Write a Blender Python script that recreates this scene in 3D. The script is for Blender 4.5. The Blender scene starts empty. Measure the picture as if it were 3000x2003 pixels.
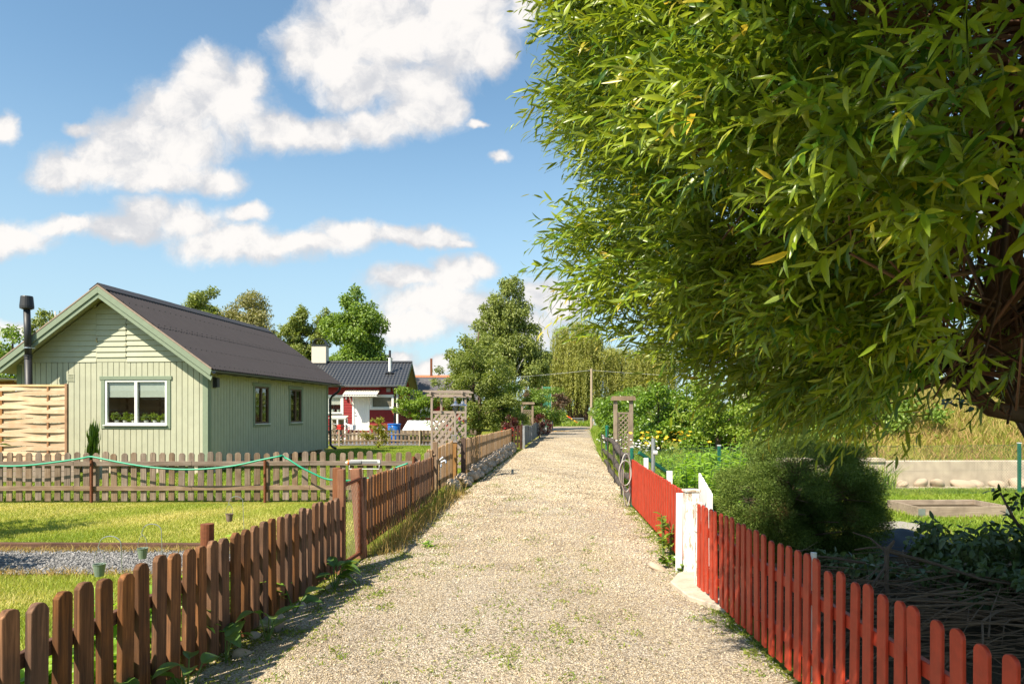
import bpy, bmesh, math, random
import numpy as np
from mathutils import Vector, Matrix, Euler
random.seed(7)
RNG = np.random.default_rng(11)
R = math.radians
SC = bpy.context.scene
COL = SC.collection

# ------------------------------------------------------------------ camera, sun, sky, exposure
cam_d = bpy.data.cameras.new('camera')
cam = bpy.data.objects.new('camera', cam_d)
COL.objects.link(cam)
cam.location = (0, 0, 1.7)
cam.rotation_euler = (R(90), 0, 0)
cam_d.sensor_width = 36.0
cam_d.lens = 24.0
cam_d.shift_y = 160 / 2348
cam_d.clip_start = 0.05
cam_d.clip_end = 3000
SC.camera = cam
F0, HOR, CX = 1565.0, 944.0, 1174.0

SUN = Vector((-0.435, -0.495, 0.75)).normalized()      # towards the sun
sun_d = bpy.data.lights.new('sun', 'SUN')
sun_d.energy = 5.0
sun_d.angle = R(0.53)
sun_d.color = (1.0, 0.90, 0.74)
sun = bpy.data.objects.new('sun', sun_d)
COL.objects.link(sun)
sun.rotation_euler = SUN.to_track_quat('Z', 'Y').to_euler()
SC.view_settings.view_transform = 'Standard'
SC.view_settings.look = 'None'
SC.view_settings.exposure = 0.98
SC.view_settings.gamma = 1.0
SC.render.engine = 'CYCLES'
SC.cycles.max_bounces = 8
SC.cycles.diffuse_bounces = 3
SC.cycles.transparent_max_bounces = 16
SC.cycles.sample_clamp_indirect = 6.0

world = bpy.data.worlds.new('World')
SC.world = world
world.use_nodes = True


class NT:
    """small helper over a node tree"""
    def __init__(self, tree):
        self.t = tree
        tree.nodes.clear()

    def n(self, typ, ins=None, out=0, **props):
        nd = self.t.nodes.new(typ)
        for k, v in props.items():
            setattr(nd, k, v)
        for k, v in (ins or {}).items():
            sock = nd.inputs[k]
            if isinstance(v, bpy.types.NodeSocket):
                self.t.links.new(v, sock)
            else:
                sock.default_value = v
        self.last = nd
        return nd.outputs[out] if len(nd.outputs) else None

    def math(self, op, a, b=0.0, c=None, clamp=False):
        ins = {0: a, 1: b}
        if c is not None:
            ins[2] = c
        return self.n('ShaderNodeMath', ins, operation=op, use_clamp=clamp)

    def vm(self, op, a, b=(0, 0, 0), c=None, out=0):
        ins = {0: a, 1: b}
        if c is not None:
            ins[2] = c
        return self.n('ShaderNodeVectorMath', ins, out=out, operation=op)

    def mix(self, f, a, b, blend='MIX'):
        nd = self.t.nodes.new('ShaderNodeMix')
        nd.data_type = 'RGBA'
        nd.blend_type = blend
        for i, v in ((0, f), (6, a), (7, b)):
            s = nd.inputs[i]
            if isinstance(v, bpy.types.NodeSocket):
                self.t.links.new(v, s)
            else:
                s.default_value = v if i == 0 else c4(v)
        return nd.outputs[2]

    def ramp(self, f, stops, interp='LINEAR'):
        nd = self.t.nodes.new('ShaderNodeValToRGB')
        self.t.links.new(f, nd.inputs[0])
        cr = nd.color_ramp
        cr.interpolation = interp
        while len(cr.elements) < len(stops):
            cr.elements.new(0.5)
        for e, (p, c) in zip(cr.elements, stops):
            e.position = p
            e.color = c4(c)
        return nd.outputs[0]

    def smooth(self, x, lo, hi, a=0.0, b=1.0):
        return self.n('ShaderNodeMapRange', {0: x, 1: lo, 2: hi, 3: a, 4: b}, interpolation_type='SMOOTHSTEP')


def c4(c):
    if isinstance(c, (int, float)):
        return (c, c, c, 1)
    return tuple(c) if len(c) == 4 else (c[0], c[1], c[2], 1)


def build_world():
    w = NT(world.node_tree)
    sky = w.n('ShaderNodeTexSky', sky_type='NISHITA')
    sn = w.last
    sn.sun_disc = False
    sn.sun_elevation = math.asin(SUN.z)
    sn.sun_rotation = math.atan2(SUN.x, SUN.y)
    sn.altitude = 0
    sn.air_density = 1.0
    sn.dust_density = 0.6
    sn.ozone_density = 2.5
    d = w.n('ShaderNodeTexCoord', out=0)
    sep = w.n('ShaderNodeSeparateXYZ', {0: d})
    sx, sy, sz = w.last.outputs
    ysafe = w.math('MAXIMUM', sy, 0.08)
    u = w.math('DIVIDE', sx, ysafe)
    v = w.math('DIVIDE', sz, ysafe)
    uv = w.n('ShaderNodeCombineXYZ', {0: u, 1: v, 2: 0.0})
    warp = w.n('ShaderNodeTexNoise', {'Vector': uv, 'Scale': 7.0, 'Detail': 5.0, 'Roughness': 0.6}, out=1)
    warp = w.vm('SUBTRACT', warp, (0.5, 0.5, 0.5))
    uvw = w.vm('MULTIPLY_ADD', warp, (0.085, 0.075, 0), uv)
    blobs = [  # cumulus puffs: centre and half size in the 2348 wide frame of the lens direction
        (470, 165, 55, 60), (495, 240, 125, 100), (395, 255, 110, 78), (300, 315, 115, 62), (205, 385, 120, 50),
        (345, 395, 170, 44), (500, 408, 66, 32), (565, 190, 48, 60), (645, 290, 95, 52), (755, 300, 105, 44),
        (865, 285, 115, 48), (960, 250, 92, 58), (1030, 240, 40, 34), (130, 400, 60, 36),
        (760, 110, 125, 95), (890, 55, 185, 115), (1050, 90, 125, 98), (1130, 130, 55, 55), (825, 185, 110, 60),
        (960, 190, 95, 70), (1040, 10, 140, 70), (700, 120, 60, 60),
        (1145, 368, 26, 20), (1195, 20, 40, 70), (8, 285, 34, 38), (1085, 268, 22, 10), (255, 345, 120, 48), (340, 345, 130, 50), (420, 330, 110, 60), (185, 290, 40, 18),
        (30, 540, 100, 42), (150, 515, 90, 28), (280, 525, 95, 40), (340, 490, 66, 44), (430, 505, 110, 48),
        (510, 552, 130, 48), (610, 575, 140, 40), (710, 562, 125, 36), (810, 535, 95, 36), (570, 478, 55, 25),
        (905, 540, 85, 27), (985, 545, 85, 24), (1045, 556, 40, 13),
        (925, 645, 95, 34), (1040, 635, 66, 48), (1100, 615, 42, 36), (1000, 695, 125, 52), (960, 752, 110, 38),
        (1075, 725, 105, 44), (1240, 680, 66, 52), (1300, 710, 66, 48), (1180, 760, 120, 50),
        (30, 757, 56, 24), (920, 815, 50, 17), (1000, 840, 70, 22), (115, 775, 40, 16),
        (-300, 200, 160, 70), (-250, 560, 160, 50), (1700, 150, 300, 120), (2000, 500, 260, 80), (2700, 300, 260, 110),
        (1600, 620, 220, 70), (2500, 700, 200, 50)]
    acc = None
    for (px, py, rx, ry) in blobs:
        cu, cv = (px - CX) / F0, (HOR - py) / F0
        ru, rv = rx / F0 * 1.12, ry / F0 * 1.12
        q = w.vm('MULTIPLY_ADD', uvw, (1 / ru, 1 / rv, 0), (-cu / ru, -cv / rv, 0))
        l = w.vm('LENGTH', q, out=1)
        acc = l if acc is None else w.math('SMOOTH_MIN', acc, l, 0.22)
    base = w.math('SUBTRACT', 1.0, acc)
    det = w.n('ShaderNodeTexNoise', {'Vector': uvw, 'Scale': 12.0, 'Detail': 10.0, 'Roughness': 0.66})
    fld = w.math('ADD', base, w.math('MULTIPLY', w.math('SUBTRACT', det, 0.5), 1.35))
    dens = w.smooth(fld, -0.19, 0.50)
    # soft relief inside the cloud: same noise a little towards the sun side
    uv2 = w.vm('ADD', uvw, (-0.02, 0.035, 0))
    det2 = w.n('ShaderNodeTexNoise', {'Vector': uv2, 'Scale': 7.0, 'Detail': 9.0, 'Roughness': 0.62})
    rel = w.math('SUBTRACT', w.n('ShaderNodeTexNoise', {'Vector': uvw, 'Scale': 7.0, 'Detail': 9.0, 'Roughness': 0.62}), det2)
    thick = w.smooth(fld, 0.1, 0.75)
    lum = w.math('ADD', w.math('MULTIPLY_ADD', thick, 0.24, 0.62), w.math('MULTIPLY', rel, 1.9))
    lum = w.math('MINIMUM', w.math('MAXIMUM', lum, 0.5), 1.0)
    ccol = w.mix(w.smooth(lum, 0.5, 0.95), (4.4, 4.45, 4.65), (6.5, 6.25, 6.0))
    front = w.smooth(sy, 0.10, 0.3)
    up = w.smooth(v, 0.0, 0.04)
    f = w.math('MULTIPLY', w.math('MULTIPLY', dens, front), up)
    f = w.math('MULTIPLY', f, 0.97)
    # pale air low down
    skyc = w.mix(1.0, sky, (1.18, 1.34, 1.24), 'MULTIPLY')
    lowf = w.smooth(sz, -0.05, 0.46, 0.8, 0.0)
    skyc = w.mix(lowf, skyc, (3.5, 4.6, 5.4))
    colr = w.mix(f, skyc, ccol)
    bg = w.n('ShaderNodeBackground', {0: colr, 1: 0.08})
    w.n('ShaderNodeOutputWorld', {0: bg})


build_world()


# ------------------------------------------------------------------ pixel (2348 wide frame) to a world point
def G(px, py, z=0.0):
    y = F0 * (1.7 - z) / (py - HOR)
    return Vector(((px - CX) * y / F0, y, z))


def A(px, py, y):
    return Vector(((px - CX) * y / F0, y, 1.7 - (py - HOR) * y / F0))


# ------------------------------------------------------------------ materials
MATS = {}


def newmat(name):
    m = bpy.data.materials.new(name)
    m.use_nodes = True
    MATS[name] = m
    return m, NT(m.node_tree)


def finish(n, col, rough=0.7, bump=None, bstr=0.3, bdist=0.01, spec=0.4, metal=0.0, **extra):
    ins = {'Base Color': col if isinstance(col, bpy.types.NodeSocket) else c4(col), 'Roughness': rough,
           'Specular IOR Level': spec, 'Metallic': metal}
    ins.update(extra)
    if bump is not None:
        ins['Normal'] = n.n('ShaderNodeBump', {'Height': bump, 'Strength': bstr, 'Distance': bdist})
    sh = n.n('ShaderNodeBsdfPrincipled', ins)
    n.n('ShaderNodeOutputMaterial', {0: sh})


def objco(n, scale=(1, 1, 1), rand=True):
    co = n.n('ShaderNodeTexCoord', out=3)
    if rand:
        r = n.n('ShaderNodeObjectInfo', out=5)
        off = n.n('ShaderNodeCombineXYZ', {0: n.math('MULTIPLY', r, 37.0), 1: n.math('MULTIPLY', r, 71.0), 2: n.math('MULTIPLY', r, 13.0)})
        co = n.vm('ADD', co, off)
    return n.vm('MULTIPLY', co, scale), co


def wood(name, c1, c2, axis='Z', rough=0.85, bstr=0.5, vary=0.25, stain=None, fine=45, island=False):
    m, n = newmat(name)
    s = {'X': (2.2, fine, fine), 'Y': (fine, 2.2, fine), 'Z': (fine, fine, 2.2)}[axis]
    v, co = objco(n, s)
    if island:
        ir = n.n('ShaderNodeNewGeometry', out=8)
        v = n.vm('ADD', v, n.n('ShaderNodeCombineXYZ', {0: n.math('MULTIPLY', ir, 91.0), 1: n.math('MULTIPLY', ir, 57.0), 2: n.math('MULTIPLY', ir, 133.0)}))
    g = n.n('ShaderNodeTexNoise', {'Vector': v, 'Scale': 1.0, 'Detail': 6.0, 'Roughness': 0.65, 'Distortion': 0.6})
    big = n.n('ShaderNodeTexNoise', {'Vector': co, 'Scale': 5.0, 'Detail': 4.0})
    c = n.ramp(g, [(0.30, c1), (0.55, [(a + b) / 2 for a, b in zip(c1, c2)]), (0.72, c2)])
    c = n.mix(n.math('MULTIPLY', n.smooth(big, 0.35, 0.75), 0.55), c, stain or [x * 0.55 for x in c1])
    r = n.n('ShaderNodeObjectInfo', out=5)
    c = n.n('ShaderNodeHueSaturation', {'Value': n.math('MULTIPLY_ADD', ir if island else r, vary * 2, 1 - vary), 'Saturation': n.math('MULTIPLY_ADD', n.math('FRACT', n.math('MULTIPLY', r, 7.3)), 0.4, 0.85), 'Color': c})
    finish(n, c, rough, g, bstr, 0.006, 0.25)
    return m


def paint(name, c, rough=0.55, chip=None, chip_amt=0.62, var=0.12, bstr=0.12, spec=0.35, scale=9.0, streak=None):
    m, n = newmat(name)
    v, co = objco(n, (1, 1, 1))
    a = n.n('ShaderNodeTexNoise', {'Vector': co, 'Scale': scale, 'Detail': 6.0, 'Roughness': 0.7})
    col = n.mix(n.smooth(a, 0.3, 0.75), [x * (1 + var) for x in c], [x * (1 - var) for x in c])
    st = n.vm('MULTIPLY', co, (40, 40, 2))
    b = n.n('ShaderNodeTexNoise', {'Vector': st, 'Scale': 1.0, 'Detail': 4.0})
    if streak:
        col = n.mix(n.math('MULTIPLY', n.smooth(b, 0.5, 0.75), 0.5), col, streak)
    if chip:
        st2 = n.vm('MULTIPLY', co, (22, 22, 5))
        k = n.n('ShaderNodeTexNoise', {'Vector': st2, 'Scale': 1.0, 'Detail': 7.0, 'Roughness': 0.75})
        col = n.mix(n.smooth(k, chip_amt, chip_amt + 0.05), col, chip)
    finish(n, col, rough, b, bstr, 0.004, spec)
    return m


def plain(name, c, rough=0.5, metal=0.0, spec=0.5, var=0.1, scale=14.0, **ex):
    m, n = newmat(name)
    v, co = objco(n)
    a = n.n('ShaderNodeTexNoise', {'Vector': co, 'Scale': scale, 'Detail': 5.0})
    col = n.mix(a, [x * (1 - var) for x in c], [min(1, x * (1 + var)) for x in c])
    finish(n, col, rough, a, 0.05, 0.003, spec, metal, **ex)
    return m


def leafmat(name, cols, trans=0.35, back=None, tipcol=None, rough=0.42, spec=0.45, tcol=None, hue=None):
    m, n = newmat(name)
    r = n.n('ShaderNodeAttribute', attribute_name='rnd', out=2)
    k = len(cols)
    c = n.ramp(r, [(i / max(1, k - 1), cc) for i, cc in enumerate(cols)])
    if tipcol:
        t = n.n('ShaderNodeAttribute', attribute_name='tip', out=2)
        c = n.mix(t, c, tipcol)
    if back:
        bf = n.n('ShaderNodeNewGeometry', out=6)
        c = n.mix(n.math('MULTIPLY', bf, 0.75), c, back)
    p = n.n('ShaderNodeBsdfPrincipled', {'Base Color': c, 'Roughness': rough, 'Specular IOR Level': spec})
    tc = n.mix(1.0, c, tcol or (1.5, 1.55, 0.55), 'MULTIPLY')
    tr = n.n('ShaderNodeBsdfTranslucent', {'Color': tc})
    sh = n.n('ShaderNodeMixShader', {0: trans, 1: p, 2: tr})
    n.n('ShaderNodeOutputMaterial', {0: sh})
    return m


def make_materials():
    wood('grey_wood', (0.11, 0.078, 0.056), (0.35, 0.27, 0.20), vary=0.26, stain=(0.12, 0.075, 0.045))
    wood('grey_wood_rail', (0.125, 0.088, 0.062), (0.36, 0.275, 0.205), 'X', vary=0.1, stain=(0.14, 0.09, 0.055))
    wood('brown_wood', (0.062, 0.031, 0.018), (0.34, 0.175, 0.092), vary=0.28, stain=(0.075, 0.048, 0.036))
    wood('brown_wood_rail', (0.07, 0.032, 0.02), (0.19, 0.095, 0.055), 'X', vary=0.1)
    wood('post_wood', (0.17, 0.065, 0.032), (0.36, 0.17, 0.09), vary=0.15)
    wood('tan_wood', (0.27, 0.165, 0.09), (0.50, 0.34, 0.20), vary=0.16, stain=(0.24, 0.15, 0.085))
    wood('tan_wood_rail', (0.25, 0.15, 0.08), (0.42, 0.28, 0.16), 'X', vary=0.1)
    wood('amber_wood', (0.23, 0.135, 0.07), (0.36, 0.22, 0.125), vary=0.1)
    wood('taupe_wood', (0.25, 0.20, 0.165), (0.38, 0.31, 0.26), vary=0.06, stain=(0.25, 0.2, 0.16))
    wood('old_lattice_wood', (0.20, 0.15, 0.105), (0.38, 0.30, 0.22), vary=0.08)
    wood('log_wood', (0.045, 0.038, 0.034), (0.145, 0.122, 0.105), 'X', vary=0.15, rough=0.95)
    wood('stick_wood', (0.035, 0.030, 0.028), (0.11, 0.092, 0.08), 'Z', vary=0.15, rough=0.95)
    wood('wattle_wood', (0.50, 0.32, 0.18), (0.74, 0.56, 0.38), 'X', vary=0.2, stain=(0.48, 0.29, 0.15), fine=24, island=True)
    wood('wattle_post', (0.30, 0.14, 0.06), (0.45, 0.24, 0.11), vary=0.06)
    wood('grey_board', (0.17, 0.18, 0.19), (0.33, 0.34, 0.345), vary=0.16, stain=(0.12, 0.12, 0.13), island=True)
    wood('bed_wood', (0.26, 0.19, 0.13), (0.46, 0.37, 0.27), 'X', vary=0.1)
    wood('dark_post_wood', (0.06, 0.035, 0.024), (0.15, 0.09, 0.06), vary=0.1)
    paint('red_paint', (0.37, 0.038, 0.015), 0.5, chip=(0.40, 0.24, 0.17), chip_amt=0.68, var=0.2, bstr=0.35, streak=(0.30, 0.033, 0.014))
    paint('white_paint', (0.78, 0.77, 0.73), 0.55, var=0.05, bstr=0.2)
    paint('peeling_white', (0.76, 0.74, 0.68), 0.7, chip=(0.36, 0.27, 0.19), chip_amt=0.50, var=0.08, bstr=0.5)
    paint('house_green', (0.40, 0.405, 0.295), 0.62, var=0.07, bstr=0.25, streak=(0.345, 0.34, 0.25), scale=3.0)
    paint('sage_trim', (0.20, 0.245, 0.17), 0.55, var=0.07, bstr=0.2)
    paint('falu_red', (0.24, 0.022, 0.022), 0.75, var=0.12, bstr=0.3)
    paint('window_brown', (0.10, 0.055, 0.03), 0.5, var=0.15)
    paint('concrete', (0.46, 0.385, 0.295), 0.9, var=0.25, bstr=0.6, streak=(0.24, 0.20, 0.155), scale=4)
    paint('plaster', (0.62, 0.55, 0.45), 0.9, var=0.06)
    plain('black_metal', (0.018, 0.018, 0.02), 0.42, 0.0, 0.5)
    plain('flue_black', (0.022, 0.022, 0.024), 0.5, 0.0, 0.5, var=0.3)
    plain('roof_brown', (0.050, 0.042, 0.042), 0.75, 0.0, 0.35, var=0.14, scale=2.5)
    plain('ridge_dark', (0.040, 0.037, 0.040), 0.65)
    plain('tile_black', (0.030, 0.032, 0.037), 0.38, 0.0, 0.55)
    plain('felt_roof', (0.085, 0.08, 0.085), 0.9, var=0.15, scale=3)
    plain('orange_tile', (0.42, 0.16, 0.08), 0.8)
    plain('galvanised', (0.50, 0.51, 0.52), 0.4, 0.85, 0.5, var=0.2)
    plain('pail_green', (0.21, 0.27, 0.20), 0.5, 0.3, 0.5, var=0.25)
    plain('rust', (0.17, 0.058, 0.026), 0.85, 0.1, 0.3, var=0.5, scale=30)
    plain('rusty_pail', (0.22, 0.16, 0.12), 0.7, 0.3, 0.4, var=0.6, scale=26)
    plain('hose_green', (0.012, 0.30, 0.165), 0.42, 0.0, 0.5)
    plain('hose_grey', (0.33, 0.31, 0.28), 0.55)
    plain('hose_yellow', (0.62, 0.36, 0.06), 0.6)
    plain('post_green', (0.012, 0.135, 0.088), 0.4, 0.0, 0.5, var=0.12)
    plain('wire_green', (0.05, 0.10, 0.08), 0.5)
    plain('wire_grey', (0.09, 0.07, 0.055), 0.5, 0.5)
    plain('net_green', (0.05, 0.24, 0.15), 0.6)
    plain('barrel_blue', (0.012, 0.14, 0.50), 0.38, 0.0, 0.5)
    plain('tarp_white', (0.80, 0.80, 0.78), 0.6, var=0.04)
    plain('plastic_grey', (0.20, 0.20, 0.21), 0.45)
    plain('plastic_light', (0.55, 0.55, 0.54), 0.45)
    plain('plastic_white', (0.80, 0.79, 0.76), 0.45)
    plain('plastic_orange', (0.75, 0.16, 0.02), 0.45)
    plain('canopy_plastic', (0.74, 0.68, 0.56), 0.45, var=0.12)
    plain('poly_roof', (0.62, 0.58, 0.55), 0.4)
    plain('blind', (0.50, 0.53, 0.49), 0.8)
    plain('curtain', (0.66, 0.64, 0.60), 0.9)
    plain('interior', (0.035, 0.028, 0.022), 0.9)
    plain('pot_white', (0.62, 0.62, 0.60), 0.5)
    plain('terracotta', (0.38, 0.16, 0.08), 0.8)
    plain('brass', (0.55, 0.45, 0.28), 0.35, 0.8)
    plain('chrome', (0.65, 0.65, 0.66), 0.25, 0.9)
    plain('bike_red', (0.45, 0.02, 0.025), 0.35)
    plain('bike_dark', (0.02, 0.022, 0.025), 0.4)
    plain('tyre', (0.02, 0.02, 0.02), 0.8)
    plain('stripe_red', (0.60, 0.03, 0.02), 0.5)
    plain('stripe_yellow', (0.75, 0.42, 0.02), 0.5)
    plain('bark', (0.10, 0.068, 0.045), 0.95, var=0.5, scale=22)
    plain('birch_bark', (0.46, 0.42, 0.36), 0.9, var=0.4, scale=8)
    plain('willow_bark', (0.115, 0.062, 0.038), 0.95, var=0.5, scale=30)
    plain('twig', (0.13, 0.062, 0.034), 0.9, var=0.4)
    plain('dry_twig', (0.15, 0.095, 0.055), 0.95, var=0.45, scale=20)
    plain('pole_wood', (0.36, 0.28, 0.20), 0.9, var=0.15)
    plain('fieldstone', (0.43, 0.335, 0.245), 0.9, var=0.3, scale=7)
    plain('tarp_black', (0.012, 0.012, 0.014), 0.5)
    plain('flagstone', (0.30, 0.27, 0.235), 0.9, var=0.2)
    plain('stem_green', (0.10, 0.17, 0.035), 0.7)
    plain('petal_white', (0.80, 0.79, 0.74), 0.7, var=0.03)
    plain('petal_yellow', (0.85, 0.50, 0.02), 0.6, var=0.06)
    plain('petal_red', (0.55, 0.03, 0.03), 0.6)
    # glass: reflects by angle, otherwise clear
    m, n = newmat('glass')
    fr = n.math('POWER', n.n('ShaderNodeLayerWeight', {0: 0.5}, out=1), 4.0)
    g = n.n('ShaderNodeBsdfGlossy', {'Roughness': 0.02, 'Color': (1, 1, 1, 1)})
    t = n.n('ShaderNodeBsdfTransparent', {0: (0.88, 0.9, 0.88, 1)})
    n.n('ShaderNodeOutputMaterial', {0: n.n('ShaderNodeMixShader', {0: n.math('MULTIPLY_ADD', fr, 0.85, 0.045), 1: t, 2: g})})
    # foliage
    leafmat('willow_leaf', [(0.035, 0.095, 0.008), (0.085, 0.17, 0.010), (0.27, 0.33, 0.018), (0.14, 0.225, 0.010), (0.41, 0.42, 0.035)], 0.26,
            back=(0.20, 0.27, 0.075), tipcol=(0.55, 0.38, 0.03), rough=0.34, spec=0.42, tcol=(1.7, 1.6, 0.2))
    leafmat('birch_leaf', [(0.121, 0.159, 0.035), (0.206, 0.249, 0.052), (0.290, 0.316, 0.079)], 0.3, rough=0.5)
    leafmat('pale_leaf', [(0.179, 0.179, 0.065), (0.254, 0.247, 0.091), (0.329, 0.284, 0.117)], 0.3, rough=0.55)
    leafmat('linden_leaf', [(0.101, 0.167, 0.026), (0.168, 0.257, 0.038), (0.251, 0.333, 0.052)], 0.35, rough=0.45)
    leafmat('weeping_leaf', [(0.202, 0.218, 0.045), (0.296, 0.308, 0.067), (0.404, 0.380, 0.089)], 0.35, rough=0.55)
    leafmat('shrub_leaf', [(0.104, 0.144, 0.029), (0.175, 0.220, 0.040), (0.262, 0.288, 0.056)], 0.35, rough=0.5)
    leafmat('hedge_leaf', [(0.064, 0.126, 0.015), (0.126, 0.226, 0.021), (0.234, 0.342, 0.030)], 0.3, rough=0.3, spec=0.5)
    leafmat('bright_leaf', [(0.143, 0.221, 0.023), (0.221, 0.312, 0.033), (0.325, 0.390, 0.078)], 0.4, rough=0.4)
    leafmat('yellow_leaf', [(0.20, 0.20, 0.02), (0.28, 0.26, 0.03), (0.16, 0.18, 0.03)], 0.4, rough=0.45)
    leafmat('pear_leaf', [(0.104, 0.182, 0.019), (0.169, 0.260, 0.026), (0.260, 0.338, 0.052)], 0.38, rough=0.35)
    leafmat('plant_leaf', [(0.154, 0.284, 0.029), (0.223, 0.377, 0.039), (0.326, 0.481, 0.058)], 0.4, rough=0.4)
    leafmat('hosta_leaf', [(0.083, 0.160, 0.033), (0.116, 0.204, 0.039), (0.165, 0.253, 0.055)], 0.38, rough=0.4)
    leafmat('dark_leaf', [(0.025, 0.045, 0.012), (0.04, 0.07, 0.015), (0.06, 0.09, 0.02)], 0.25, rough=0.35)
    leafmat('barberry_leaf', [(0.05, 0.012, 0.012), (0.09, 0.018, 0.016), (0.13, 0.03, 0.02)], 0.25, rough=0.45, tcol=(1.6, 0.7, 0.5))
    leafmat('purple_leaf', [(0.09, 0.055, 0.03), (0.12, 0.075, 0.04), (0.15, 0.11, 0.05)], 0.25, rough=0.5, tcol=(1.4, 1.0, 0.6))
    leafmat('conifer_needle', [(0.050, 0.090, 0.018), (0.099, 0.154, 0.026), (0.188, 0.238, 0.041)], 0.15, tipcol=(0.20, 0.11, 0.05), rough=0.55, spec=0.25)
    leafmat('cut_leaf', [(0.060, 0.102, 0.036), (0.090, 0.132, 0.042), (0.120, 0.144, 0.060)], 0.25, rough=0.4)
    leafmat('lawn_blade', [(0.233, 0.311, 0.043), (0.333, 0.397, 0.056), (0.475, 0.462, 0.114), (0.686, 0.580, 0.233)], 0.3, rough=0.55, spec=0.25)
    leafmat('fresh_blade', [(0.139, 0.234, 0.026), (0.216, 0.307, 0.033), (0.324, 0.381, 0.065)], 0.35, rough=0.5, spec=0.25)
    leafmat('dry_blade', [(0.230, 0.218, 0.052), (0.414, 0.299, 0.103), (0.529, 0.368, 0.149)], 0.35, rough=0.6, spec=0.2, tcol=(1.3, 1.2, 0.8))
    leafmat('slope_blade', [(0.182, 0.208, 0.039), (0.286, 0.273, 0.065), (0.416, 0.286, 0.117), (0.312, 0.195, 0.091)], 0.3, rough=0.6, spec=0.2)
    leafmat('weed_leaf', [(0.132, 0.204, 0.030), (0.204, 0.264, 0.036), (0.312, 0.312, 0.072)], 0.35, rough=0.5, spec=0.25)
    leafmat('pebble', [(0.245, 0.197, 0.140), (0.366, 0.290, 0.195), (0.488, 0.388, 0.257), (0.611, 0.519, 0.368), (0.403, 0.357, 0.291), (0.684, 0.654, 0.493)], 0.0, rough=0.9, spec=0.2)
    leafmat('grey_pebble', [(0.10, 0.10, 0.10), (0.17, 0.168, 0.165), (0.24, 0.235, 0.23), (0.34, 0.325, 0.31)], 0.0, rough=0.85, spec=0.25)
    # ground: soil and thin grass
    m, n = newmat('ground')
    co = n.n('ShaderNodeTexCoord', out=3)
    a = n.n('ShaderNodeTexNoise', {'Vector': co, 'Scale': 0.5, 'Detail': 7.0, 'Roughness': 0.65})
    b = n.n('ShaderNodeTexNoise', {'Vector': co, 'Scale': 38.0, 'Detail': 6.0, 'Roughness': 0.8})
    c = n.ramp(a, [(0.3, (0.15, 0.19, 0.022)), (0.5, (0.22, 0.25, 0.03)), (0.66, (0.32, 0.30, 0.055)), (0.8, (0.40, 0.32, 0.10))])
    c = n.mix(n.smooth(b, 0.35, 0.7), n.mix(1.0, c, (0.55, 0.52, 0.6), 'MULTIPLY'), c)
    finish(n, c, 0.95, b, 0.9, 0.03, 0.1)
    m, n = newmat('soil')
    co = n.n('ShaderNodeTexCoord', out=3)
    b = n.n('ShaderNodeTexNoise', {'Vector': co, 'Scale': 14.0, 'Detail': 8.0, 'Roughness': 0.75})
    c = n.ramp(b, [(0.3, (0.045, 0.035, 0.022)), (0.55, (0.10, 0.075, 0.045)), (0.75, (0.15, 0.13, 0.06))])
    finish(n, c, 0.95, b, 0.9, 0.05, 0.1)
    # gravel lane
    m, n = newmat('lane_gravel')
    co = n.n('ShaderNodeTexCoord', out=3)
    vo = n.n('ShaderNodeTexVoronoi', {'Vector': co, 'Scale': 52.0, 'Randomness': 1.0}, out=1)
    vd = n.last.outputs[0]
    sepr = n.n('ShaderNodeSeparateColor', {0: vo})
    c = n.ramp(sepr, [(0.0, (0.20, 0.17, 0.135)), (0.25, (0.315, 0.265, 0.205)), (0.5, (0.40, 0.34, 0.26)), (0.75, (0.46, 0.40, 0.315)), (1.0, (0.53, 0.48, 0.41))])
    big = n.n('ShaderNodeTexNoise', {'Vector': n.vm('MULTIPLY', co, (1.6, 0.45, 1)), 'Scale': 0.9, 'Detail': 6.0, 'Roughness': 0.65})
    c = n.mix(n.math('MULTIPLY', n.smooth(big, 0.45, 0.7), 0.45), c, (0.50, 0.41, 0.265))
    moss = n.n('ShaderNodeTexNoise', {'Vector': n.vm('MULTIPLY', co, (1.0, 0.55, 1)), 'Scale': 2.2, 'Detail': 9.0, 'Roughness': 0.75})
    c = n.mix(n.math('MULTIPLY', n.smooth(moss, 0.56, 0.70), 0.35), c, (0.25, 0.22, 0.055))
    gap = n.smooth(vd, 0.0, 0.55, 1.0, 0.0)
    c = n.mix(n.smooth(vd, 0.42, 0.75), c, n.mix(1.0, c, (0.5, 0.46, 0.42), 'MULTIPLY'))
    finish(n, c, 0.92, gap, 0.75, 0.018, 0.2)
    m, n = newmat('grey_gravel')
    co = n.n('ShaderNodeTexCoord', out=3)
    vo = n.n('ShaderNodeTexVoronoi', {'Vector': co, 'Scale': 45.0, 'Randomness': 1.0}, out=1)
    vd = n.last.outputs[0]
    sepr = n.n('ShaderNodeSeparateColor', {0: vo})
    c = n.ramp(sepr, [(0.0, (0.09, 0.088, 0.085)), (0.5, (0.18, 0.175, 0.17)), (1.0, (0.28, 0.27, 0.26))])
    finish(n, c, 0.9, n.smooth(vd, 0.0, 0.6, 1.0, 0.0), 0.8, 0.02, 0.25)


make_materials()
M = MATS


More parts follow.
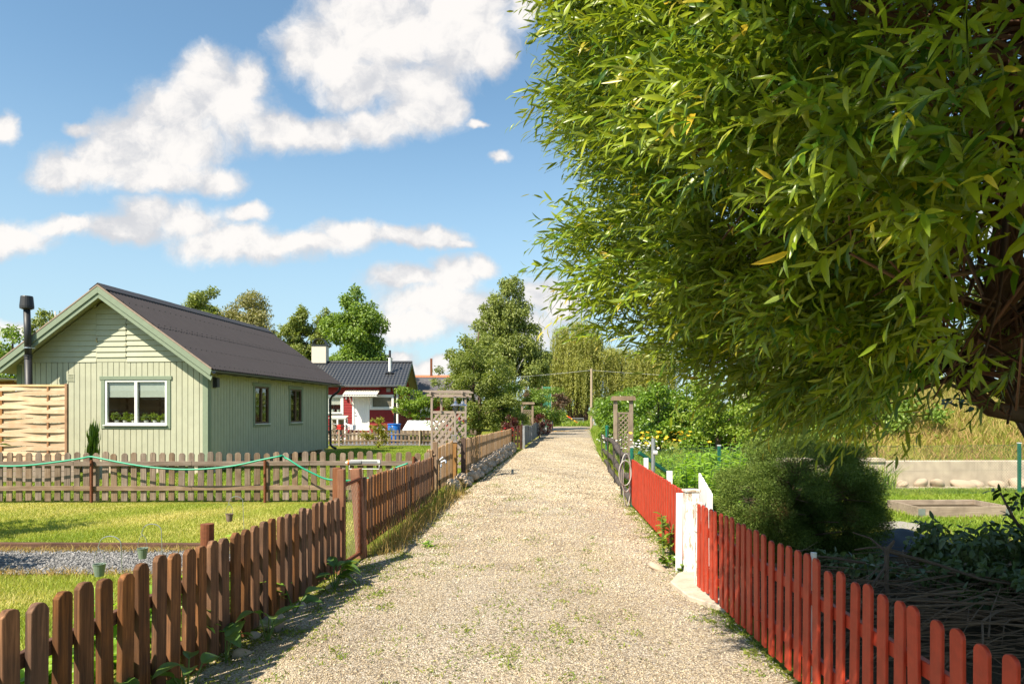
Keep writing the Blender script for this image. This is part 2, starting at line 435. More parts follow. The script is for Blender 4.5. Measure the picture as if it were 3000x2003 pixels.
# ------------------------------------------------------------------ mesh builder
class MB:
    def __init__(self):
        self.v, self.f = [], []

    def add(self, vs, fs):
        o = len(self.v)
        self.v += [tuple(x) for x in vs]
        self.f += [tuple(i + o for i in q) for q in fs]
        return self

    def box(self, x0, x1, y0, y1, z0, z1, mat=None):
        vs = [Vector((x, y, z)) for z in (z0, z1) for y in (y0, y1) for x in (x0, x1)]
        if mat is not None:
            vs = [mat @ q for q in vs]
        return self.add(vs, [(0, 2, 3, 1), (4, 5, 7, 6), (0, 1, 5, 4), (2, 6, 7, 3), (0, 4, 6, 2), (1, 3, 7, 5)])

    def beam(self, p0, p1, w, h, up=(0, 0, 1)):
        """box from p0 to p1, w across, h along up"""
        p0, p1 = Vector(p0), Vector(p1)
        d = (p1 - p0)
        L = d.length
        d.normalize()
        upv = Vector(up)
        s = d.cross(upv)
        if s.length < 1e-4:
            s = d.cross(Vector((1, 0, 0)))
        s.normalize()
        t = s.cross(d)
        m = Matrix((d, s, t)).transposed().to_4x4()
        m.translation = p0
        return self.box(0, L, -w / 2, w / 2, -h / 2, h / 2, m)

    def tube(self, pts, r, seg=8, cap=True):
        pts = [Vector(p) for p in pts]
        n = len(pts)
        rs = r if isinstance(r, (list, tuple)) else [r] * n
        vs, fs = [], []
        ref = None
        for i, p in enumerate(pts):
            d = (pts[min(i + 1, n - 1)] - pts[max(i - 1, 0)])
            if d.length < 1e-9:
                d = Vector((0, 0, 1))
            d.normalize()
            if ref is None:
                ref = Vector((1, 0, 0)) if abs(d.x) < 0.8 else Vector((0, 1, 0))
            a = ref - d * ref.dot(d)
            if a.length < 1e-5:
                a = d.orthogonal()
            a.normalize()
            b = d.cross(a)
            ref = a
            for k in range(seg):
                t = 2 * math.pi * k / seg
                vs.append(p + (a * math.cos(t) + b * math.sin(t)) * rs[i])
        for i in range(n - 1):
            for k in range(seg):
                k2 = (k + 1) % seg
                fs.append((i * seg + k, i * seg + k2, (i + 1) * seg + k2, (i + 1) * seg + k))
        if cap:
            fs.append(tuple(range(seg))[::-1])
            fs.append(tuple((n - 1) * seg + k for k in range(seg)))
        return self.add(vs, fs)

    def lathe(self, prof, seg=20, c=(0, 0, 0), cap=True):
        vs, fs = [], []
        for (r, z) in prof:
            for k in range(seg):
                t = 2 * math.pi * k / seg
                vs.append((c[0] + r * math.cos(t), c[1] + r * math.sin(t), c[2] + z))
        for i in range(len(prof) - 1):
            for k in range(seg):
                k2 = (k + 1) % seg
                fs.append((i * seg + k, i * seg + k2, (i + 1) * seg + k2, (i + 1) * seg + k))
        if cap:
            fs.append(tuple(range(seg))[::-1])
            fs.append(tuple((len(prof) - 1) * seg + k for k in range(seg)))
        return self.add(vs, fs)

    def prism(self, poly, off):
        """poly: list of 3D points (planar), extruded by off"""
        n = len(poly)
        off = Vector(off)
        vs = [Vector(p) for p in poly] + [Vector(p) + off for p in poly]
        fs = [tuple(range(n))[::-1], tuple(range(n, 2 * n))]
        for i in range(n):
            j = (i + 1) % n
            fs.append((i, j, n + j, n + i))
        return self.add(vs, fs)

    def grid(self, fn, nu, nv):
        vs = [fn(i / nu, j / nv) for j in range(nv + 1) for i in range(nu + 1)]
        fs = [(j * (nu + 1) + i, j * (nu + 1) + i + 1, (j + 1) * (nu + 1) + i + 1, (j + 1) * (nu + 1) + i) for j in range(nv) for i in range(nu)]
        return self.add(vs, fs)

    def mesh(self, name, mat, smooth=False, bevel=0.0):
        me = bpy.data.meshes.new(name)
        me.from_pydata([tuple(q) for q in self.v], [], self.f)
        bm = bmesh.new()
        bm.from_mesh(me)
        bmesh.ops.recalc_face_normals(bm, faces=bm.faces)
        if bevel:
            bmesh.ops.bevel(bm, geom=list(bm.edges), offset=bevel, segments=1, affect='EDGES', clamp_overlap=True)
        bm.to_mesh(me)
        bm.free()
        me.materials.append(M[mat])
        if smooth:
            me.shade_smooth()
        return me

    def build(self, name, mat, parent=None, smooth=False, bevel=0.0, label=None, loc=None, rot=None):
        o = bpy.data.objects.new(name, self.mesh(name, mat, smooth, bevel))
        COL.objects.link(o)
        if parent is not None:
            o.parent = parent
        if label:
            o['label'] = label
        if loc is not None:
            o.location = loc
        if rot is not None:
            o.rotation_euler = rot
        return o


def tag(o, label=None, cat=None, group=None, kind=None):
    if label:
        o['label'] = label
    if cat:
        o['category'] = cat
    if group:
        o['group'] = group
    if kind:
        o['kind'] = kind
    return o


def thing(name, label, cat, loc=(0, 0, 0), rz=0.0, group=None):
    o = bpy.data.objects.new(name, None)
    o.empty_display_size = 0.2
    COL.objects.link(o)
    o.location = loc
    o.rotation_euler = (0, 0, rz)
    return tag(o, label, cat, group)


def link_copy(o, parent=None, loc=None, rot=None, scale=None):
    c = o.copy()
    COL.objects.link(c)
    if parent is not None:
        c.parent = parent
    if loc is not None:
        c.location = loc
    if rot is not None:
        c.rotation_euler = rot
    if scale is not None:
        c.scale = scale
    return c


def place_mesh(name, me, parent=None, loc=(0, 0, 0), rot=(0, 0, 0), scale=(1, 1, 1)):
    o = bpy.data.objects.new(name, me)
    COL.objects.link(o)
    o.parent = parent
    o.location = loc
    o.rotation_euler = rot
    o.scale = scale
    return o


def copy_tree(o, parent=None):
    c = o.copy()
    COL.objects.link(c)
    if parent is not None:
        c.parent = parent
    for ch in list(o.children):
        copy_tree(ch, c)
    return c


# ------------------------------------------------------------------ numpy foliage
def np_mesh(name, V, quads, tris, mat, smooth=False, **attrs):
    me = bpy.data.meshes.new(name)
    V = np.asarray(V, np.float32).reshape(-1, 3)
    me.vertices.add(len(V))
    me.vertices.foreach_set('co', V.ravel())
    q = np.asarray(quads, np.int32).reshape(-1, 4) if quads is not None else np.zeros((0, 4), np.int32)
    t = np.asarray(tris, np.int32).reshape(-1, 3) if tris is not None else np.zeros((0, 3), np.int32)
    loops = np.concatenate([q.ravel(), t.ravel()])
    me.loops.add(len(loops))
    me.loops.foreach_set('vertex_index', loops)
    starts = np.concatenate([np.arange(len(q)) * 4, len(q) * 4 + np.arange(len(t)) * 3]).astype(np.int32)
    me.polygons.add(len(starts))
    me.polygons.foreach_set('loop_start', starts)
    for k, a in attrs.items():
        at = me.attributes.new(k, 'FLOAT', 'POINT')
        at.data.foreach_set('value', np.asarray(a, np.float32).ravel())
    me.update(calc_edges=True)
    me.materials.append(M[mat])
    if smooth:
        me.shade_smooth()
    return me


def unit(a):
    return a / np.maximum(np.linalg.norm(a, axis=-1, keepdims=True), 1e-9)


LANCE_T = np.array([0, .18, .18, .18, .48, .48, .48, .8, .8, .8, 1.0])
LANCE_S = np.array([0, -.72, 0, .72, -1, 0, 1, -.55, 0, .55, 0])
LANCE_H = np.array([0, .12, 0, .12, .16, 0, .16, .08, 0, .08, 0])
LANCE_Q = np.array([[1, 2, 5, 4], [2, 3, 6, 5], [4, 5, 8, 7], [5, 6, 9, 8]])
LANCE_TR = np.array([[0, 2, 1], [0, 3, 2], [7, 8, 10], [8, 9, 10]])
OVAL_S = np.array([0, -.85, 0, .85, -1, 0, 1, -.62, 0, .62, 0])
DIA_T = np.array([0, .45, .45, 1.0])
DIA_S = np.array([0, -1, 1, 0])
DIA_H = np.array([0, .14, .14, 0])
DIA_TR = np.array([[0, 3, 1], [0, 2, 3]])


def broad_template(rows=8, cols=6):
    T, S, H, Q = [], [], [], []
    for r in range(rows + 1):
        t = r / rows
        w = math.sin(math.pi * min(1, t ** .72)) ** .8 if 0 < t < 1 else 0.03
        for k in range(cols + 1):
            s = 2 * k / cols - 1
            T.append(t + .05 * (1 - s * s) * (1 - t) - .03)
            S.append(s * w)
            H.append(.20 * abs(s) ** 1.4 * w + .018 * math.cos(s * 9) * w + .03 * math.sin(t * 9 + s * 2) * abs(s))
    for r in range(rows):
        for k in range(cols):
            q = r * (cols + 1) + k
            Q.append((q, q + 1, q + cols + 2, q + cols + 1))
    return np.array(T), np.array(S), np.array(H), np.array(Q)


BROAD_T, BROAD_S, BROAD_H, BROAD_Q = broad_template()


def leaf_geo(P, D, N, L, W, shape='dia', bend=0.15):
    n = len(P)
    D = unit(D)
    S = unit(np.cross(D, N))
    U = np.cross(S, D)
    if shape == 'dia':
        T, Sx, H, Q, TR = DIA_T, DIA_S, DIA_H, None, DIA_TR
    elif shape == 'broad':
        T, Sx, H, Q, TR = BROAD_T, BROAD_S, BROAD_H, BROAD_Q, np.zeros((0, 3), int)
    else:
        T, Sx, H, Q, TR = LANCE_T, (LANCE_S if shape == 'lance' else OVAL_S), LANCE_H, LANCE_Q, LANCE_TR
    k = len(T)
    L = np.broadcast_to(np.asarray(L, float), (n,))[:, None, None]
    W = np.broadcast_to(np.asarray(W, float), (n,))[:, None, None]
    B = np.broadcast_to(np.asarray(bend, float), (n,))[:, None, None]
    V = (P[:, None, :] + D[:, None, :] * (T[None, :, None] * L * (1 - 0.3 * B * T[None, :, None])) + S[:, None, :] * (Sx[None, :, None] * W * 0.5)
         + U[:, None, :] * (H[None, :, None] * W - B * L * (T[None, :, None] ** 2)))
    base = (np.arange(n) * k)[:, None, None]
    q = (Q[None] + base).reshape(-1, 4) if Q is not None else None
    t = (TR[None] + base).reshape(-1, 3)
    return V.reshape(-1, 3), q, t, k


def leaf_obj(name, P, D, N, L, W, mat, parent=None, shape='dia', bend=0.15, rnd=None, tip=None, smooth=False):
    n = len(P)
    V, q, t, k = leaf_geo(P, D, N, L, W, shape, bend)
    rnd = RNG.random(n) if rnd is None else rnd
    at = {'rnd': np.repeat(rnd, k)}
    if tip is not None:
        at['tip'] = np.repeat(tip, k)
    me = np_mesh(name, V, q, t, mat, smooth, **at)
    return place_mesh(name, me, parent)


def ball_pts(n, lumps, shell=0.55):
    """points in a union of ellipsoids (x,y,z,rx,ry,rz); returns points and outward directions"""
    lumps = np.array(lumps, float)
    vol = (lumps[:, 3] * lumps[:, 4] * lumps[:, 5]) ** 0.75
    idx = RNG.choice(len(lumps), n, p=vol / vol.sum())
    d = unit(RNG.normal(size=(n, 3)))
    r = 1 - (1 - shell) * RNG.random(n) ** 1.6
    r = r * (1 + 0.10 * RNG.normal(size=n))
    lp = lumps[idx]
    return lp[:, :3] + d * r[:, None] * lp[:, 3:6], d


def sub_lumps(lumps, k, f=0.38, seed=0):
    """break big lumps into many little ones on their surfaces so that crowns get an uneven outline"""
    rg = np.random.default_rng(seed + 5)
    out = []
    for (x, y, z, rx, ry, rz) in lumps:
        m = max(4, int(k))
        d = unit(rg.normal(size=(m, 3)))
        rr = rg.uniform(0.55, 1.0, m)
        s = rg.uniform(0.55, 1.25, m) * f
        for i in range(m):
            out.append((x + d[i, 0] * rx * rr[i], y + d[i, 1] * ry * rr[i], z + d[i, 2] * rz * rr[i], rx * s[i], ry * s[i], rz * s[i] * 0.8))
    return out


def crown(name, lumps, n, L, W, mat, parent, shell=0.4, droop=0.3, k=14, f=0.38, seed=0, shape='dia', out=0.7):
    sl = sub_lumps(lumps, k, f, seed)
    P, d = ball_pts(n, sl, shell)
    D = unit(d * out + RNG.normal(size=(n, 3)) * 0.8 + np.array([0, 0, -droop]))
    N = unit(d * 0.8 + RNG.normal(size=(n, 3)) * 0.55 + np.array([0, 0, 0.6]))
    ln = L * RNG.uniform(0.65, 1.3, n)
    rnd = np.clip(RNG.random(n) * 0.75 + 0.25 * np.repeat(RNG.random(max(1, n // 40 + 1)), 40)[:n], 0, 1)
    return leaf_obj(name, P, D, N, ln, W * RNG.uniform(0.7, 1.3, n), mat, parent, shape, 0.2, rnd=rnd)


def strands(name, starts, lens, per, L, W, mat, parent, sway=0.12):
    """hanging leafy strands for weeping trees"""
    n = len(starts)
    P, D, rr = [], [], []
    t = np.linspace(0, 1, per)
    for i in range(n):
        dx, dy = RNG.normal(0, sway, 2)
        z = -t * lens[i]
        p = starts[i] + np.stack([dx * t ** 1.5 * lens[i] * 0.5, dy * t ** 1.5 * lens[i] * 0.5, z], 1) + RNG.normal(0, 0.05, (per, 3))
        P.append(p)
        rr.append(np.full(per, RNG.random()))
    P = np.concatenate(P)
    m = len(P)
    D = unit(RNG.normal(size=(m, 3)) * 0.6 + np.array([0, 0, -1.0]))
    N = unit(RNG.normal(size=(m, 3)) + np.array([0, -0.3, 0.3]))
    rnd = np.clip(np.concatenate(rr) * 0.6 + RNG.random(m) * 0.4, 0, 1)
    return leaf_obj(name, P, D, N, L * RNG.uniform(0.6, 1.3, m), W, mat, parent, 'dia', 0.1, rnd=rnd)


def limbs_mb(base, top, r0, tips, rng, seg=7, bow=0.12):
    """tapered trunk with limbs to the given tips"""
    mb = MB()
    base, top = Vector(base), Vector(top)
    n = 6
    path = []
    for i in range(n + 1):
        t = i / n
        p = base.lerp(top, t) + Vector((rng.uniform(-1, 1), rng.uniform(-1, 1), 0)) * bow * (top - base).length * 0.12 * math.sin(t * math.pi)
        path.append(p)
    mb.tube(path, [r0 * (1.35 if i == 0 else 1) * (1 - 0.72 * i / n) for i in range(n + 1)], seg)
    for tp in tips:
        tp = Vector(tp)
        hfrac = min(0.9, max(0.12, (tp.z - base.z) / max(0.1, (top.z - base.z)) - rng.uniform(0.12, 0.3)))
        k = hfrac * n
        i = int(k)
        s = path[i].lerp(path[min(n, i + 1)], k - i)
        mid = s.lerp(tp, 0.5) + Vector((rng.uniform(-.1, .1), rng.uniform(-.1, .1), rng.uniform(0.0, 0.2))) * (tp - s).length
        r = r0 * (1 - 0.72 * hfrac) * 0.5
        mb.tube([s, s.lerp(mid, 0.5) + Vector((0, 0, 0.02)), mid, tp], [r, r * 0.75, r * 0.5, r * 0.15], 5)
    return mb


def blades(name, P, h, w, mat, parent=None, lean=0.35, rnd=None):
    """upright grass blades, each a two segment tapering strip"""
    n = len(P)
    a = RNG.uniform(0, 2 * math.pi, n)
    S = np.stack([np.cos(a), np.sin(a), np.zeros(n)], 1)
    b = RNG.uniform(0, 2 * math.pi, n)
    le = RNG.uniform(0.1, 1, n) * lean
    Ld = np.stack([np.cos(b) * le, np.sin(b) * le, np.ones(n)], 1)
    h = np.broadcast_to(np.asarray(h, float), (n,))[:, None]
    w = np.broadcast_to(np.asarray(w, float), (n,))[:, None]
    hv = h * RNG.uniform(0.55, 1.25, (n, 1))
    v0, v1 = P - S * w / 2, P + S * w / 2
    m = P + Ld * hv * 0.55
    v2, v3 = m - S * w * 0.4, m + S * w * 0.4
    tp = P + Ld * hv + np.stack([np.cos(b) * le, np.sin(b) * le, np.zeros(n)], 1) * hv * 0.6
    V = np.stack([v0, v1, v2, v3, tp], 1).reshape(-1, 3)
    base = (np.arange(n) * 5)[:, None]
    q = np.array([[0, 1, 3, 2]]) + base
    t = np.array([[2, 3, 4]]) + base
    rnd = RNG.random(n) if rnd is None else rnd
    return place_mesh(name, np_mesh(name, V, q, t, mat, False, rnd=np.repeat(rnd, 5)), parent)


def in_poly(pts, poly):
    x, y = pts[:, 0], pts[:, 1]
    ins = np.zeros(len(pts), bool)
    j = len(poly) - 1
    for i in range(len(poly)):
        xi, yi = poly[i]
        xj, yj = poly[j]
        c = ((yi > y) != (yj > y)) & (x < (xj - xi) * (y - yi) / (yj - yi + 1e-12) + xi)
        ins ^= c
        j = i
    return ins


def vnoise(x, y, s, seed=0):
    """cheap smooth noise 0..1"""
    r = np.random.default_rng(seed)
    out = np.zeros_like(x)
    for k in range(6):
        a, b, c = r.normal(0, 1, 3)
        out += np.sin(x * a * s * (1 + k * 0.5) + y * b * s * (1 + k * 0.5) + c * 9) / (1 + k * 0.4)
    return np.clip(out / 6 + 0.5, 0, 1)


# ================================================================== THE SETTING
def sheet(name, poly, z, mat, kind='structure', sub=0):
    mb = MB()
    mb.add([(x, y, z) for x, y in poly], [tuple(range(len(poly)))])
    return tag(mb.build(name, mat), kind=kind)


LEFT_EDGE = [(-2.5, -3), (-2.25, 1.0), (-2.12, 2.5), (-1.96, 4.5), (-1.78, 6.5), (-1.58, 8.0), (-1.34, 10), (-1.16, 12.5), (-0.85, 15.0),
             (-0.62, 17.5), (-0.1, 24), (0.62, 31), (1.75, 45), (2.75, 57), (3.9, 66), (4.7, 78)]
RIGHT_EDGE = [(1.78, -3), (1.76, 2.0), (1.74, 4.5), (1.76, 6.2), (1.86, 8.0), (2.12, 12.5), (2.5, 17), (3.15, 24), (3.75, 30), (5.0, 42), (6.6, 57), (9.1, 78)]


def lerp_edge(edge, y):
    ys = [p[1] for p in edge]
    xs = [p[0] for p in edge]
    return np.interp(y, ys, xs)


def build_ground():
    mb = MB()
    mb.add([(-700, -60, 0), (700, -60, 0), (700, 1500, 0), (-700, 1500, 0)], [(0, 1, 2, 3)])
    tag(mb.build('ground', 'ground'), kind='structure')
    # gravel lane with a wandering edge and a slight crown
    ys = np.concatenate([np.arange(-3, 20, 0.12), np.arange(20, 78.1, 0.4)])
    xl = lerp_edge(LEFT_EDGE, ys) + 0.10 * (vnoise(ys, ys * 0, 2.2, 3) - 0.5) + 0.06 * np.sin(ys * 5.3)
    xr = lerp_edge(RIGHT_EDGE, ys) + 0.08 * (vnoise(ys, ys * 0, 2.6, 4) - 0.5)
    k = 12
    V, Q = [], []
    for i, y in enumerate(ys):
        for j in range(k + 1):
            t = j / k
            x = xl[i] * (1 - t) + xr[i] * t
            z = 0.006 + 0.05 * math.sin(t * math.pi) ** 0.7 * (0.75 + 0.25 * math.sin(t * 11))
            V.append((x, y, z))
    for i in range(len(ys) - 1):
        for j in range(k):
            a = i * (k + 1) + j
            Q.append((a, a + 1, a + k + 2, a + k + 1))
    o = place_mesh('gravel_lane', np_mesh('gravel_lane', V, Q, None, 'lane_gravel', True))
    tag(o, kind='structure')
    # garden beds and soil
    sheet('gravel_bed', [(-9, 7.05), (-2.25, 7.25), (-2.2, 8.3), (-9, 8.42)], 0.012, 'grey_gravel')
    sheet('soil_bed', [(1.95, 2.0), (5.4, 2.0), (6.2, 7.0), (5.2, 8.6), (2.6, 8.9), (2.0, 6.4)], 0.012, 'soil')
    sheet('flower_bed', [(2.3, 9.0), (4.4, 9.4), (5.2, 13.0), (5.0, 22), (3.3, 22), (2.4, 13.0)], 0.010, 'soil')
    sheet('yard_gravel', [(-9.5, 34.4), (-4.0, 34.4), (-4.0, 40.1), (-9.5, 40.1)], 0.010, 'grey_gravel')


def lane_z(x, y):
    xl, xr = lerp_edge(LEFT_EDGE, y), lerp_edge(RIGHT_EDGE, y)
    t = np.clip((x - xl) / (xr - xl), 0, 1)
    return 0.006 + 0.05 * np.sin(t * math.pi) ** 0.7 * (0.75 + 0.25 * np.sin(t * 11))


def build_pebbles():
    n = 330000
    y = 3.5 + 40 * RNG.random(n) ** 3.4
    t = RNG.random(n)
    xl, xr = lerp_edge(LEFT_EDGE, y) - 0.1, lerp_edge(RIGHT_EDGE, y) + 0.04
    x = xl + (xr - xl) * t
    keep = RNG.random(n) < 0.45 + 0.55 * np.clip((vnoise(x * 1.7, y * .45, 2.6, 91) - .30) * 4, 0, 1)
    x, y = x[keep], y[keep]
    n = len(x)
    z = lane_z(x, y)
    r = 0.0050 * np.exp(RNG.normal(0, 0.36, n)) * np.clip(y / 6, 0.85, 2.2)
    pv = vnoise(x * 1.3, y * .5, 2.0, 17) * .6 + vnoise(x, y, 7.0, 18) * .4
    pebble_obj('gravel', np.stack([x, y, z + r * 0.25], 1), r, 'pebble', np.clip(RNG.random(n) * .72 + (pv - .42) * .9, 0, 1))
    n = 16000
    P = np.stack([RNG.uniform(-7.5, -2.25, n), RNG.uniform(7.1, 8.38, n), np.full(n, 0.015)], 1)
    r = 0.013 * np.exp(RNG.normal(0, 0.3, n))
    pebble_obj('bed_pebbles', P, r, 'grey_pebble')


def pebble_obj(name, P, r, mat, rnd=None):
    n = len(P)
    base = np.array([[1, 0, 0], [-1, 0, 0], [0, 1, 0], [0, -1, 0], [0, 0, 1], [0, 0, -1]], float)
    V = base[None] * RNG.uniform(0.55, 1.25, (n, 6, 1)) + RNG.normal(0, 0.25, (n, 6, 3))
    V[:, :, 2] *= 0.62
    a = RNG.uniform(0, 2 * math.pi, n)
    c, s = np.cos(a)[:, None], np.sin(a)[:, None]
    X = V[:, :, 0] * c - V[:, :, 1] * s
    Y = V[:, :, 0] * s + V[:, :, 1] * c
    V = np.stack([X, Y, V[:, :, 2]], 2) * r[:, None, None] + P[:, None, :]
    T = np.array([[0, 2, 4], [2, 1, 4], [1, 3, 4], [3, 0, 4], [2, 0, 5], [1, 2, 5], [3, 1, 5], [0, 3, 5]])
    t = T[None] + (np.arange(n) * 6)[:, None, None]
    o = place_mesh(name, np_mesh(name, V.reshape(-1, 3), None, t.reshape(-1, 3), mat, False, rnd=np.repeat(RNG.random(n) if rnd is None else rnd, 6)))
    tag(o, kind='stuff')
    return o


def rand_in(poly, n, dens=None):
    poly = np.array(poly, float)
    lo, hi = poly.min(0), poly.max(0)
    P = RNG.uniform(lo, hi, (n, 2))
    P = P[in_poly(P, poly)]
    return P


def build_lawns():
    def lawn(name, poly, n, h, w, mat, dry=0.35, seed=1, z=0.0, keep=None):
        P = rand_in(poly, n)
        if keep is not None:
            P = P[keep(P)]
        v = vnoise(P[:, 0], P[:, 1], 1.6, seed)
        rnd = np.clip(RNG.random(len(P)) * 0.55 + (v - 0.5) * 1.1 + dry * 0.6, 0, 1)
        hh = h * (0.75 + 0.6 * vnoise(P[:, 0], P[:, 1], 3.0, seed + 1))
        o = blades(name, np.column_stack([P, np.full(len(P), z)]), hh, w, mat, None, 0.7, rnd)
        return tag(o, kind='stuff')

    near = lambda P: RNG.random(len(P)) < np.clip((9.5 / np.maximum(P[:, 1], 1)) ** 1.2, 0.25, 1)
    lawn('lawn_grass', [(-9.5, 8.5), (-2.1, 8.4), (-1.9, 12.6), (-12.5, 12.6)], 140000, 0.032, 0.0065, 'lawn_blade', 0.42, 1)
    lawn('lawn_grass', [(-7.5, 2.2), (-2.3, 2.2), (-2.15, 5.0), (-2.2, 7.1), (-7.5, 7.0)], 110000, 0.038, 0.0052, 'lawn_blade', 0.30, 7)
    lawn('lawn_grass', [(-13.5, 12.9), (-1.7, 12.9), (-1.5, 16), (-1.2, 17.5), (-2.0, 24), (-3.0, 34), (-7.2, 34), (-8.4, 18.9), (-13.5, 19)], 120000, 0.055, 0.013,
         'fresh_blade', 0.22, 12, keep=lambda P: RNG.random(len(P)) < np.clip(15 / P[:, 1], 0.4, 1))
    lawn('garden_grass', [(5.4, 9.0), (13, 9.5), (13, 15.0), (5.2, 15.0)], 42000, 0.06, 0.012, 'fresh_blade', 0.3, 15)
    # tall dry grass along the fence foot and the lane edge
    n = 4600
    y = RNG.uniform(8.0, 14.2, n)
    x = lerp_edge([(-1.62, 8), (-1.42, 13), (-1.2, 14.4)], y) + RNG.normal(0.10, 0.13, n)
    x += np.where(y > 12.0, 0.06, 0)
    hgt = np.where(RNG.random(n) < 0.05, RNG.uniform(0.25, 0.5, n), RNG.uniform(0.04, 0.13, n))
    tag(blades('tall_grass', np.stack([x, y, np.zeros(n)], 1), hgt, 0.008, 'dry_blade', None, 0.5), kind='stuff')
    n = 420
    y = np.concatenate([RNG.uniform(8.0, 13.0, n // 2), RNG.uniform(11.6, 14.2, n - n // 2)])
    x = lerp_edge([(-1.72, 8), (-1.42, 13), (-1.25, 14.4)], y) + RNG.normal(0.06, 0.10, n)
    tag(blades('green_grass', np.stack([x, y, np.zeros(n)], 1), RNG.uniform(0.08, 0.34, n), 0.007, 'fresh_blade', None, 0.45), kind='stuff')
    n = 5200
    x = RNG.uniform(-8.5, -2.2, n)
    top = RNG.random(n) < .6
    y = np.where(top, 8.36 + np.abs(RNG.normal(0, .09, n)) * -1, 7.10 + RNG.normal(0, .07, n))
    tag(blades('dry_grass', np.stack([x, y, np.full(n, .01)], 1), RNG.uniform(.03, .08, n), .008, 'dry_blade', None, .9), kind='stuff')
    # weeds in the gravel: thick along the left fence, sparse bits in the middle strip and along the right fence
    pts = []
    for _ in range(170):
        cy = 3.2 + 8 * RNG.random() ** 1.6
        xl = float(lerp_edge(LEFT_EDGE, cy))
        cx = xl + abs(RNG.normal(0, 0.34)) + 0.02
        pts.append((cx, cy, RNG.uniform(0.03, 0.10), int(RNG.uniform(10, 60))))
    for _ in range(260):
        cy = 4 + 14 * RNG.random() ** 1.5
        cx = RNG.normal(0.1, 0.55)
        if vnoise(np.array([cx]), np.array([cy * 0.5]), 2.5, 33)[0] > 0.42:
            pts.append((cx, cy, RNG.uniform(0.03, 0.11), int(RNG.uniform(6, 34))))
    for _ in range(190):
        cy = 3.0 + 11 * RNG.random()
        cx = float(lerp_edge(RIGHT_EDGE, cy)) - abs(RNG.normal(0, 0.09)) + 0.03
        pts.append((cx, cy, RNG.uniform(0.02, 0.06), int(RNG.uniform(10, 40))))
    PP = np.concatenate([np.column_stack([RNG.normal(a, s, k), RNG.normal(b, s * 1.4, k), np.zeros(k)]) for a, b, s, k in pts])
    PP[:, 2] = lane_z(PP[:, 0], PP[:, 1])
    m = len(PP)
    d = unit(np.column_stack([RNG.normal(size=(m, 2)), RNG.uniform(0.25, 1.6, m)]))
    o = leaf_obj('ground_weeds', PP, d, unit(np.column_stack([RNG.normal(size=(m, 2)) * 0.4, np.ones(m)])), RNG.uniform(0.015, 0.05, m), RNG.uniform(0.006, 0.014, m), 'weed_leaf', None, 'dia', 0.3)
    tag(o, kind='stuff')
    # end of the lane: rough grass under the weeping willow
    P = rand_in([(0, 78), (16, 78), (16, 92), (0, 92)], 9000)
    tag(blades('rough_grass', np.column_stack([P, np.zeros(len(P))]), 0.6, 0.10, 'fresh_blade', None, 0.5), kind='stuff')


def build_embankment():
    # grassy bank behind the low concrete wall on the right
    nx, ny = 60, 24
    V, Q = [], []
    for j in range(ny + 1):
        for i in range(nx + 1):
            x = 7.2 + 26 * i / nx
            y = 15.62 + 11 * j / ny
            t = j / ny
            z = 0.55 + 2.3 * (1 - math.exp(-2.6 * t)) + 0.12 * math.sin(x * 1.7 + y) * t + 0.08 * math.sin(x * 3.1 - y * 2) * t
            z *= min(1.0, max(0.0, (x - 7.2) / 2.2))
            V.append((x, y, z))
    for j in range(ny):
        for i in range(nx):
            a = j * (nx + 1) + i
            Q.append((a, a + 1, a + nx + 2, a + nx + 1))
    o = place_mesh('embankment', np_mesh('embankment', V, Q, None, 'ground', True))
    tag(o, kind='structure')
    V = np.array(V)
    n = 26000
    x = RNG.uniform(7.3, 17, n)
    y = RNG.uniform(15.65, 25, n)
    t = (y - 15.62) / 11
    z = 0.55 + 2.3 * (1 - np.exp(-2.6 * t)) + 0.12 * np.sin(x * 1.7 + y) * t + 0.08 * np.sin(x * 3.1 - y * 2) * t
    z = z * np.clip((x - 7.2) / 2.2, 0, 1)
    low = np.clip(1 - t * 3.2, 0, 1)
    rnd = np.clip(RNG.random(n) * 0.6 + low * 0.55 * vnoise(x, y, 2.0, 41) + 0.1, 0, 1)
    o = blades('slope_grass', np.stack([x, y, z - 0.02], 1), 0.30 - 0.10 * low, 0.022, 'slope_blade', None, 0.8, rnd)
    tag(o, kind='stuff')


# ================================================================== FENCES
def picket_poly(w, h, style, rg):
    j = lambda s: rg.uniform(-s, s)
    hw = w / 2
    if style == 'dogear':
        c = hw * 0.8
        pts = [(-hw, 0), (hw, 0), (hw, h - c * 0.9 + j(.008)), (hw - c * 0.42 + j(.004), h - c * .28 + j(.004)), (hw - c * 0.8 + j(.004), h - 0.004), (-hw + c * 0.8 + j(.004), h - 0.003), (-hw + c * 0.42 + j(.004), h - c * .28 + j(.004)), (-hw, h - c * 0.9 + j(.008))]
    elif style == 'round':
        pts = [(-hw, 0), (hw, 0)]
        for k in range(9):
            a = math.pi * k / 8
            pts.append((hw * math.cos(a), h - hw * 0.8 + hw * 0.8 * math.sin(a)))
    elif style == 'soft':
        pts = [(-hw, 0), (hw, 0), (hw, h - 0.045), (hw * 0.82, h - 0.016), (hw * 0.45, h), (-hw * 0.45, h), (-hw * 0.82, h - 0.016), (-hw, h - 0.045)]
    else:
        pts = [(-hw, 0), (hw, 0), (hw, h - 0.02), (0, h), (-hw, h - 0.02)]
    return pts


def picket_meshes(w, t, h, style, mat, k=4, bevel=0.003):
    rg = random.Random(5)
    out = []
    k += 3
    for i in range(k):
        ww = w * rg.uniform(0.92, 1.06)
        hh = h * rg.uniform(0.975, 1.015)
        mb = MB()
        mb.prism([(x, -t / 2, z) for x, z in picket_poly(ww, hh, style, rg)], (0, t, 0))
        out.append(mb.mesh('picket', mat, False, bevel))
    return out


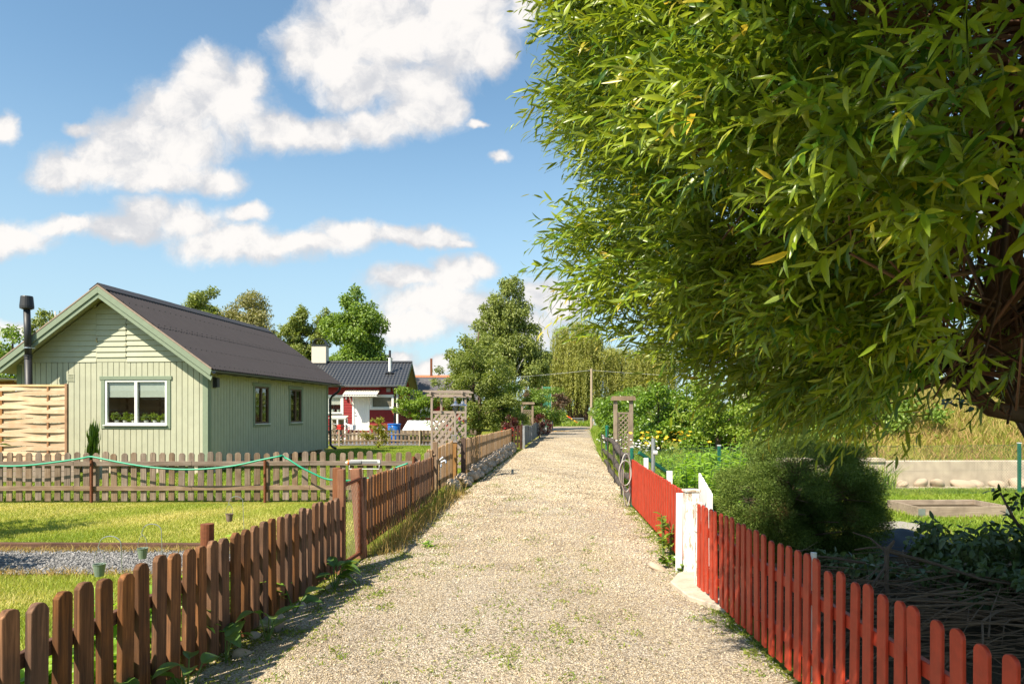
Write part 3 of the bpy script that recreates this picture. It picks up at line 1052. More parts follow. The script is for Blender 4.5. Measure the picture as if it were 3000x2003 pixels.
def fence_root(name, label, p0, p1, group=None):
    d = Vector((p1[0] - p0[0], p1[1] - p0[1], 0))
    rz = math.atan2(d.y, d.x)
    return thing(name, label, 'fence', (p0[0], p0[1], 0), rz, group), d.length


def picket_fence(name, label, p0, p1, n, w, t, z0, z1, style, mat, railmat, rails, side, rail_t=0.03, group=None, tilt=0.012, endz=(0, 0, 0, 0), bevel=0.003, skip=()):
    """endz: extra (bottom, top) height at start and end of the run"""
    root, L = fence_root(name, label, p0, p1, group)
    b0, t0, b1, t1 = endz
    hgt = z1 - z0
    ms = picket_meshes(w, t, hgt, style, mat, 5, bevel)
    rg = random.Random(len(label))
    for i in range(n):
        if i in skip:
            continue
        f = i / (n - 1)
        x = f * L
        zb = z0 + b0 * (1 - f) + b1 * f
        zt = z1 + t0 * (1 - f) + t1 * f
        place_mesh('picket', ms[rg.randrange(8)], root, (x + rg.uniform(-.006, .006), rg.uniform(-.003, .003), zb + rg.uniform(-.012, .012)),
                   (rg.uniform(-tilt, tilt) * 0.5, rg.uniform(-tilt, tilt), rg.uniform(-.02, .02)), (1, 1, (zt - zb) / hgt))
    for (za, zb, rh) in rails:
        mb = MB()
        yy = side * (t / 2 + rail_t / 2 + 0.001)
        k = max(1, round(L / 2.4))
        for q in range(k):
            f0, f1 = q / k, (q + 1) / k
            mb.beam((f0 * L - (0.05 if q == 0 else -0.002), yy + rg.uniform(-.003, .003), za + (zb - za) * f0 + rg.uniform(-.006, .006)),
                    (f1 * L + (0.05 if q == k - 1 else -0.002), yy + rg.uniform(-.003, .003), za + (zb - za) * f1 + rg.uniform(-.006, .006)), rail_t, rh)
        mb.build('rail', railmat, root, bevel=0.003)
    return root, L


def pole_part(root, x, y, z0, z1, r, mat, name='post', seg=12, lean=(0, 0)):
    mb = MB()
    mb.tube([(0, 0, 0), (lean[0], lean[1], z1 - z0)], r, seg)
    return mb.build(name, mat, root, smooth=False, loc=(x, y, z0))


def square_post(root, x, y, z0, z1, w, mat, name='post', lean=(0, 0), d=None):
    mb = MB()
    mb.beam((0, 0, 0), (lean[0], lean[1], z1 - z0), w, d or w, up=(0, 1, 0.001))
    return mb.build(name, mat, root, bevel=0.004, loc=(x, y, z0))


def build_fences():
    # grey weathered fence across the garden
    root, L = picket_fence('picket_fence', 'weathered grey picket fence across the lawn in front of the pale green house', (-12.6, 12.72), (-1.62, 12.95), 63, 0.112, 0.022, 0.03, 0.945, 'dogear',
                           'grey_wood', 'grey_wood_rail', [(0.73, 0.73, 0.085), (0.27, 0.27, 0.085)], -1, 0.032, tilt=0.018)
    for px in (207, 603):
        x = (px - CX) * 12.7 / F0
        pole_part(root, x + 12.6, -0.085, 0, 0.80, 0.027, 'rust')
    pole_part(root, (948 - CX) * 12.85 / F0 + 12.6, -0.06, 0, 0.86, 0.03, 'rust')
    # brown fence in the foreground
    root, L = picket_fence('picket_fence', 'dark brown worn picket fence in the left foreground beside the gravel', (-2.215, 2.15), (-1.80, 7.02), 33, 0.098, 0.034, 0.03, 0.845, 'dogear',
                           'brown_wood', 'brown_wood_rail', [(0.60, 0.60, 0.07), (0.22, 0.22, 0.07)], 1, 0.035, tilt=0.016, endz=(0.0, 0.02, 0.04, -0.01))
    square_post(root, L + 0.13, -0.005, 0, 1.10, 0.07, 'post_wood')
    square_post(root, L + 0.20, 0.065, 0, 1.11, 0.08, 'post_wood')
    pole_part(root, 2.55, 0.10, 0, 0.93, 0.044, 'rust', seg=16)
    # second run, behind the gate
    root, L = picket_fence('picket_fence', 'brown picket fence with scalloped lit shadows between the rusty gate and the tan fence', (-1.745, 8.08), (-1.50, 12.9), 34, 0.090, 0.032, 0.12, 0.925, 'dogear',
                           'brown_wood', 'brown_wood_rail', [(0.66, 0.62, 0.07), (0.30, 0.24, 0.07)], 1, 0.035, tilt=0.012, endz=(0, 0, -0.1, -0.07))
    square_post(root, -0.12, 0.0, 0, 1.04, 0.11, 'post_wood', lean=(-0.03, 0.06))
    square_post(root, L * 0.55, 0.06, 0, 0.75, 0.06, 'brown_wood')
    # rusty gate
    g = thing('garden_gate', 'rusty tube gate with chain link mesh between two brown fence runs', 'gate', (-1.79, 7.25, 0), math.atan2(0.66, 0.03))
    mb = MB()
    mb.tube([(0.0, 0, 0.09), (0.66, 0, 0.07)], 0.024)
    mb.tube([(0.0, 0, 0.92), (0.66, 0, 0.93)], 0.024)
    mb.tube([(0.61, 0, 0.07), (0.61, 0, 0.93)], 0.024)
    mb.tube([(0.02, 0, 0.09), (0.02, 0, 0.92)], 0.02)
    mb.build('gate_frame', 'rust', g)
    mb = MB()
    for k in range(-13, 12):
        for s in (1, -1):
            a = 0.04 + k * 0.06
            pts = []
            for z in (0.11, 0.91):
                pts.append((a + (z - 0.11) * 0.8 if s > 0 else a + 0.64 - (z - 0.11) * 0.8, 0, z))
            p, q = Vector(pts[0]), Vector(pts[1])
            lo, hi = 0.03, 0.60
            d = q.x - p.x
            t0 = max(0, min((lo - p.x) / d, (hi - p.x) / d))
            t1 = min(1, max((lo - p.x) / d, (hi - p.x) / d))
            if t1 - t0 > 0.03:
                mb.tube([p.lerp(q, t0), p.lerp(q, t1)], 0.0013, 3, False)
    mb.build('wire_mesh', 'wire_grey', g)
    mb = MB()
    mb.box(0.60, 0.70, -0.02, 0.02, 0.70, 0.78)
    mb.box(0.60, 0.70, -0.02, 0.02, 0.12, 0.18)
    mb.build('hinge', 'rust', g)
    # tan fence: two runs either side of the arbour posts
    root, L = picket_fence('picket_fence', 'short run of tan picket fence behind the water tap post', (-1.63, 13.15), (-1.38, 15.8), 20, 0.068, 0.02, 0.08, 0.95, 'point',
                           'tan_wood', 'tan_wood_rail', [(0.72, 0.72, 0.06), (0.28, 0.28, 0.06)], 1, 0.03, tilt=0.006, endz=(0, 0, 0.02, 0.08))
    root, L = picket_fence('picket_fence', 'long tan picket fence standing above the row of fieldstones', (-1.14, 16.35), (-0.06, 30.6), 96, 0.095, 0.02, 0.2, 1.06, 'point',
                           'tan_wood', 'tan_wood_rail', [(0.84, 0.74, 0.06), (0.42, 0.34, 0.06)], 1, 0.03, tilt=0.005, endz=(0, 0, -0.1, -0.13), bevel=0)
    gp = thing('gate_post', 'pair of square timber posts with a small lantern on the nearer one', 'post', (-1.36, 16.0, 0))
    mb = MB()
    mb.box(-0.075, 0.075, -0.075, 0.075, 0, 0.98)
    mb.build('post', 'amber_wood', gp, bevel=0.004)
    mb = MB()
    mb.box(-0.09, 0.09, -0.09, 0.09, 0.981, 1.01)
    mb.build('post_cap', 'taupe_wood', gp, bevel=0.003)
    mb = MB()
    mb.box(0.155, 0.265, 0.1, 0.21, 0, 1.08)
    mb.build('post', 'dark_post_wood', gp, bevel=0.004)
    ln = thing('solar_lantern', 'small black square lantern standing on the tan gate post', 'lantern', (-1.36, 16.0, 1.012))
    mb = MB()
    mb.box(-0.06, 0.06, -0.06, 0.06, 0, 0.02)
    for sx in (-1, 1):
        for sy in (-1, 1):
            mb.box(sx * 0.055 - 0.006, sx * 0.055 + 0.006, sy * 0.055 - 0.006, sy * 0.055 + 0.006, 0.02, 0.13)
    mb.box(-0.065, 0.065, -0.065, 0.065, 0.13, 0.145)
    mb.build('lantern_frame', 'plastic_grey', ln)
    mb = MB()
    mb.box(-0.05, 0.05, -0.05, 0.05, 0.021, 0.129)
    mb.build('lantern_glass', 'glass', ln)
    # dark low fence bits and posts in the gap before the grey gate
    root, L = picket_fence('picket_fence', 'short dark picket fence in the gap between the tan fence and the grey boards', (-0.05, 31.2), (0.42, 31.4), 4, 0.09, 0.02, 0.05, 0.95, 'flat',
                           'dark_post_wood', 'dark_post_wood', [(0.7, 0.7, 0.06), (0.3, 0.3, 0.06)], 1, 0.03)
    square_post(root, 0.50, 0, 0, 1.05, 0.1, 'dark_post_wood')
    # grey board fence
    root, L = fence_root('board_fence', 'grey board fence with close vertical planks along the far left of the lane', (0.50, 31.5), (1.80, 45.6))
    mb = MB()
    rg = random.Random(3)
    x = 0.15
    while x < L:
        w = rg.uniform(0.17, 0.22)
        if not 6.0 < x < 6.25:
            mb.box(x, x + w - 0.012, -0.012 + rg.uniform(0, .012), 0.012, 0.10, 0.98 + rg.uniform(-.03, .03) + 0.05 * math.sin(x * 0.8))
        x += w
    mb.build('board_panel', 'grey_board', root)
    mb = MB()
    mb.box(0, L, 0.014, 0.06, 0.75, 0.84)
    mb.box(0, L, 0.014, 0.06, 0.28, 0.37)
    mb.build('rail', 'grey_board', root)
    square_post(root, 0.0, -0.05, 0, 1.06, 0.30, 'grey_board', d=0.10)
    root, L = fence_root('board_fence', 'brownish board fence beyond the grey gate boards', (1.9, 46.5), (2.75, 57.0))
    mb = MB()
    x = 0.0
    while x < L:
        w = rg.uniform(0.16, 0.2)
        mb.box(x, x + w - 0.01, -0.012, 0.012, 0.08, 0.98 + rg.uniform(-.02, .02))
        x += w
    mb.build('board_panel', 'pole_wood', root)
    square_post(root, L + 0.35, 0, 0, 1.1, 0.28, 'grey_board')
    root, L = picket_fence('picket_fence', 'pale far picket fence at the end of the left lane side', (3.2, 59.5), (3.95, 66), 22, 0.14, 0.03, 0.1, 1.0, 'flat', 'grey_board', 'grey_board',
                           [(0.75, 0.75, 0.08), (0.3, 0.3, 0.08)], 1, 0.04, bevel=0)
    # fence between the lawn and the red house
    root, L = picket_fence('picket_fence', 'low grey brown picket fence in front of the red house', (-9.6, 34.0), (-4.55, 34.1), 27, 0.112, 0.022, 0.08, 0.80, 'soft',
                           'grey_wood', 'grey_wood_rail', [(0.58, 0.58, 0.07), (0.27, 0.27, 0.07)], -1, 0.03, tilt=0.01)
    for px in (778, 962):
        pole_part(root, (px - 1174) * 33.9 / F0 + 9.6, -0.10, 0, 0.80, 0.045, 'pole_wood')
    root, L = picket_fence('picket_fence', 'grey brown picket fence running behind the taupe arbour', (-4.4, 34.1), (-1.9, 35.2), 14, 0.112, 0.022, 0.05, 0.78, 'soft',
                           'grey_wood', 'grey_wood_rail', [(0.56, 0.56, 0.07), (0.25, 0.25, 0.07)], -1, 0.03, tilt=0.01)
    pole_part(root, 2.1, -0.10, 0, 0.85, 0.045, 'pole_wood')

    # ---- right side of the lane
    root, L = picket_fence('picket_fence', 'red painted picket fence with rounded tops in the right foreground', (1.755, 1.85), (1.755, 6.42), 34, 0.078, 0.017, 0.06, 0.845, 'round',
                           'red_paint', 'red_paint', [(0.60, 0.60, 0.07), (0.24, 0.24, 0.07)], -1, 0.035, tilt=0.022)
    # close boarded red fence
    root, L = fence_root('board_fence', 'close boarded bright red fence beyond the white gate posts', (1.875, 7.35), (2.17, 12.55))
    for (a, b, wd, seed) in ((0.0, L * 0.22, 0.098, 1), (L * 0.225, L, 0.086, 2)):
        mb = MB()
        rg = random.Random(seed)
        x = a
        i = 0
        while x < b - 0.03:
            f = x / L
            off = (0.012 if i % 2 else 0.0)
            mb.box(x, x + wd - 0.004, off - 0.01, off + 0.010, 0.07 - 0.02 * f, 0.835 + 0.02 * f + rg.uniform(-.007, .007))
            x += wd
            i += 1
        mb.build('board_panel', 'red_paint', root, bevel=0.003)
    mb = MB()
    mb.box(0, L, -0.045, -0.011, 0.60, 0.67)
    mb.box(0, L, -0.045, -0.011, 0.2, 0.27)
    mb.build('rail', 'red_paint', root)
    square_post(root, 1.55, -0.09, 0, 0.93, 0.07, 'white_paint')
    square_post(root, 3.75, -0.09, 0, 0.95, 0.07, 'white_paint')
    # white gate and its posts
    g = thing('garden_gate', 'white picket gate standing open behind the white gate posts', 'gate', (1.965, 6.72, 0), math.atan2(1.25, 0.22))
    ms = picket_meshes(0.09, 0.022, 0.80, 'round', 'white_paint', 3)
    for i in range(12):
        place_mesh('picket', ms[i % 3], g, (0.04 + i * 0.105, 0, 0.07 + 0.008 * i), (0, 0, 0), (1, 1, 1.03))
    mb = MB()
    mb.box(0, 1.25, -0.045, -0.013, 0.62, 0.70)
    mb.box(0, 1.25, -0.045, -0.013, 0.2, 0.28)
    mb.build('rail', 'white_paint', g)
    p = thing('gate_post', 'thick peeling white gate post at the end of the close red boards', 'post', (1.87, 7.1, 0), 0.04)
    mb = MB()
    mb.box(-0.075, 0.065, -0.06, 0.06, 0, 0.87)
    mb.build('post', 'peeling_white', p, bevel=0.006)
    mb = MB()
    mb.box(-0.085, 0.075, -0.07, 0.07, 0.872, 0.895)
    mb.build('post_cap', 'peeling_white', p, bevel=0.003)
    mb = MB()
    mb.beam((-0.11, 0.09, 0.0), (-0.085, 0.15, 0.84), 0.07, 0.02, up=(0, 1, 0))
    mb.build('side_board', 'white_paint', p, bevel=0.004)
    p = thing('gate_post', 'slim greyed white gate post beside the first red picket', 'post', (1.795, 6.55, 0), 0.02)
    mb = MB()
    mb.box(-0.035, 0.03, -0.035, 0.035, 0, 0.83)
    mb.build('post', 'peeling_white', p, bevel=0.004)
    mb = MB()
    mb.box(-0.038, 0.033, -0.038, 0.038, 0.55, 0.556)
    mb.build('wire_band', 'galvanised', p)
    # concrete slab at the gate
    mb = MB()
    mb.prism([(1.58, 6.12, 0), (1.80, 5.72, 0), (1.95, 6.5, 0), (1.95, 7.2, 0), (1.70, 7.0, 0), (1.54, 6.65, 0)], (0, 0, 0.055))
    tag(mb.build('concrete_slab', 'concrete', bevel=0.01), 'pale concrete doorstep slab in front of the white gate posts', 'slab')
    # round log fence
    lf = thing('log_fence', 'dark round log rail fence with upright paired sticks beside the daisies', 'fence', (2.2, 12.75, 0))
    end = Vector((1.0, 11.0, 0))
    for (za, zb, nm) in ((0.07, 0.05, 0), (0.44, 0.40, 1), (0.86, 0.87, 2)):
        mb = MB()
        pts = [Vector((0, 0, za)).lerp(Vector((end.x, end.y, zb)), t) + Vector((0.03 * math.sin(t * 9 + nm), 0, -0.05 * math.sin(t * math.pi * 3) * (nm > 0) + 0.02 * math.sin(t * 17 + nm))) for t in [i / 14 for i in range(15)]]
        mb.tube(pts, [0.060 + 0.009 * math.sin(i * 1.7) for i in range(15)], 10)
        mb.build('rail', 'log_wood', lf, smooth=True)
    for t in (0.10, 0.32, 0.58, 0.96):
        for s in (-1, 1):
            mb = MB()
            mb.tube([(0, 0, 0), (0.03 * s, 0.04, 1.02 + 0.1 * math.sin(t * 40 + s))], [0.017, 0.013], 7)
            mb.build('stick', 'stick_wood', lf, loc=(end.x * t + s * 0.085, end.y * t + 0.05 * s, 0))
    # chain link fence to the right
    cl = thing('chain_link_fence', 'green chain link fence with thin posts crossing the garden on the right', 'fence', (2.14, 12.2, 0))
    corner, far = Vector((1.87, 1.02, 0)), Vector((11.6, 2.5, 0))
    mid = Vector((8.45, 2.05, 0))

    def sq(p, z1, w=0.055):
        m_ = MB()
        m_.box(-w / 2, w / 2, -w / 2, w / 2, 0, z1 - 0.02)
        po = m_.build('post', 'post_green', cl, bevel=0.004, loc=p)
        m_ = MB()
        m_.box(-w / 2 - 0.004, w / 2 + 0.004, -w / 2 - 0.004, w / 2 + 0.004, z1 - 0.019, z1)
        m_.build('post_cap', 'plastic_light', po)
    sq(Vector((0, 0, 0)), 1.08)
    sq(corner, 1.06)
    sq(mid, 1.06)
    sq(far, 1.05)
    mb = MB()
    mb.beam((0.14, 0.06, 0.97), (1.28, 0.70, 0.22), 0.055, 0.055)
    mb.build('brace', 'post_green', cl)
    mb = MB()

    def wires(p, q, h=0.98, s=0.062):
        d = q - p
        L_ = d.length
        d.normalize()
        k = int(L_ / s)
        for sg in (1, -1):
            for i in range(-int(h / s), k + 1):
                a, b = i * s, i * s + h
                a0, b0 = max(a, 0), min(b, L_)
                if b0 - a0 < 0.05:
                    continue
                z0 = (a0 - a) if sg > 0 else h - (a0 - a)
                z1 = (b0 - a) if sg > 0 else h - (b0 - a)
                mb.tube([p + d * a0 + Vector((0, 0, z0 + 0.03)), p + d * b0 + Vector((0, 0, z1 + 0.03))], 0.0019, 3, False)
        for z in (0.03, 0.5, h + 0.03):
            mb.tube([p + Vector((0, 0, z)), q + Vector((0, 0, z))], 0.0024, 4, False)
    wires(Vector((0, -0.04, 0)), corner + Vector((0, -0.04, 0)))
    wires(corner + Vector((0, -0.04, 0)), mid + Vector((0, -0.04, 0)))
    wires(mid + Vector((0, -0.04, 0)), far + Vector((0, -0.04, 0)))
    mb.build('wire_mesh', 'wire_green', cl)
    # coil of grey hose on the end post
    mb = MB()
    for k in range(3):
        pts = []
        for i in range(25):
            a = 2 * math.pi * i / 24
            rx = 0.075 + 0.02 * k
            pts.append((2.06 - 0.02 + rx * math.sin(a) - 0.02 * k, 12.12 - 0.03 * k + 0.04 * math.sin(a), 0.62 - 0.13 * (k == 0) + (0.46 - 0.12 * k) * math.cos(a)))
        mb.tube(pts, 0.012, 6)
    tag(mb.build('garden_hose', 'hose_grey', smooth=True), 'grey hose hanging in long loops on the green end post', 'hose')
    # metal pipes
    pm = thing('metal_pipe', 'grey steel pipe with a cap knob behind the close red boards', 'pipe', (2.07, 10.05, 0))
    mb = MB()
    mb.tube([(0, 0, 0), (0.01, 0, 1.31)], 0.03, 12)
    mb.build('pipe', 'galvanised', pm, smooth=False)
    mb = MB()
    mb.tube([(0, -0.04, 1.10), (0.06, -0.05, 1.10)], 0.035, 10)
    mb.build('clamp', 'plastic_light', pm)
    mb = MB()
    mb.tube([(1.905, 4.3, 0), (1.90, 4.3, 0.815)], 0.018, 12)
    tag(mb.build('white_pipe', 'plastic_white'), 'thin white plastic pipe standing behind the red pickets', 'pipe')
    mb = MB()
    mb.tube([(3.33, 23.9, 0), (3.33, 23.9, 1.18)], 0.06, 12)
    mb.lathe([(0.066, 1.181), (0.066, 1.22), (0.0, 1.23)], 12, (3.33, 23.9, 0))
    tag(mb.build('fence_post', 'post_green'), 'round green post beside the far end of the log fence', 'post')


# ================================================================== PALE GREEN HOUSE
HW, HL, EZ = 5.5, 9.1, 3.02


def boards_wall(mb, x0, x1, zf, openings, pitch, axis, rg, groove=0.017, depth=0.028, tops=None, zb=0.22):
    """vertical boards over [x0,x1]; openings = [(a,b,z0,z1)]; axis 'x' faces -y, axis 'y' faces +x"""
    x = x0
    while x < x1 - 0.01:
        a, b = x, min(x1, x + pitch)
        spans = []
        cuts = sorted(set([a, b] + [c for o in openings for c in (o[0], o[1]) if a < c < b]))
        for c0, c1 in zip(cuts, cuts[1:]):
            mid = (c0 + c1) / 2
            segs = [(zb, tops(mid) if tops else zf)]
            for (oa, ob, oz0, oz1) in openings:
                if oa <= mid <= ob:
                    new = []
                    for (s0, s1) in segs:
                        if oz0 > s0:
                            new.append((s0, min(s1, oz0)))
                        if oz1 < s1:
                            new.append((max(s0, oz1), s1))
                    segs = new
            g0 = groove if c0 == a else 0
            d = depth + rg.uniform(-.002, .002)
            for s0, s1 in segs:
                if axis == 'x':
                    mb.box(c0 + g0, c1, -d, 0, s0, s1)
                else:
                    mb.box(0, d, c0 + g0, c1, s0, s1)
        x += pitch


def window_unit(house, tree, axis, a, b, z0, z1, casing, frame_mat, panes, ledge=True, deep=0.10, casew=0.11, sill_mat='white_paint'):
    """window as a part with frame, panes and blind as sub-parts. a..b along the wall, casing outside that"""
    def bx(m, u0, u1, d0, d1, z0_, z1_):
        if axis == 'x':
            m.box(u0, u1, -d1, -d0, z0_, z1_)
        else:
            m.box(d0, d1, u0, u1, z0_, z1_)
    m = MB()
    bx(m, a - casew, a - 0.002, 0.0, 0.05, z0 - casew, z1)
    bx(m, b + 0.002, b + casew, 0.0, 0.05, z0 - casew, z1)
    bx(m, a, b, 0.0, 0.048, z0 - casew, z0 - 0.03)
    bx(m, a - casew - 0.04, b + casew + 0.04, 0.0, 0.058, z1 + 0.004, z1 + casew * 0.95)
    w = m.build('window', casing, house, bevel=0.004)
    m = MB()
    fw = 0.055
    bx(m, a, a + fw, -0.05, 0.035, z0, z1)
    bx(m, b - fw, b, -0.05, 0.035, z0, z1)
    bx(m, a + fw, b - fw, -0.05, 0.034, z1 - fw, z1)
    bx(m, a + fw, b - fw, -0.05, 0.034, z0, z0 + fw)
    step = (b - a) / panes
    for k in range(1, panes):
        c = a + k * step
        bx(m, c - 0.04, c + 0.04, -0.05, 0.036, z0 + fw, z1 - fw)
    m.build('window_frame', frame_mat, w, bevel=0.004)
    if ledge:
        m = MB()
        bx(m, a - 0.03, b + 0.03, 0.0, 0.10, z0 - 0.029, z0 - 0.005)
        m.build('window_sill', sill_mat, w, bevel=0.003)
    m = MB()
    for k in range(panes):
        c0 = a + k * step + (fw if k == 0 else 0.04)
        c1 = a + (k + 1) * step - (fw if k == panes - 1 else 0.04)
        bx(m, c0, c1, -0.010, -0.004, z0 + fw, z1 - fw)
    m.build('pane', 'glass', w)
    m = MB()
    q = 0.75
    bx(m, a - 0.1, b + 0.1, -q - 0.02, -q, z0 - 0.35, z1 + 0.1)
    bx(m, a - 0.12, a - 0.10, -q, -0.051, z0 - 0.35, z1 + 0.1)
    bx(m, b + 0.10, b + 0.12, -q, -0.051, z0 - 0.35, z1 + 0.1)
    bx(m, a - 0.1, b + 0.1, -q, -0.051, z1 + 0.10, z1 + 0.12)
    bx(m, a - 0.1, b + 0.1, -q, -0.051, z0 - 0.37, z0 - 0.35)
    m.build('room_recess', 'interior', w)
    return w


def build_green_house():
    h = thing('house', 'pale green wooden house with dark corrugated roof and sage trim', 'house', (-8.3, 18.6, 0), -R(5.03))
    rg = random.Random(2)
    SL = 0.707
    AP = EZ - 0.18 + 0.0
    ridge_z = 2.84 + (HW / 2 + 0.42) * SL         # outer top of the roof at the ridge
    roof_z = lambda x: ridge_z - abs(x + HW / 2) * SL
    # front wall
    mb = MB()
    win = (-2.93, -1.14, 1.345, 2.575)
    boards_wall(mb, -HW, 0, 3.06, [win], 0.165, 'x', rg, tops=lambda x: min(3.06, roof_z(x) - 0.14))
    # backing, with the window hole left free
    mb.box(-HW + 0.01, win[0], 0.001, 0.12, 0.24, 2.9)
    mb.box(win[1], -0.01, 0.001, 0.12, 0.24, 2.9)
    mb.box(win[0], win[1], 0.001, 0.12, 0.24, win[2] - 0.012)
    mb.box(win[0], win[1], 0.001, 0.12, win[3] + 0.012, 2.9)
    mb.build('front_wall', 'house_green', h)
    # gable cladding, laid as overlapping horizontal boards; the hatch in the middle stands proud
    mb = MB()
    z = 3.07
    i = 0
    while z < ridge_z - 0.25:
        z1 = min(z + 0.148, ridge_z - 0.2)
        xa = (ridge_z - 0.13 - z) / SL
        xb = max(0.02, (ridge_z - 0.13 - z1) / SL)
        c = -HW / 2
        for s0, s1, e in ((-1, -0.44, 0), (0.44, 1, 0)):
            lo = [max(-xa, s0 * 9) if s0 < 0 else s0, min(xa, s1 * 9) if s1 > 0.9 else s1]
            hi = [-xb if s0 < 0 else s0, xb if s1 > 0.9 else s1]
            if s0 < 0:
                a0, a1, b0, b1 = -xa, -0.44, -xb, -0.44
            else:
                a0, a1, b0, b1 = 0.44, xa, 0.44, xb
            if a1 - a0 < 0.03:
                continue
            if b1 < b0:
                b0 = b1 = (a0 if s0 > 0 else a1)
            mb.add([(c + a0, -0.046, z), (c + a1, -0.046, z), (c + b1, -0.016, z1), (c + b0, -0.016, z1), (c + a0, 0, z), (c + a1, 0, z), (c + b1, 0, z1), (c + b0, 0, z1)],
                   [(0, 1, 2, 3), (0, 4, 5, 1), (4, 7, 6, 5), (0, 3, 7, 4), (1, 5, 6, 2), (3, 2, 6, 7)])
        z += 0.150
        i += 1
    mb.prism([(-HW + 0.05, 0.01, 3.0), (-0.05, 0.01, 3.0), (-HW / 2, 0.01, ridge_z - 0.16)], (0, 0.1, 0))
    mb.build('gable', 'house_green', h)
    mb = MB()
    c = -HW / 2
    z = 3.20
    while z < 4.62:
        hw0 = min(0.43, (ridge_z - 0.16 - z) / SL)
        mb.add([(c - hw0, -0.058, z), (c + hw0, -0.058, z), (c + min(0.43, (ridge_z - .16 - z - .15) / SL), -0.03, z + 0.146), (c - min(0.43, (ridge_z - .16 - z - .15) / SL), -0.03, z + 0.146),
                (c - hw0, 0, z), (c + hw0, 0, z), (c + min(0.43, (ridge_z - .16 - z - .15) / SL), 0, z + 0.146), (c - min(0.43, (ridge_z - .16 - z - .15) / SL), 0, z + 0.146)],
               [(0, 1, 2, 3), (0, 4, 5, 1), (4, 7, 6, 5), (0, 3, 7, 4), (1, 5, 6, 2), (3, 2, 6, 7)])
        z += 0.150
    mb.box(c - 0.43, c + 0.43, -0.034, 0, 3.072, 3.198)
    hatch = mb.build('loft_hatch', 'house_green', h)
    mb = MB()
    mb.tube([(c - 0.40, -0.05, 3.74), (c - 0.41, -0.075, 3.69), (c - 0.40, -0.06, 3.62)], 0.012, 6)
    mb.build('latch', 'brass', hatch)
    for zz in (3.50, 4.25):
        mb = MB()
        mb.box(c + 0.40, c + 0.46, -0.055, -0.036, zz, zz + .04)
        mb.build('hinge', 'brass', hatch)
    # right side wall
    side_wins = [(2.72, 3.70, 1.33, 2.50), (5.42, 6.40, 1.33, 2.50)]
    mb = MB()
    boards_wall(mb, 0.0, HL, 2.82, side_wins, 0.165, 'y', rg)
    xs = [0.01, 2.72, 3.70, 5.42, 6.40, HL - 0.01]
    for k in (0, 2, 4):
        mb.box(-0.12, -0.001, xs[k], xs[k + 1], 0.24, 2.82)
    for k in (1, 3):
        mb.box(-0.12, -0.001, xs[k], xs[k + 1], 0.24, 1.318)
        mb.box(-0.12, -0.001, xs[k], xs[k + 1], 2.512, 2.82)
    mb.build('side_wall', 'house_green', h)
    mb = MB()
    mb.box(-HW - 0.12, -HW + 0.0, 0.13, HL, 0.24, 2.8)
    mb.box(-HW + 0.01, -0.13, HL - 0.12, HL, 0.24, 2.8)
    mb.prism([(-HW + 0.05, HL - 0.1, 2.8), (-0.05, HL - 0.1, 2.8), (-HW / 2, HL - 0.1, ridge_z - 0.16)], (0, 0.1, 0))
    mb.build('rear_wall', 'house_green', h)
    # corner boards
    for bx_ in ((-0.11, 0.045, -0.05, -0.0315, 0.22, roof_z(0) - 0.12), (0.0315, 0.05, -0.0233, 0.10, 0.22, roof_z(0) - 0.12), (-HW - 0.03, -HW + 0.11, -0.05, -0.0315, 0.22, roof_z(-HW) - 0.14), (0.0315, 0.05, HL - 0.11, HL + 0.03, 0.22, 2.75)):
        mb = MB()
        mb.box(*bx_)
        mb.build('corner_board', 'sage_trim', h, bevel=0.003)
    # plinth
    mb = MB()
    for k in range(5):
        x = -HW + 0.3 + k * (HW - 0.6) / 4
        mb.box(x - 0.12, x + 0.12, 0.0, 0.2, 0, 0.23)
    for k in range(6):
        y = 0.4 + k * (HL - 0.8) / 5
        mb.box(-0.2, 0.0, y - 0.12, y + 0.12, 0, 0.23)
    mb.box(-HW + 0.3, -0.3, 0.3, HL - 0.3, 0.0, 0.235)
    mb.build('plinth', 'concrete', h)
    # windows
    w = window_unit(h, None, 'x', win[0], win[1], win[2], win[3], 'sage_trim', 'white_paint', 2)
    mb = MB()
    for k in range(2):
        a = win[0] + 0.07 + k * 0.9
        mb.box(a, a + 0.78, 0.035, 0.038, 2.13, 2.53)
        mb.box(a, a + 0.78, 0.030, 0.043, 2.10, 2.13)
    mb.build('roller_blind', 'blind', w)
    for (a, b, z0, z1) in side_wins:
        window_unit(h, None, 'y', a, b, z0, z1, 'sage_trim', 'window_brown', 2)
    # roof: corrugated sheets, one per slope
    y0, y1 = -0.56, HL + 0.5
    nwave = int((y1 - y0) / 0.135)
    for sgn in (1, -1):
        mb = MB()

        def fn(u, v, sgn=sgn):
            y = y0 + (y1 - y0) * u
            t = v
            d = t * (HW / 2 + 0.46)
            wv = 0.014 * math.cos(u * nwave * 2 * math.pi)
            return (-HW / 2 + sgn * d, y, ridge_z + 0.02 - d * SL + wv)
        nu = nwave * 6
        for (ta, tb) in ((0.0, 0.505), (0.50, 1.0)):
            vs = []
            for zoff in (0.0, -0.012):
                for t in (ta, tb):
                    for i in range(nu + 1):
                        p = fn(i / nu, t)
                        vs.append((p[0], p[1], p[2] + zoff + (0.010 if ta == 0.0 else 0.0) - (0.012 if t < 0.5001 and False else 0.0)))
            k = nu + 1
            fs = [(i, i + 1, k + i + 1, k + i) for i in range(nu)] + [(2 * k + i, 3 * k + i, 3 * k + i + 1, 2 * k + i + 1) for i in range(nu)]
            mb.add(vs, fs)
        rf = mb.build('roof', 'roof_brown', h, smooth=True)
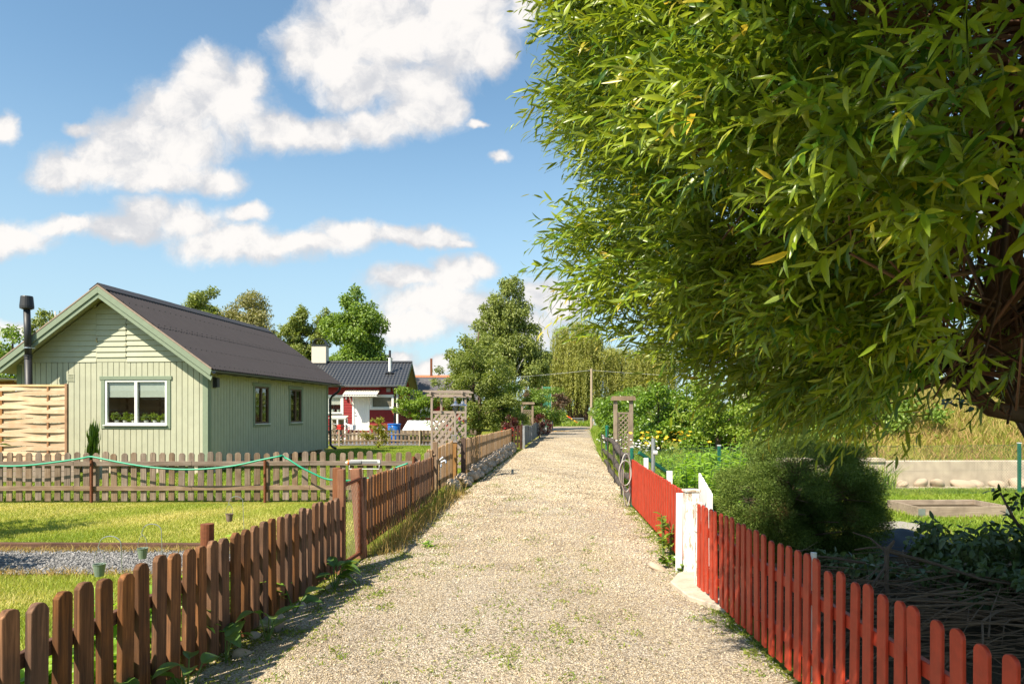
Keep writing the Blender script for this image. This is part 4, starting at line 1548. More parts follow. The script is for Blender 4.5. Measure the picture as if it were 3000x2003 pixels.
        # screw heads in rows
        if sgn == 1:
            mb = MB()
            for t in (0.06, 0.22, 0.48, 0.53, 0.76, 0.97):
                for q in range(0, nwave, 2):
                    d = t * (HW / 2 + 0.46)
                    yy = y0 + (y1 - y0) * q / nwave
                    mb.box(-HW / 2 + d - .012, -HW / 2 + d + .012, yy - 0.012, yy + 0.012, ridge_z + 0.045 - d * SL, ridge_z + 0.066 - d * SL)
            tag(mb.build('screw_heads', 'black_metal', rf), kind='stuff')
    mb = MB()
    for q in range(6):
        a = y0 - 0.02 + (y1 - y0 + 0.04) * q / 6
        b = y0 - 0.02 + (y1 - y0 + 0.04) * (q + 1) / 6 + 0.03
        mb.prism([(-HW / 2 - 0.24, a, ridge_z - 0.10), (-HW / 2, a, ridge_z + 0.075 + 0.004 * (q % 2)), (-HW / 2 + 0.24, a, ridge_z - 0.10), (-HW / 2 + 0.24, a, ridge_z - 0.12), (-HW / 2, a, ridge_z + 0.05), (-HW / 2 - 0.24, a, ridge_z - 0.12)], (0, b - a, 0))
    mb.build('ridge_cap', 'ridge_dark', h)
    # soffit planks under the overhangs
    mb = MB()
    for sgn in (1, -1):
        e = HW / 2 + 0.40
        mb.add([(-HW / 2, y0 + 0.03, ridge_z - 0.06), (-HW / 2 + sgn * e, y0 + 0.03, ridge_z - 0.06 - e * SL), (-HW / 2 + sgn * e, y1 - 0.03, ridge_z - 0.06 - e * SL), (-HW / 2, y1 - 0.03, ridge_z - 0.06),
                (-HW / 2, y0 + 0.03, ridge_z - 0.085), (-HW / 2 + sgn * e, y0 + 0.03, ridge_z - 0.085 - e * SL), (-HW / 2 + sgn * e, y1 - 0.03, ridge_z - 0.085 - e * SL), (-HW / 2, y1 - 0.03, ridge_z - 0.085)],
               [(0, 1, 2, 3), (4, 7, 6, 5), (0, 4, 5, 1), (1, 5, 6, 2), (2, 6, 7, 3), (3, 7, 4, 0)])
    mb.build('soffit', 'house_green', h)
    # barge boards, two steps
    e = HW / 2 + 0.44
    for (o0, o1, ya, yb, nm, mt) in ((0.02, 0.20, y0 - 0.025, y0 + 0.005, 'barge_board', 'sage_trim'), (0.185, 0.33, y0 + 0.006, y0 + 0.03, 'barge_board', 'sage_trim'),
                                     (-0.025, 0.018, y0 - 0.035, y0 + 0.02, 'edge_strip', 'taupe_wood')):
        for sgn in (1, -1):
            mb = MB()
            cx = -HW / 2
            mb.prism([(cx, ya, ridge_z - o0 + 0.0), (cx + sgn * e, ya, ridge_z - o0 - e * SL), (cx + sgn * (e - (o1 - o0) * 0.25), ya, ridge_z - o1 - (e - (o1 - o0) * 0.25) * SL), (cx, ya, ridge_z - o1)], (0, yb - ya, 0))
            mb.build(nm, mt, h, bevel=0.003)
    # gutter and downpipe on the right
    gx, gz = 0.50, 2.84 - 0.075
    mb = MB()
    prof = [(0.062 * math.cos(a), 0.062 * math.sin(a)) for a in [math.pi + math.pi * i / 8 for i in range(9)]]
    prof2 = [(0.054 * math.cos(a), 0.054 * math.sin(a)) for a in [2 * math.pi - math.pi * i / 8 for i in range(9)]]
    mb.prism([(gx + x, y0 - 0.02, gz + z) for x, z in prof + prof2], (0, y1 - y0 + 0.04, 0))
    gt = mb.build('gutter', 'black_metal', h)
    for k in range(12):
        mb = MB()
        yy = y0 + 0.3 + k * 0.82
        mb.box(gx - 0.075, gx + 0.07, yy - 0.012, yy + 0.012, gz - 0.072, gz - 0.062)
        mb.beam((gx - 0.07, yy, gz - 0.06), (gx - 0.15, yy, gz + 0.04), 0.02, 0.006)
        mb.build('gutter_bracket', 'black_metal', gt)
    mb = MB()
    yy = HL + 0.12
    mb.tube([(gx, yy, gz - 0.05), (gx, yy, gz - 0.14), (gx - 0.08, yy, gz - 0.26), (0.16, yy, gz - 0.45), (0.10, yy, gz - 0.58), (0.10, yy, 0.55), (0.11, yy, 0.36), (0.20, yy - .02, 0.27), (0.36, yy - .04, 0.22)], 0.048, 12)
    mb.build('downpipe', 'black_metal', h, smooth=True)
    # wall lamp and vent
    mb = MB()
    mb.box(0.024, 0.06, 0.22, 0.38, 2.36, 2.66)
    mb.box(0.06, 0.16, 0.23, 0.37, 2.38, 2.64)
    mb.build('wall_lamp', 'black_metal', h, bevel=0.01)
    mb = MB()
    mb.box(-4.03, -3.83, -0.04, -0.024, 2.53, 2.75)
    for k in range(5):
        mb.beam((-4.01, -0.045, 2.56 + k * 0.04), (-3.85, -0.045, 2.56 + k * 0.04), 0.004, 0.026, up=(0, -0.5, 1))
    mb.build('wall_vent', 'house_green', h)
    # potted plants on the window sill
    mw = h.matrix_world if False else Matrix.Translation(Vector((-8.3, 18.6, 0))) @ Matrix.Rotation(-R(5.03), 4, 'Z')
    names = ['leftmost', 'second from left', 'third, left of the centre bar', 'fourth, right of the centre bar', 'fifth from left', 'rightmost']
    shelf = MB()
    shelf.box(win[0] + 0.03, win[1] - 0.03, 0.052, 0.30, win[2] - 0.01, win[2] + 0.02)
    shelf.build('inner_sill', 'white_paint', w)
    for k, x in enumerate((-2.70, -2.45, -2.20, -1.84, -1.58, -1.36)):
        p = mw @ Vector((x, 0.125, win[2] + 0.021))
        t = thing('potted_plant', 'small potted houseplant on the front window sill, ' + names[k], 'potted plant', p, 0, 'potted plants on the window sill')
        mb = MB()
        mb.lathe([(0.045, 0), (0.06, 0.10), (0.054, 0.10), (0.05, 0.07)], 14)
        mb.build('pot', 'pot_white', t, smooth=False)
        crown('leaves', [(0, 0, 0.20, 0.11, 0.07, 0.10)], 380, 0.055, 0.028, 'bright_leaf', t, 0.2, 0.1, 5, 0.6, k)
    return h


def build_house_side():
    # black flue in front of the gable
    f = thing('flue_pipe', 'tall black flue pipe with a flared cap at the left of the green gable', 'chimney', A(70, 1000, 17.55) * Vector((1, 1, 0)) if False else (-12.93, 18.32, 0))
    mb = MB()
    lean = -0.09
    mb.tube([(0, 0, 0.4), (lean * 0.6, 0, 3.2)], 0.088, 18)
    mb.build('lower_pipe', 'flue_black', f, smooth=True)
    mb = MB()
    mb.tube([(lean * 0.6, 0, 3.2), (lean, 0, 4.45)], 0.082, 18)
    mb.build('upper_pipe', 'flue_black', f, smooth=True)
    mb = MB()
    mb.lathe([(0.10, 3.18), (0.10, 3.22)], 18, (lean * 0.6, 0, 0))
    mb.lathe([(0.098, 3.12), (0.098, 3.14)], 18, (lean * 0.6, 0, 0))
    mb.build('collar', 'flue_black', f)
    mb = MB()
    mb.lathe([(0.10, 3.40), (0.10, 3.425)], 18, (lean * 0.65, 0, 0))
    mb.beam((lean * 0.65 + 0.09, 0, 3.41), (lean * 0.65 + 0.16, 0.05, 3.41), 0.02, 0.012)
    mb.build('clamp', 'chrome', f)
    mb = MB()
    mb.lathe([(0.10, 4.44), (0.165, 4.47), (0.168, 4.53), (0.145, 4.78), (0.135, 4.80)], 20, (lean, 0, 0))
    mb.build('cap', 'flue_black', f)
    # woven screen
    s = thing('wattle_screen', 'pale woven wood privacy screen at the left edge beside the green house', 'screen', (-13.6, 16.6, 0), 0)
    z = 0.42
    i = 0
    rg = random.Random(8)
    mb = MB()
    while z < 2.28:
        def fn(u, v, i=i, z=z):
            x = 0.02 + 2.72 * u
            w = math.sin((x - 0.62) / 1.12 * math.pi) * 0.019 * (1 if i % 2 else -1)
            sag = 0.012 * math.sin(u * 5 + i)
            return (x, w + (v - .5) * .012, z + v * 0.110 + sag)
        vs, fs = [], []
        nu = 28
        for off in (-0.004, 0.004):
            for v in (0, 1):
                for q in range(nu + 1):
                    p = fn(q / nu, v)
                    vs.append((p[0], p[1] + off, p[2]))
        n1 = nu + 1
        for q in range(nu):
            fs += [(q, q + 1, n1 + q + 1, n1 + q), (2 * n1 + q, 3 * n1 + q, 3 * n1 + q + 1, 2 * n1 + q + 1),
                   (n1 + q, n1 + q + 1, 3 * n1 + q + 1, 3 * n1 + q), (q, 2 * n1 + q, 2 * n1 + q + 1, q + 1)]
        mb.add(vs, fs)
        z += 0.112
        i += 1
    mb.build('woven_panel', 'wattle_wood', s)
    mb = MB()
    mb.box(1.15, 1.21, -0.02, 0.02, 0.40, 2.31)
    mb.build('stake', 'wattle_post', s)
    mb = MB()
    mb.box(2.30 - 0.0, 2.34, -0.02, 0.02, 0.40, 2.31)
    mb.build('stake', 'wattle_post', s)
    mb = MB()
    mb.box(-0.02, 2.74, -0.022, 0.022, 2.312, 2.36)
    mb.build('top_rail', 'wattle_wood', s, bevel=0.004)
    mb = MB()
    mb.box(2.742, 2.80, -0.035, 0.035, 0.0, 2.38)
    mb.build('post', 'wattle_post', s, bevel=0.004)
    # low deck boards below the screen
    d = thing('timber_deck', 'low timber deck edge below the woven screen', 'deck', (-14.0, 16.3, 0))
    mb = MB()
    for k in range(3):
        mb.box(0, 3.55, -0.02 - 0.003 * k, 0.0, 0.03 + 0.13 * k, 0.15 + 0.13 * k)
    mb.box(0, 3.55, 0.001, 0.25, 0.36, 0.40)
    mb.build('deck_boards', 'taupe_wood', d)
    # plant beside the screen
    t = thing('leafy_plant', 'spiky green plant standing between woven screen and green house wall', 'plant', (-10.55, 17.2, 0.35))
    n = 240
    a = RNG.uniform(0, 2 * math.pi, n)
    up = RNG.uniform(0.2, 1.0, n)
    D = np.column_stack([np.cos(a) * 0.55, np.sin(a) * 0.55, 0.5 + up])
    P = np.column_stack([RNG.normal(0, 0.05, n), RNG.normal(0, 0.05, n), RNG.uniform(0, 0.75, n)])
    leaf_obj('leaves', P, D, np.column_stack([np.cos(a), np.sin(a), np.ones(n) * 0.6]), RNG.uniform(0.25, 0.5, n), 0.04, 'hedge_leaf', t, 'lance', 0.3)
    mb = MB()
    mb.lathe([(0.22, -0.35), (0.24, 0.0), (0.2, 0.0)], 16)
    mb.build('planter', 'grey_board', t)
    # glasshouse roof at far left
    g = thing('patio_roof', 'pale translucent patio roof on wooden beams at the left edge behind the house', 'roof', (-19.3, 21.2, 0))
    mb = MB()
    mb.beam((0, 0.0, 2.55), (4.35, 0.0, 2.68), 2.6, 0.03)
    mb.build('roof_sheet', 'poly_roof', g)
    mb = MB()
    for k in range(5):
        mb.beam((0.2, -1.25 + 0.6 * k, 2.46), (4.3, -1.25 + 0.6 * k, 2.59), 0.06, 0.10)
    mb.box(4.15, 4.3, -1.36, -1.26, 0, 2.5)
    mb.box(0.3, 0.4, -1.36, -1.26, 0, 2.4)
    mb.build('beam', 'amber_wood', g)
    # hose on the grey fence, three sags, passing behind pickets at the high points
    mb = MB()

    def hp(px, py, y=12.60):
        return A(px, py, y)
    ctrl = [(-60, 1062, 12.60), (0, 1068, 12.6), (60, 1067, 12.6), (130, 1059, 12.61), (185, 1051, 12.62), (205, 1047, 12.62), (222, 1049, 12.62), (270, 1059, 12.6), (330, 1069, 12.6), (400, 1075.5, 12.6),
            (470, 1075, 12.6), (540, 1067, 12.6), (590, 1056, 12.6), (640, 1046, 12.64), (648, 1045, 12.70), (655, 1050, 12.70), (662, 1053, 12.66), (690, 1071, 12.62), (720, 1086, 12.62), (745, 1097, 12.62), (775, 1101, 12.62),
            (815, 1101, 12.7), (860, 1092, 12.75), (905, 1073, 12.76), (935, 1062, 12.76)]
    pts = [A(*c) for c in ctrl]
    fine = []
    for i in range(len(pts) - 1):
        p0, p1, p2, p3 = pts[max(i - 1, 0)], pts[i], pts[i + 1], pts[min(i + 2, len(pts) - 1)]
        for t in (0, .25, .5, .75):
            fine.append(0.5 * ((2 * p1) + (p2 - p0) * t + (2 * p0 - 5 * p1 + 4 * p2 - p3) * t * t + (3 * p1 - p0 - 3 * p2 + p3) * t ** 3))
    fine.append(pts[-1])
    mb.tube(fine, 0.017, 8)
    tag(mb.build('garden_hose', 'hose_green', smooth=True), 'bright green hose sagging along the grey picket fence', 'hose')
    # oscillating sprinkler on the fence
    s = thing('sprinkler', 'grey and white lawn sprinkler with orange ring hung on the grey fence', 'sprinkler', A(802, 1060, 12.60))
    k = 12.6 / F0
    mb = MB()
    mb.tube([(0, 0, 0.0), (0.22 * 1.0, 0, 0.01)], [0.052, 0.048], 14)
    mb.box(0.2, 0.52, -0.03, 0.03, -0.02, 0.025)
    mb.build('body', 'plastic_grey', s)
    mb = MB()
    mb.box(0.02, 0.56, -0.032, 0.03, 0.026, 0.052)
    mb.tube([(0.522, 0, 0.0), (0.565, 0, 0.0)], 0.045, 12)
    mb.build('spray_bar', 'plastic_light', s)
    mb = MB()
    mb.tube([(-0.035, 0, 0), (-0.005, 0, 0)], 0.05, 14)
    mb.build('orange_ring', 'plastic_orange', s)
    mb = MB()
    mb.tube([(-0.08, 0, -0.005), (-0.055, 0, 0), (-0.036, 0, 0)], [0.014, 0.02, 0.04], 12)
    mb.tube([(0.0, -0.02, -0.05), (0.0, -0.05, -0.115), (0.55, -0.05, -0.115), (0.55, -0.02, -0.04)], 0.006, 6)
    mb.build('nozzle_stand', 'plastic_white', s)


# ================================================================== RED HOUSE AND ITS YARD
def build_red_house():
    h = thing('house', 'small dark red wooden house with black tiled roof and white trim', 'house', (-6.72, 40.0, 0), R(1.0))
    W_, D_ = 8.2, 5.4           # along -x, depth
    B0, EV = 0.45, 3.12
    sl = 1.52 / (D_ / 2 + 0.35)
    RZ = 3.28 + 1.52
    door = (-2.52, -1.72, 0.62, 2.52)
    w1 = (-1.50, -0.28, 1.93, 2.60)
    w2 = (-4.05, -3.25, 1.62, 2.58)
    mb = MB()
    rg = random.Random(4)

    def lap(x0, x1, yf, z0, z1, openings, axis):
        z = z0
        while z < z1 - 0.01:
            zt = min(z1, z + 0.15)
            cuts = sorted(set([x0, x1] + [c for o in openings for c in (o[0], o[1]) if x0 < c < x1]))
            for a, b in zip(cuts, cuts[1:]):
                m_ = (a + b) / 2
                if any(o[0] <= m_ <= o[1] and o[2] - 0.08 < (z + zt) / 2 < o[3] + 0.08 for o in openings):
                    continue
                if axis == 'x':
                    mb.prism([(a, -0.035, z), (a, 0, z), (a, 0, zt), (a, -0.012, zt)], (b - a, 0, 0))
                else:
                    mb.prism([(0.035, a, z), (0, a, z), (0, a, zt), (0.012, a, zt)], (0, b - a, 0))
            z += 0.15
    lap(-W_, 0, 0, B0, EV + 0.1, [door, w1, w2], 'x')
    mb.box(-W_, -0.02, 0.45, 0.5, B0, EV)
    mb.build('front_wall', 'falu_red', h)
    mb = MB()
    lap(0, D_, 0, B0, EV + 0.05, [(2.6, 3.3, 1.5, 2.6)], 'y')
    mb.prism([(0.0, 0.0, EV), (0.0, D_, EV), (0.0, D_ / 2, RZ - 0.25)], (-0.08, 0, 0))
    k = 0
    for q in range(int(D_ / 0.14)):
        y = q * 0.14
        zt = RZ - 0.28 - abs(y + 0.07 - D_ / 2) * sl
        if zt > EV + 0.1:
            mb.box(0.001, 0.025, y, y + 0.13, EV + 0.06, zt)
    mb.box(-0.3, -0.25, 0.02, D_, B0, EV)
    mb.build('gable_wall', 'falu_red', h)
    mb = MB()
    mb.box(-W_, 0.0, 0.03, D_, 0, B0 - 0.01)
    mb.build('plinth', 'concrete', h)
    # trim
    mb = MB()
    mb.box(-0.06, 0.05, -0.05, -0.036, B0, EV)
    mb.box(0.036, 0.05, -0.0355, 0.1, B0, EV)
    mb.build('corner_board', 'white_paint', h)
    # door
    mb = MB()
    x = door[0]
    while x < door[1] - 0.02:
        mb.box(x + 0.006, min(x + 0.1, door[1]), -0.02, 0.02, door[2], door[3])
        x += 0.1
    d = mb.build('door', 'white_paint', h)
    mb = MB()
    mb.box(door[0] - 0.10, door[0], -0.055, 0.0, door[2], door[3] + 0.1)
    mb.box(door[1], door[1] + 0.10, -0.055, 0.0, door[2], door[3] + 0.1)
    mb.box(door[0], door[1], -0.05, 0.0, door[3] + 0.001, door[3] + 0.1)
    mb.build('door_frame', 'white_paint', d)
    mb = MB()
    mb.box(door[0] + 0.04, door[0] + 0.09, -0.035, -0.021, 1.62, 1.68)
    mb.build('door_lock', 'plastic_grey', d)
    mb = MB()
    mb.box(door[0] + 0.04, door[0] + 0.16, -0.05, -0.021, 1.47, 1.49)
    mb.build('door_handle', 'plastic_grey', d)
    mb = MB()
    mb.box(door[0] - 0.3, door[1] + 0.3, -1.0, -0.06, 0.05, 0.50)
    mb.build('door_step', 'concrete', h)
    # windows
    for (a, b, z0, z1), n_ in ((w1, 1), (w2, 1)):
        w = window_unit(h, None, 'x', a, b, z0, z1, 'white_paint', 'white_paint', n_, casew=0.11)
        mb = MB()
        if n_ == 1 and a == w1[0]:
            mb.box(a + 0.05, b - 0.05, 0.06, 0.063, z0 + 0.03, z1 - 0.02)
            mb.build('roller_blind', 'taupe_wood', w)
        else:
            mb.box(a + 0.05, b - 0.05, 0.06, 0.063, z0 + 0.5, z1 - 0.02)
            mb.build('curtain', 'curtain', w)
            mb = MB()
            mb.lathe([(0.07, 0), (0.1, 0.17)], 12, (a + 0.25, 0.15, z0 + 0.06))
            mb.lathe([(0.07, 0), (0.1, 0.15)], 12, (a + 0.58, 0.15, z0 + 0.06))
            mb.build('window_pot', 'pot_white', w)
    m_ = MB()
    m_.box(0.03, 0.06, 2.45, 3.45, 1.42, 1.52)
    m_.box(0.03, 0.06, 2.45, 3.45, 2.55, 2.68)
    m_.box(0.03, 0.06, 2.45, 2.58, 1.52, 2.55)
    m_.box(0.03, 0.06, 3.32, 3.45, 1.52, 2.55)
    w = m_.build('window', 'white_paint', h)
    m_ = MB()
    m_.box(0.01, 0.016, 2.58, 3.32, 1.52, 2.55)
    m_.build('pane', 'glass', w)
    # canopy
    mb = MB()
    n = 84
    vs = []
    for t in (0, 1):
        for i in range(n + 1):
            vs.append((-2.95 + 1.95 * i / n, -0.05 - 1.0 * t, 2.98 - 0.30 * t + 0.018 * math.cos(i * 2 * math.pi / 6)))
    vs += [(x, y, z - 0.006) for x, y, z in vs]
    k = n + 1
    fs = [(i, i + 1, k + i + 1, k + i) for i in range(n)] + [(2 * k + i, 3 * k + i, 3 * k + i + 1, 2 * k + i + 1) for i in range(n)]
    mb.add(vs, fs)
    cp = mb.build('canopy', 'canopy_plastic', h, smooth=True)
    mb = MB()
    for x in (-2.66, -1.58):
        mb.beam((x, -0.06, 2.15), (x, -0.75, 2.72), 0.05, 0.07)
        mb.beam((x, -0.05, 2.90), (x, -1.0, 2.62), 0.05, 0.06)
    mb.beam((-2.95, -1.0, 2.63), (-1.0, -1.0, 2.63), 0.04, 0.09)
    mb.build('canopy_frame', 'white_paint', cp)
    mb = MB()
    mb.prism([(-0.99, -0.05, 2.99), (-0.99, -1.05, 2.69), (-0.99, -1.05, 2.62), (-0.99, -0.05, 2.92)], (0.03, 0, 0))
    mb.build('canopy_edge', 'black_metal', cp)
    # roof tiles: waves across, steps down the slope
    for sgn in (-1, 1):
        mb = MB()
        e = D_ / 2 + 0.38
        xs0, xs1 = -W_ - 0.4, 0.52
        ncol = int((xs1 - xs0) / 0.20) * 8
        rows = 10
        vs = []
        nr = 0
        for r in range(rows):
            for f in (0.0, 0.93, 1.0):
                t = (r + f) / rows if f < 1 else (r + 0.999) / rows
                lift = 0.028 * (f if f < 1 else 0.25)
                for i in range(ncol + 1):
                    ph = (i % 8) / 8 * 2 * math.pi
                    vs.append((xs0 + (xs1 - xs0) * i / ncol, D_ / 2 + sgn * t * e, RZ - t * e * sl + 0.022 * math.cos(ph) + lift))
                nr += 1
        k = ncol + 1
        mb.add(vs, [(j * k + i, j * k + i + 1, (j + 1) * k + i + 1, (j + 1) * k + i) for j in range(nr - 1) for i in range(ncol)])
        mb.build('roof', 'tile_black', h, smooth=False)
    mb = MB()
    for q in range(22):
        a = -W_ - 0.42 + q * (W_ + 0.96) / 22
        mb.prism([(a, D_ / 2 - 0.14, RZ - 0.01), (a, D_ / 2 - 0.07, RZ + 0.075), (a, D_ / 2 + 0.07, RZ + 0.075), (a, D_ / 2 + 0.14, RZ - 0.01)], ((W_ + 0.96) / 22 - 0.012, 0, 0))
    mb.build('ridge_tiles', 'tile_black', h)
    # barge boards and soffit on the visible gable
    mb = MB()
    for sgn in (-1, 1):
        e = D_ / 2 + 0.36
        mb.prism([(0.50, D_ / 2, RZ - 0.02), (0.50, D_ / 2 + sgn * e, RZ - 0.02 - e * sl), (0.50, D_ / 2 + sgn * e, RZ - 0.20 - e * sl), (0.50, D_ / 2, RZ - 0.20)], (0.03, 0, 0))
    mb.build('barge_board', 'sage_trim', h)
    mb = MB()
    for sgn in (-1, 1):
        e = D_ / 2 + 0.34
        mb.prism([(-W_ - 0.3, D_ / 2, RZ - 0.07), (-W_ - 0.3, D_ / 2 + sgn * e, RZ - 0.07 - e * sl), (-W_ - 0.3, D_ / 2 + sgn * e, RZ - 0.10 - e * sl), (-W_ - 0.3, D_ / 2, RZ - 0.10)], (W_ + 0.79, 0, 0))
    mb.build('soffit', 'house_green', h)
    mb = MB()
    mb.box(-W_ - 0.3, 0.49, -0.34, -0.30, RZ - 0.13 - (D_ / 2 + 0.3) * sl - 0.02, RZ - 0.02 - (D_ / 2 + 0.3) * sl)
    mb.build('eave_board', 'white_paint', h)
    mb = MB()
    gz = RZ - 0.08 - (D_ / 2 + 0.4) * sl
    mb.tube([(-W_ - 0.4, -0.42, gz), (0.53, -0.42, gz)], 0.06, 10)
    mb.tube([(-0.16, -0.42, gz - 0.05), (-0.16, -0.40, gz - 0.15), (-0.16, -0.10, gz - 0.42), (-0.16, -0.10, 0.9)], 0.045, 10)
    mb.build('gutter', 'black_metal', h)
    # meter box and lamp
    mb = MB()
    mb.box(-0.62, -0.38, -0.12, -0.036, 2.86, 3.10)
    mb.build('meter_box', 'taupe_wood', h)
    mb = MB()
    mb.lathe([(0.03, 0.0), (0.06, 0.03), (0.05, 0.14), (0.02, 0.16)], 10, (-2.95, -0.12, 2.40))
    mb.build('wall_lamp', 'plastic_grey', h)
    mb = MB()
    mb.box(0.06, 0.22, 3.9, 4.06, 2.78, 3.02)
    mb.lathe([(0.11, 0), (0.03, 0.1)], 4, (0.14, 3.98, 3.02))
    mb.build('wall_lantern', 'falu_red', h)
    # chimney
    mb = MB()
    mb.box(-5.65, -4.75, 2.35, 3.05, 4.45, 5.80)
    ch = mb.build('chimney', 'plaster', h, bevel=0.02)
    mb = MB()
    mb.box(-5.70, -4.70, 2.30, 3.10, 5.801, 5.86)
    mb.box(-5.69, -4.71, 2.31, 3.09, 4.40, 4.72)
    mb.build('chimney_flashing', 'black_metal', ch)
    mb = MB()
    vs = []
    n = 12
    for y in (2.36, 3.04):
        for rr in (0.42, 0.39):
            for i in range(n + 1):
                a = math.pi * i / n
                vs.append((-5.2 + rr * math.cos(a), y, 5.861 + 0.40 * rr / 0.42 * math.sin(a)))
    k = n + 1
    fs = []
    for i in range(n):
        fs += [(i, i + 1, 2 * k + i + 1, 2 * k + i), (k + i, 3 * k + i, 3 * k + i + 1, k + i + 1), (i, k + i, k + i + 1, i + 1), (2 * k + i, 2 * k + i + 1, 3 * k + i + 1, 3 * k + i)]
    mb.add(vs, fs)
    mb.build('chimney_cowl', 'black_metal', ch)
    mb = MB()
    mb.tube([(-0.62, 1.15, 3.9), (-0.62, 1.15, 4.95)], 0.085, 12)
    fl = mb.build('vent_pipe', 'plastic_white', h)
    mb = MB()
    mb.tube([(-0.62, 1.15, 4.951), (-0.62, 1.15, 5.4)], 0.07, 12)
    mb.lathe([(0.09, 0), (0.30, -0.1)], 12, (-0.62, 1.15, 4.13))
    mb.build('vent_cap', 'flue_black', fl)


def bike(name, label, loc, rz, mat, basket=None):
    b = thing(name, label, 'bicycle', loc, rz, 'bicycles by the red house')
    for x in (0, 1.05):
        mb = MB()
        mb.tube([(0.33 * math.cos(a), 0, 0.33 * math.sin(a)) for a in [2 * math.pi * i / 28 for i in range(29)]], 0.02, 7, False)
        w = mb.build('wheel', 'tyre', b, loc=(x, 0, 0.35))
        mb = MB()
        for i in range(14):
            a = math.pi * 2 * i / 14
            mb.tube([(0, 0.02 * (-1) ** i, 0), (0.31 * math.cos(a), 0, 0.31 * math.sin(a))], 0.003, 3, False)
        mb.tube([(0, -0.04, 0), (0, 0.04, 0)], 0.02, 8)
        mb.build('spokes', 'chrome', w)
    mb = MB()
    for p, q in (((0, 0, .35), (.42, 0, .32)), ((.42, 0, .32), (.30, 0, .82)), ((0, 0, .35), (.31, 0, .72)), ((.42, 0, .32), (.90, 0, .72)), ((.32, 0, .66), (.88, 0, .82)), ((.86, 0, .95), (.93, 0, .62)), ((.93, .04, .62), (1.05, .05, .35)), ((.93, -.04, .62), (1.05, -.05, .35))):
        mb.tube([p, q], 0.017, 8)
    mb.build('frame', mat, b)
    mb = MB()
    mb.tube([(.70, -.28, 1.02), (.84, -.24, 1.05), (.86, 0, 1.0), (.84, .24, 1.05), (.70, .28, 1.02)], 0.013, 7)
    mb.tube([(.86, 0, 0.92), (.86, 0, 1.0)], 0.014, 7)
    mb.build('handlebar', 'chrome', b)
    mb = MB()
    mb.prism([(.17, -.10, .90), (.17, .10, .90), (.30, .06, .89), (.43, .02, .89), (.43, -.02, .89), (.30, -.06, .89)], (0, 0, .05))
    mb.build('saddle', 'tyre', b, bevel=0.012)
    mb = MB()
    for x in (0, 1.05):
        pts = [(x + 0.37 * math.cos(a), 0, .35 + 0.37 * math.sin(a)) for a in [math.pi * (0.05 + 0.8 * i / 10) for i in range(11)]]
        mb.tube(pts, 0.022, 6)
    mb.build('mudguard', mat, b)
    if basket:
        mb = MB()
        mb.prism([(1.0, -.15, .72), (1.0, .15, .72), (1.28, .17, .72), (1.28, -.17, .72)], (0, 0, .26))
        mb.build('basket', basket, b)


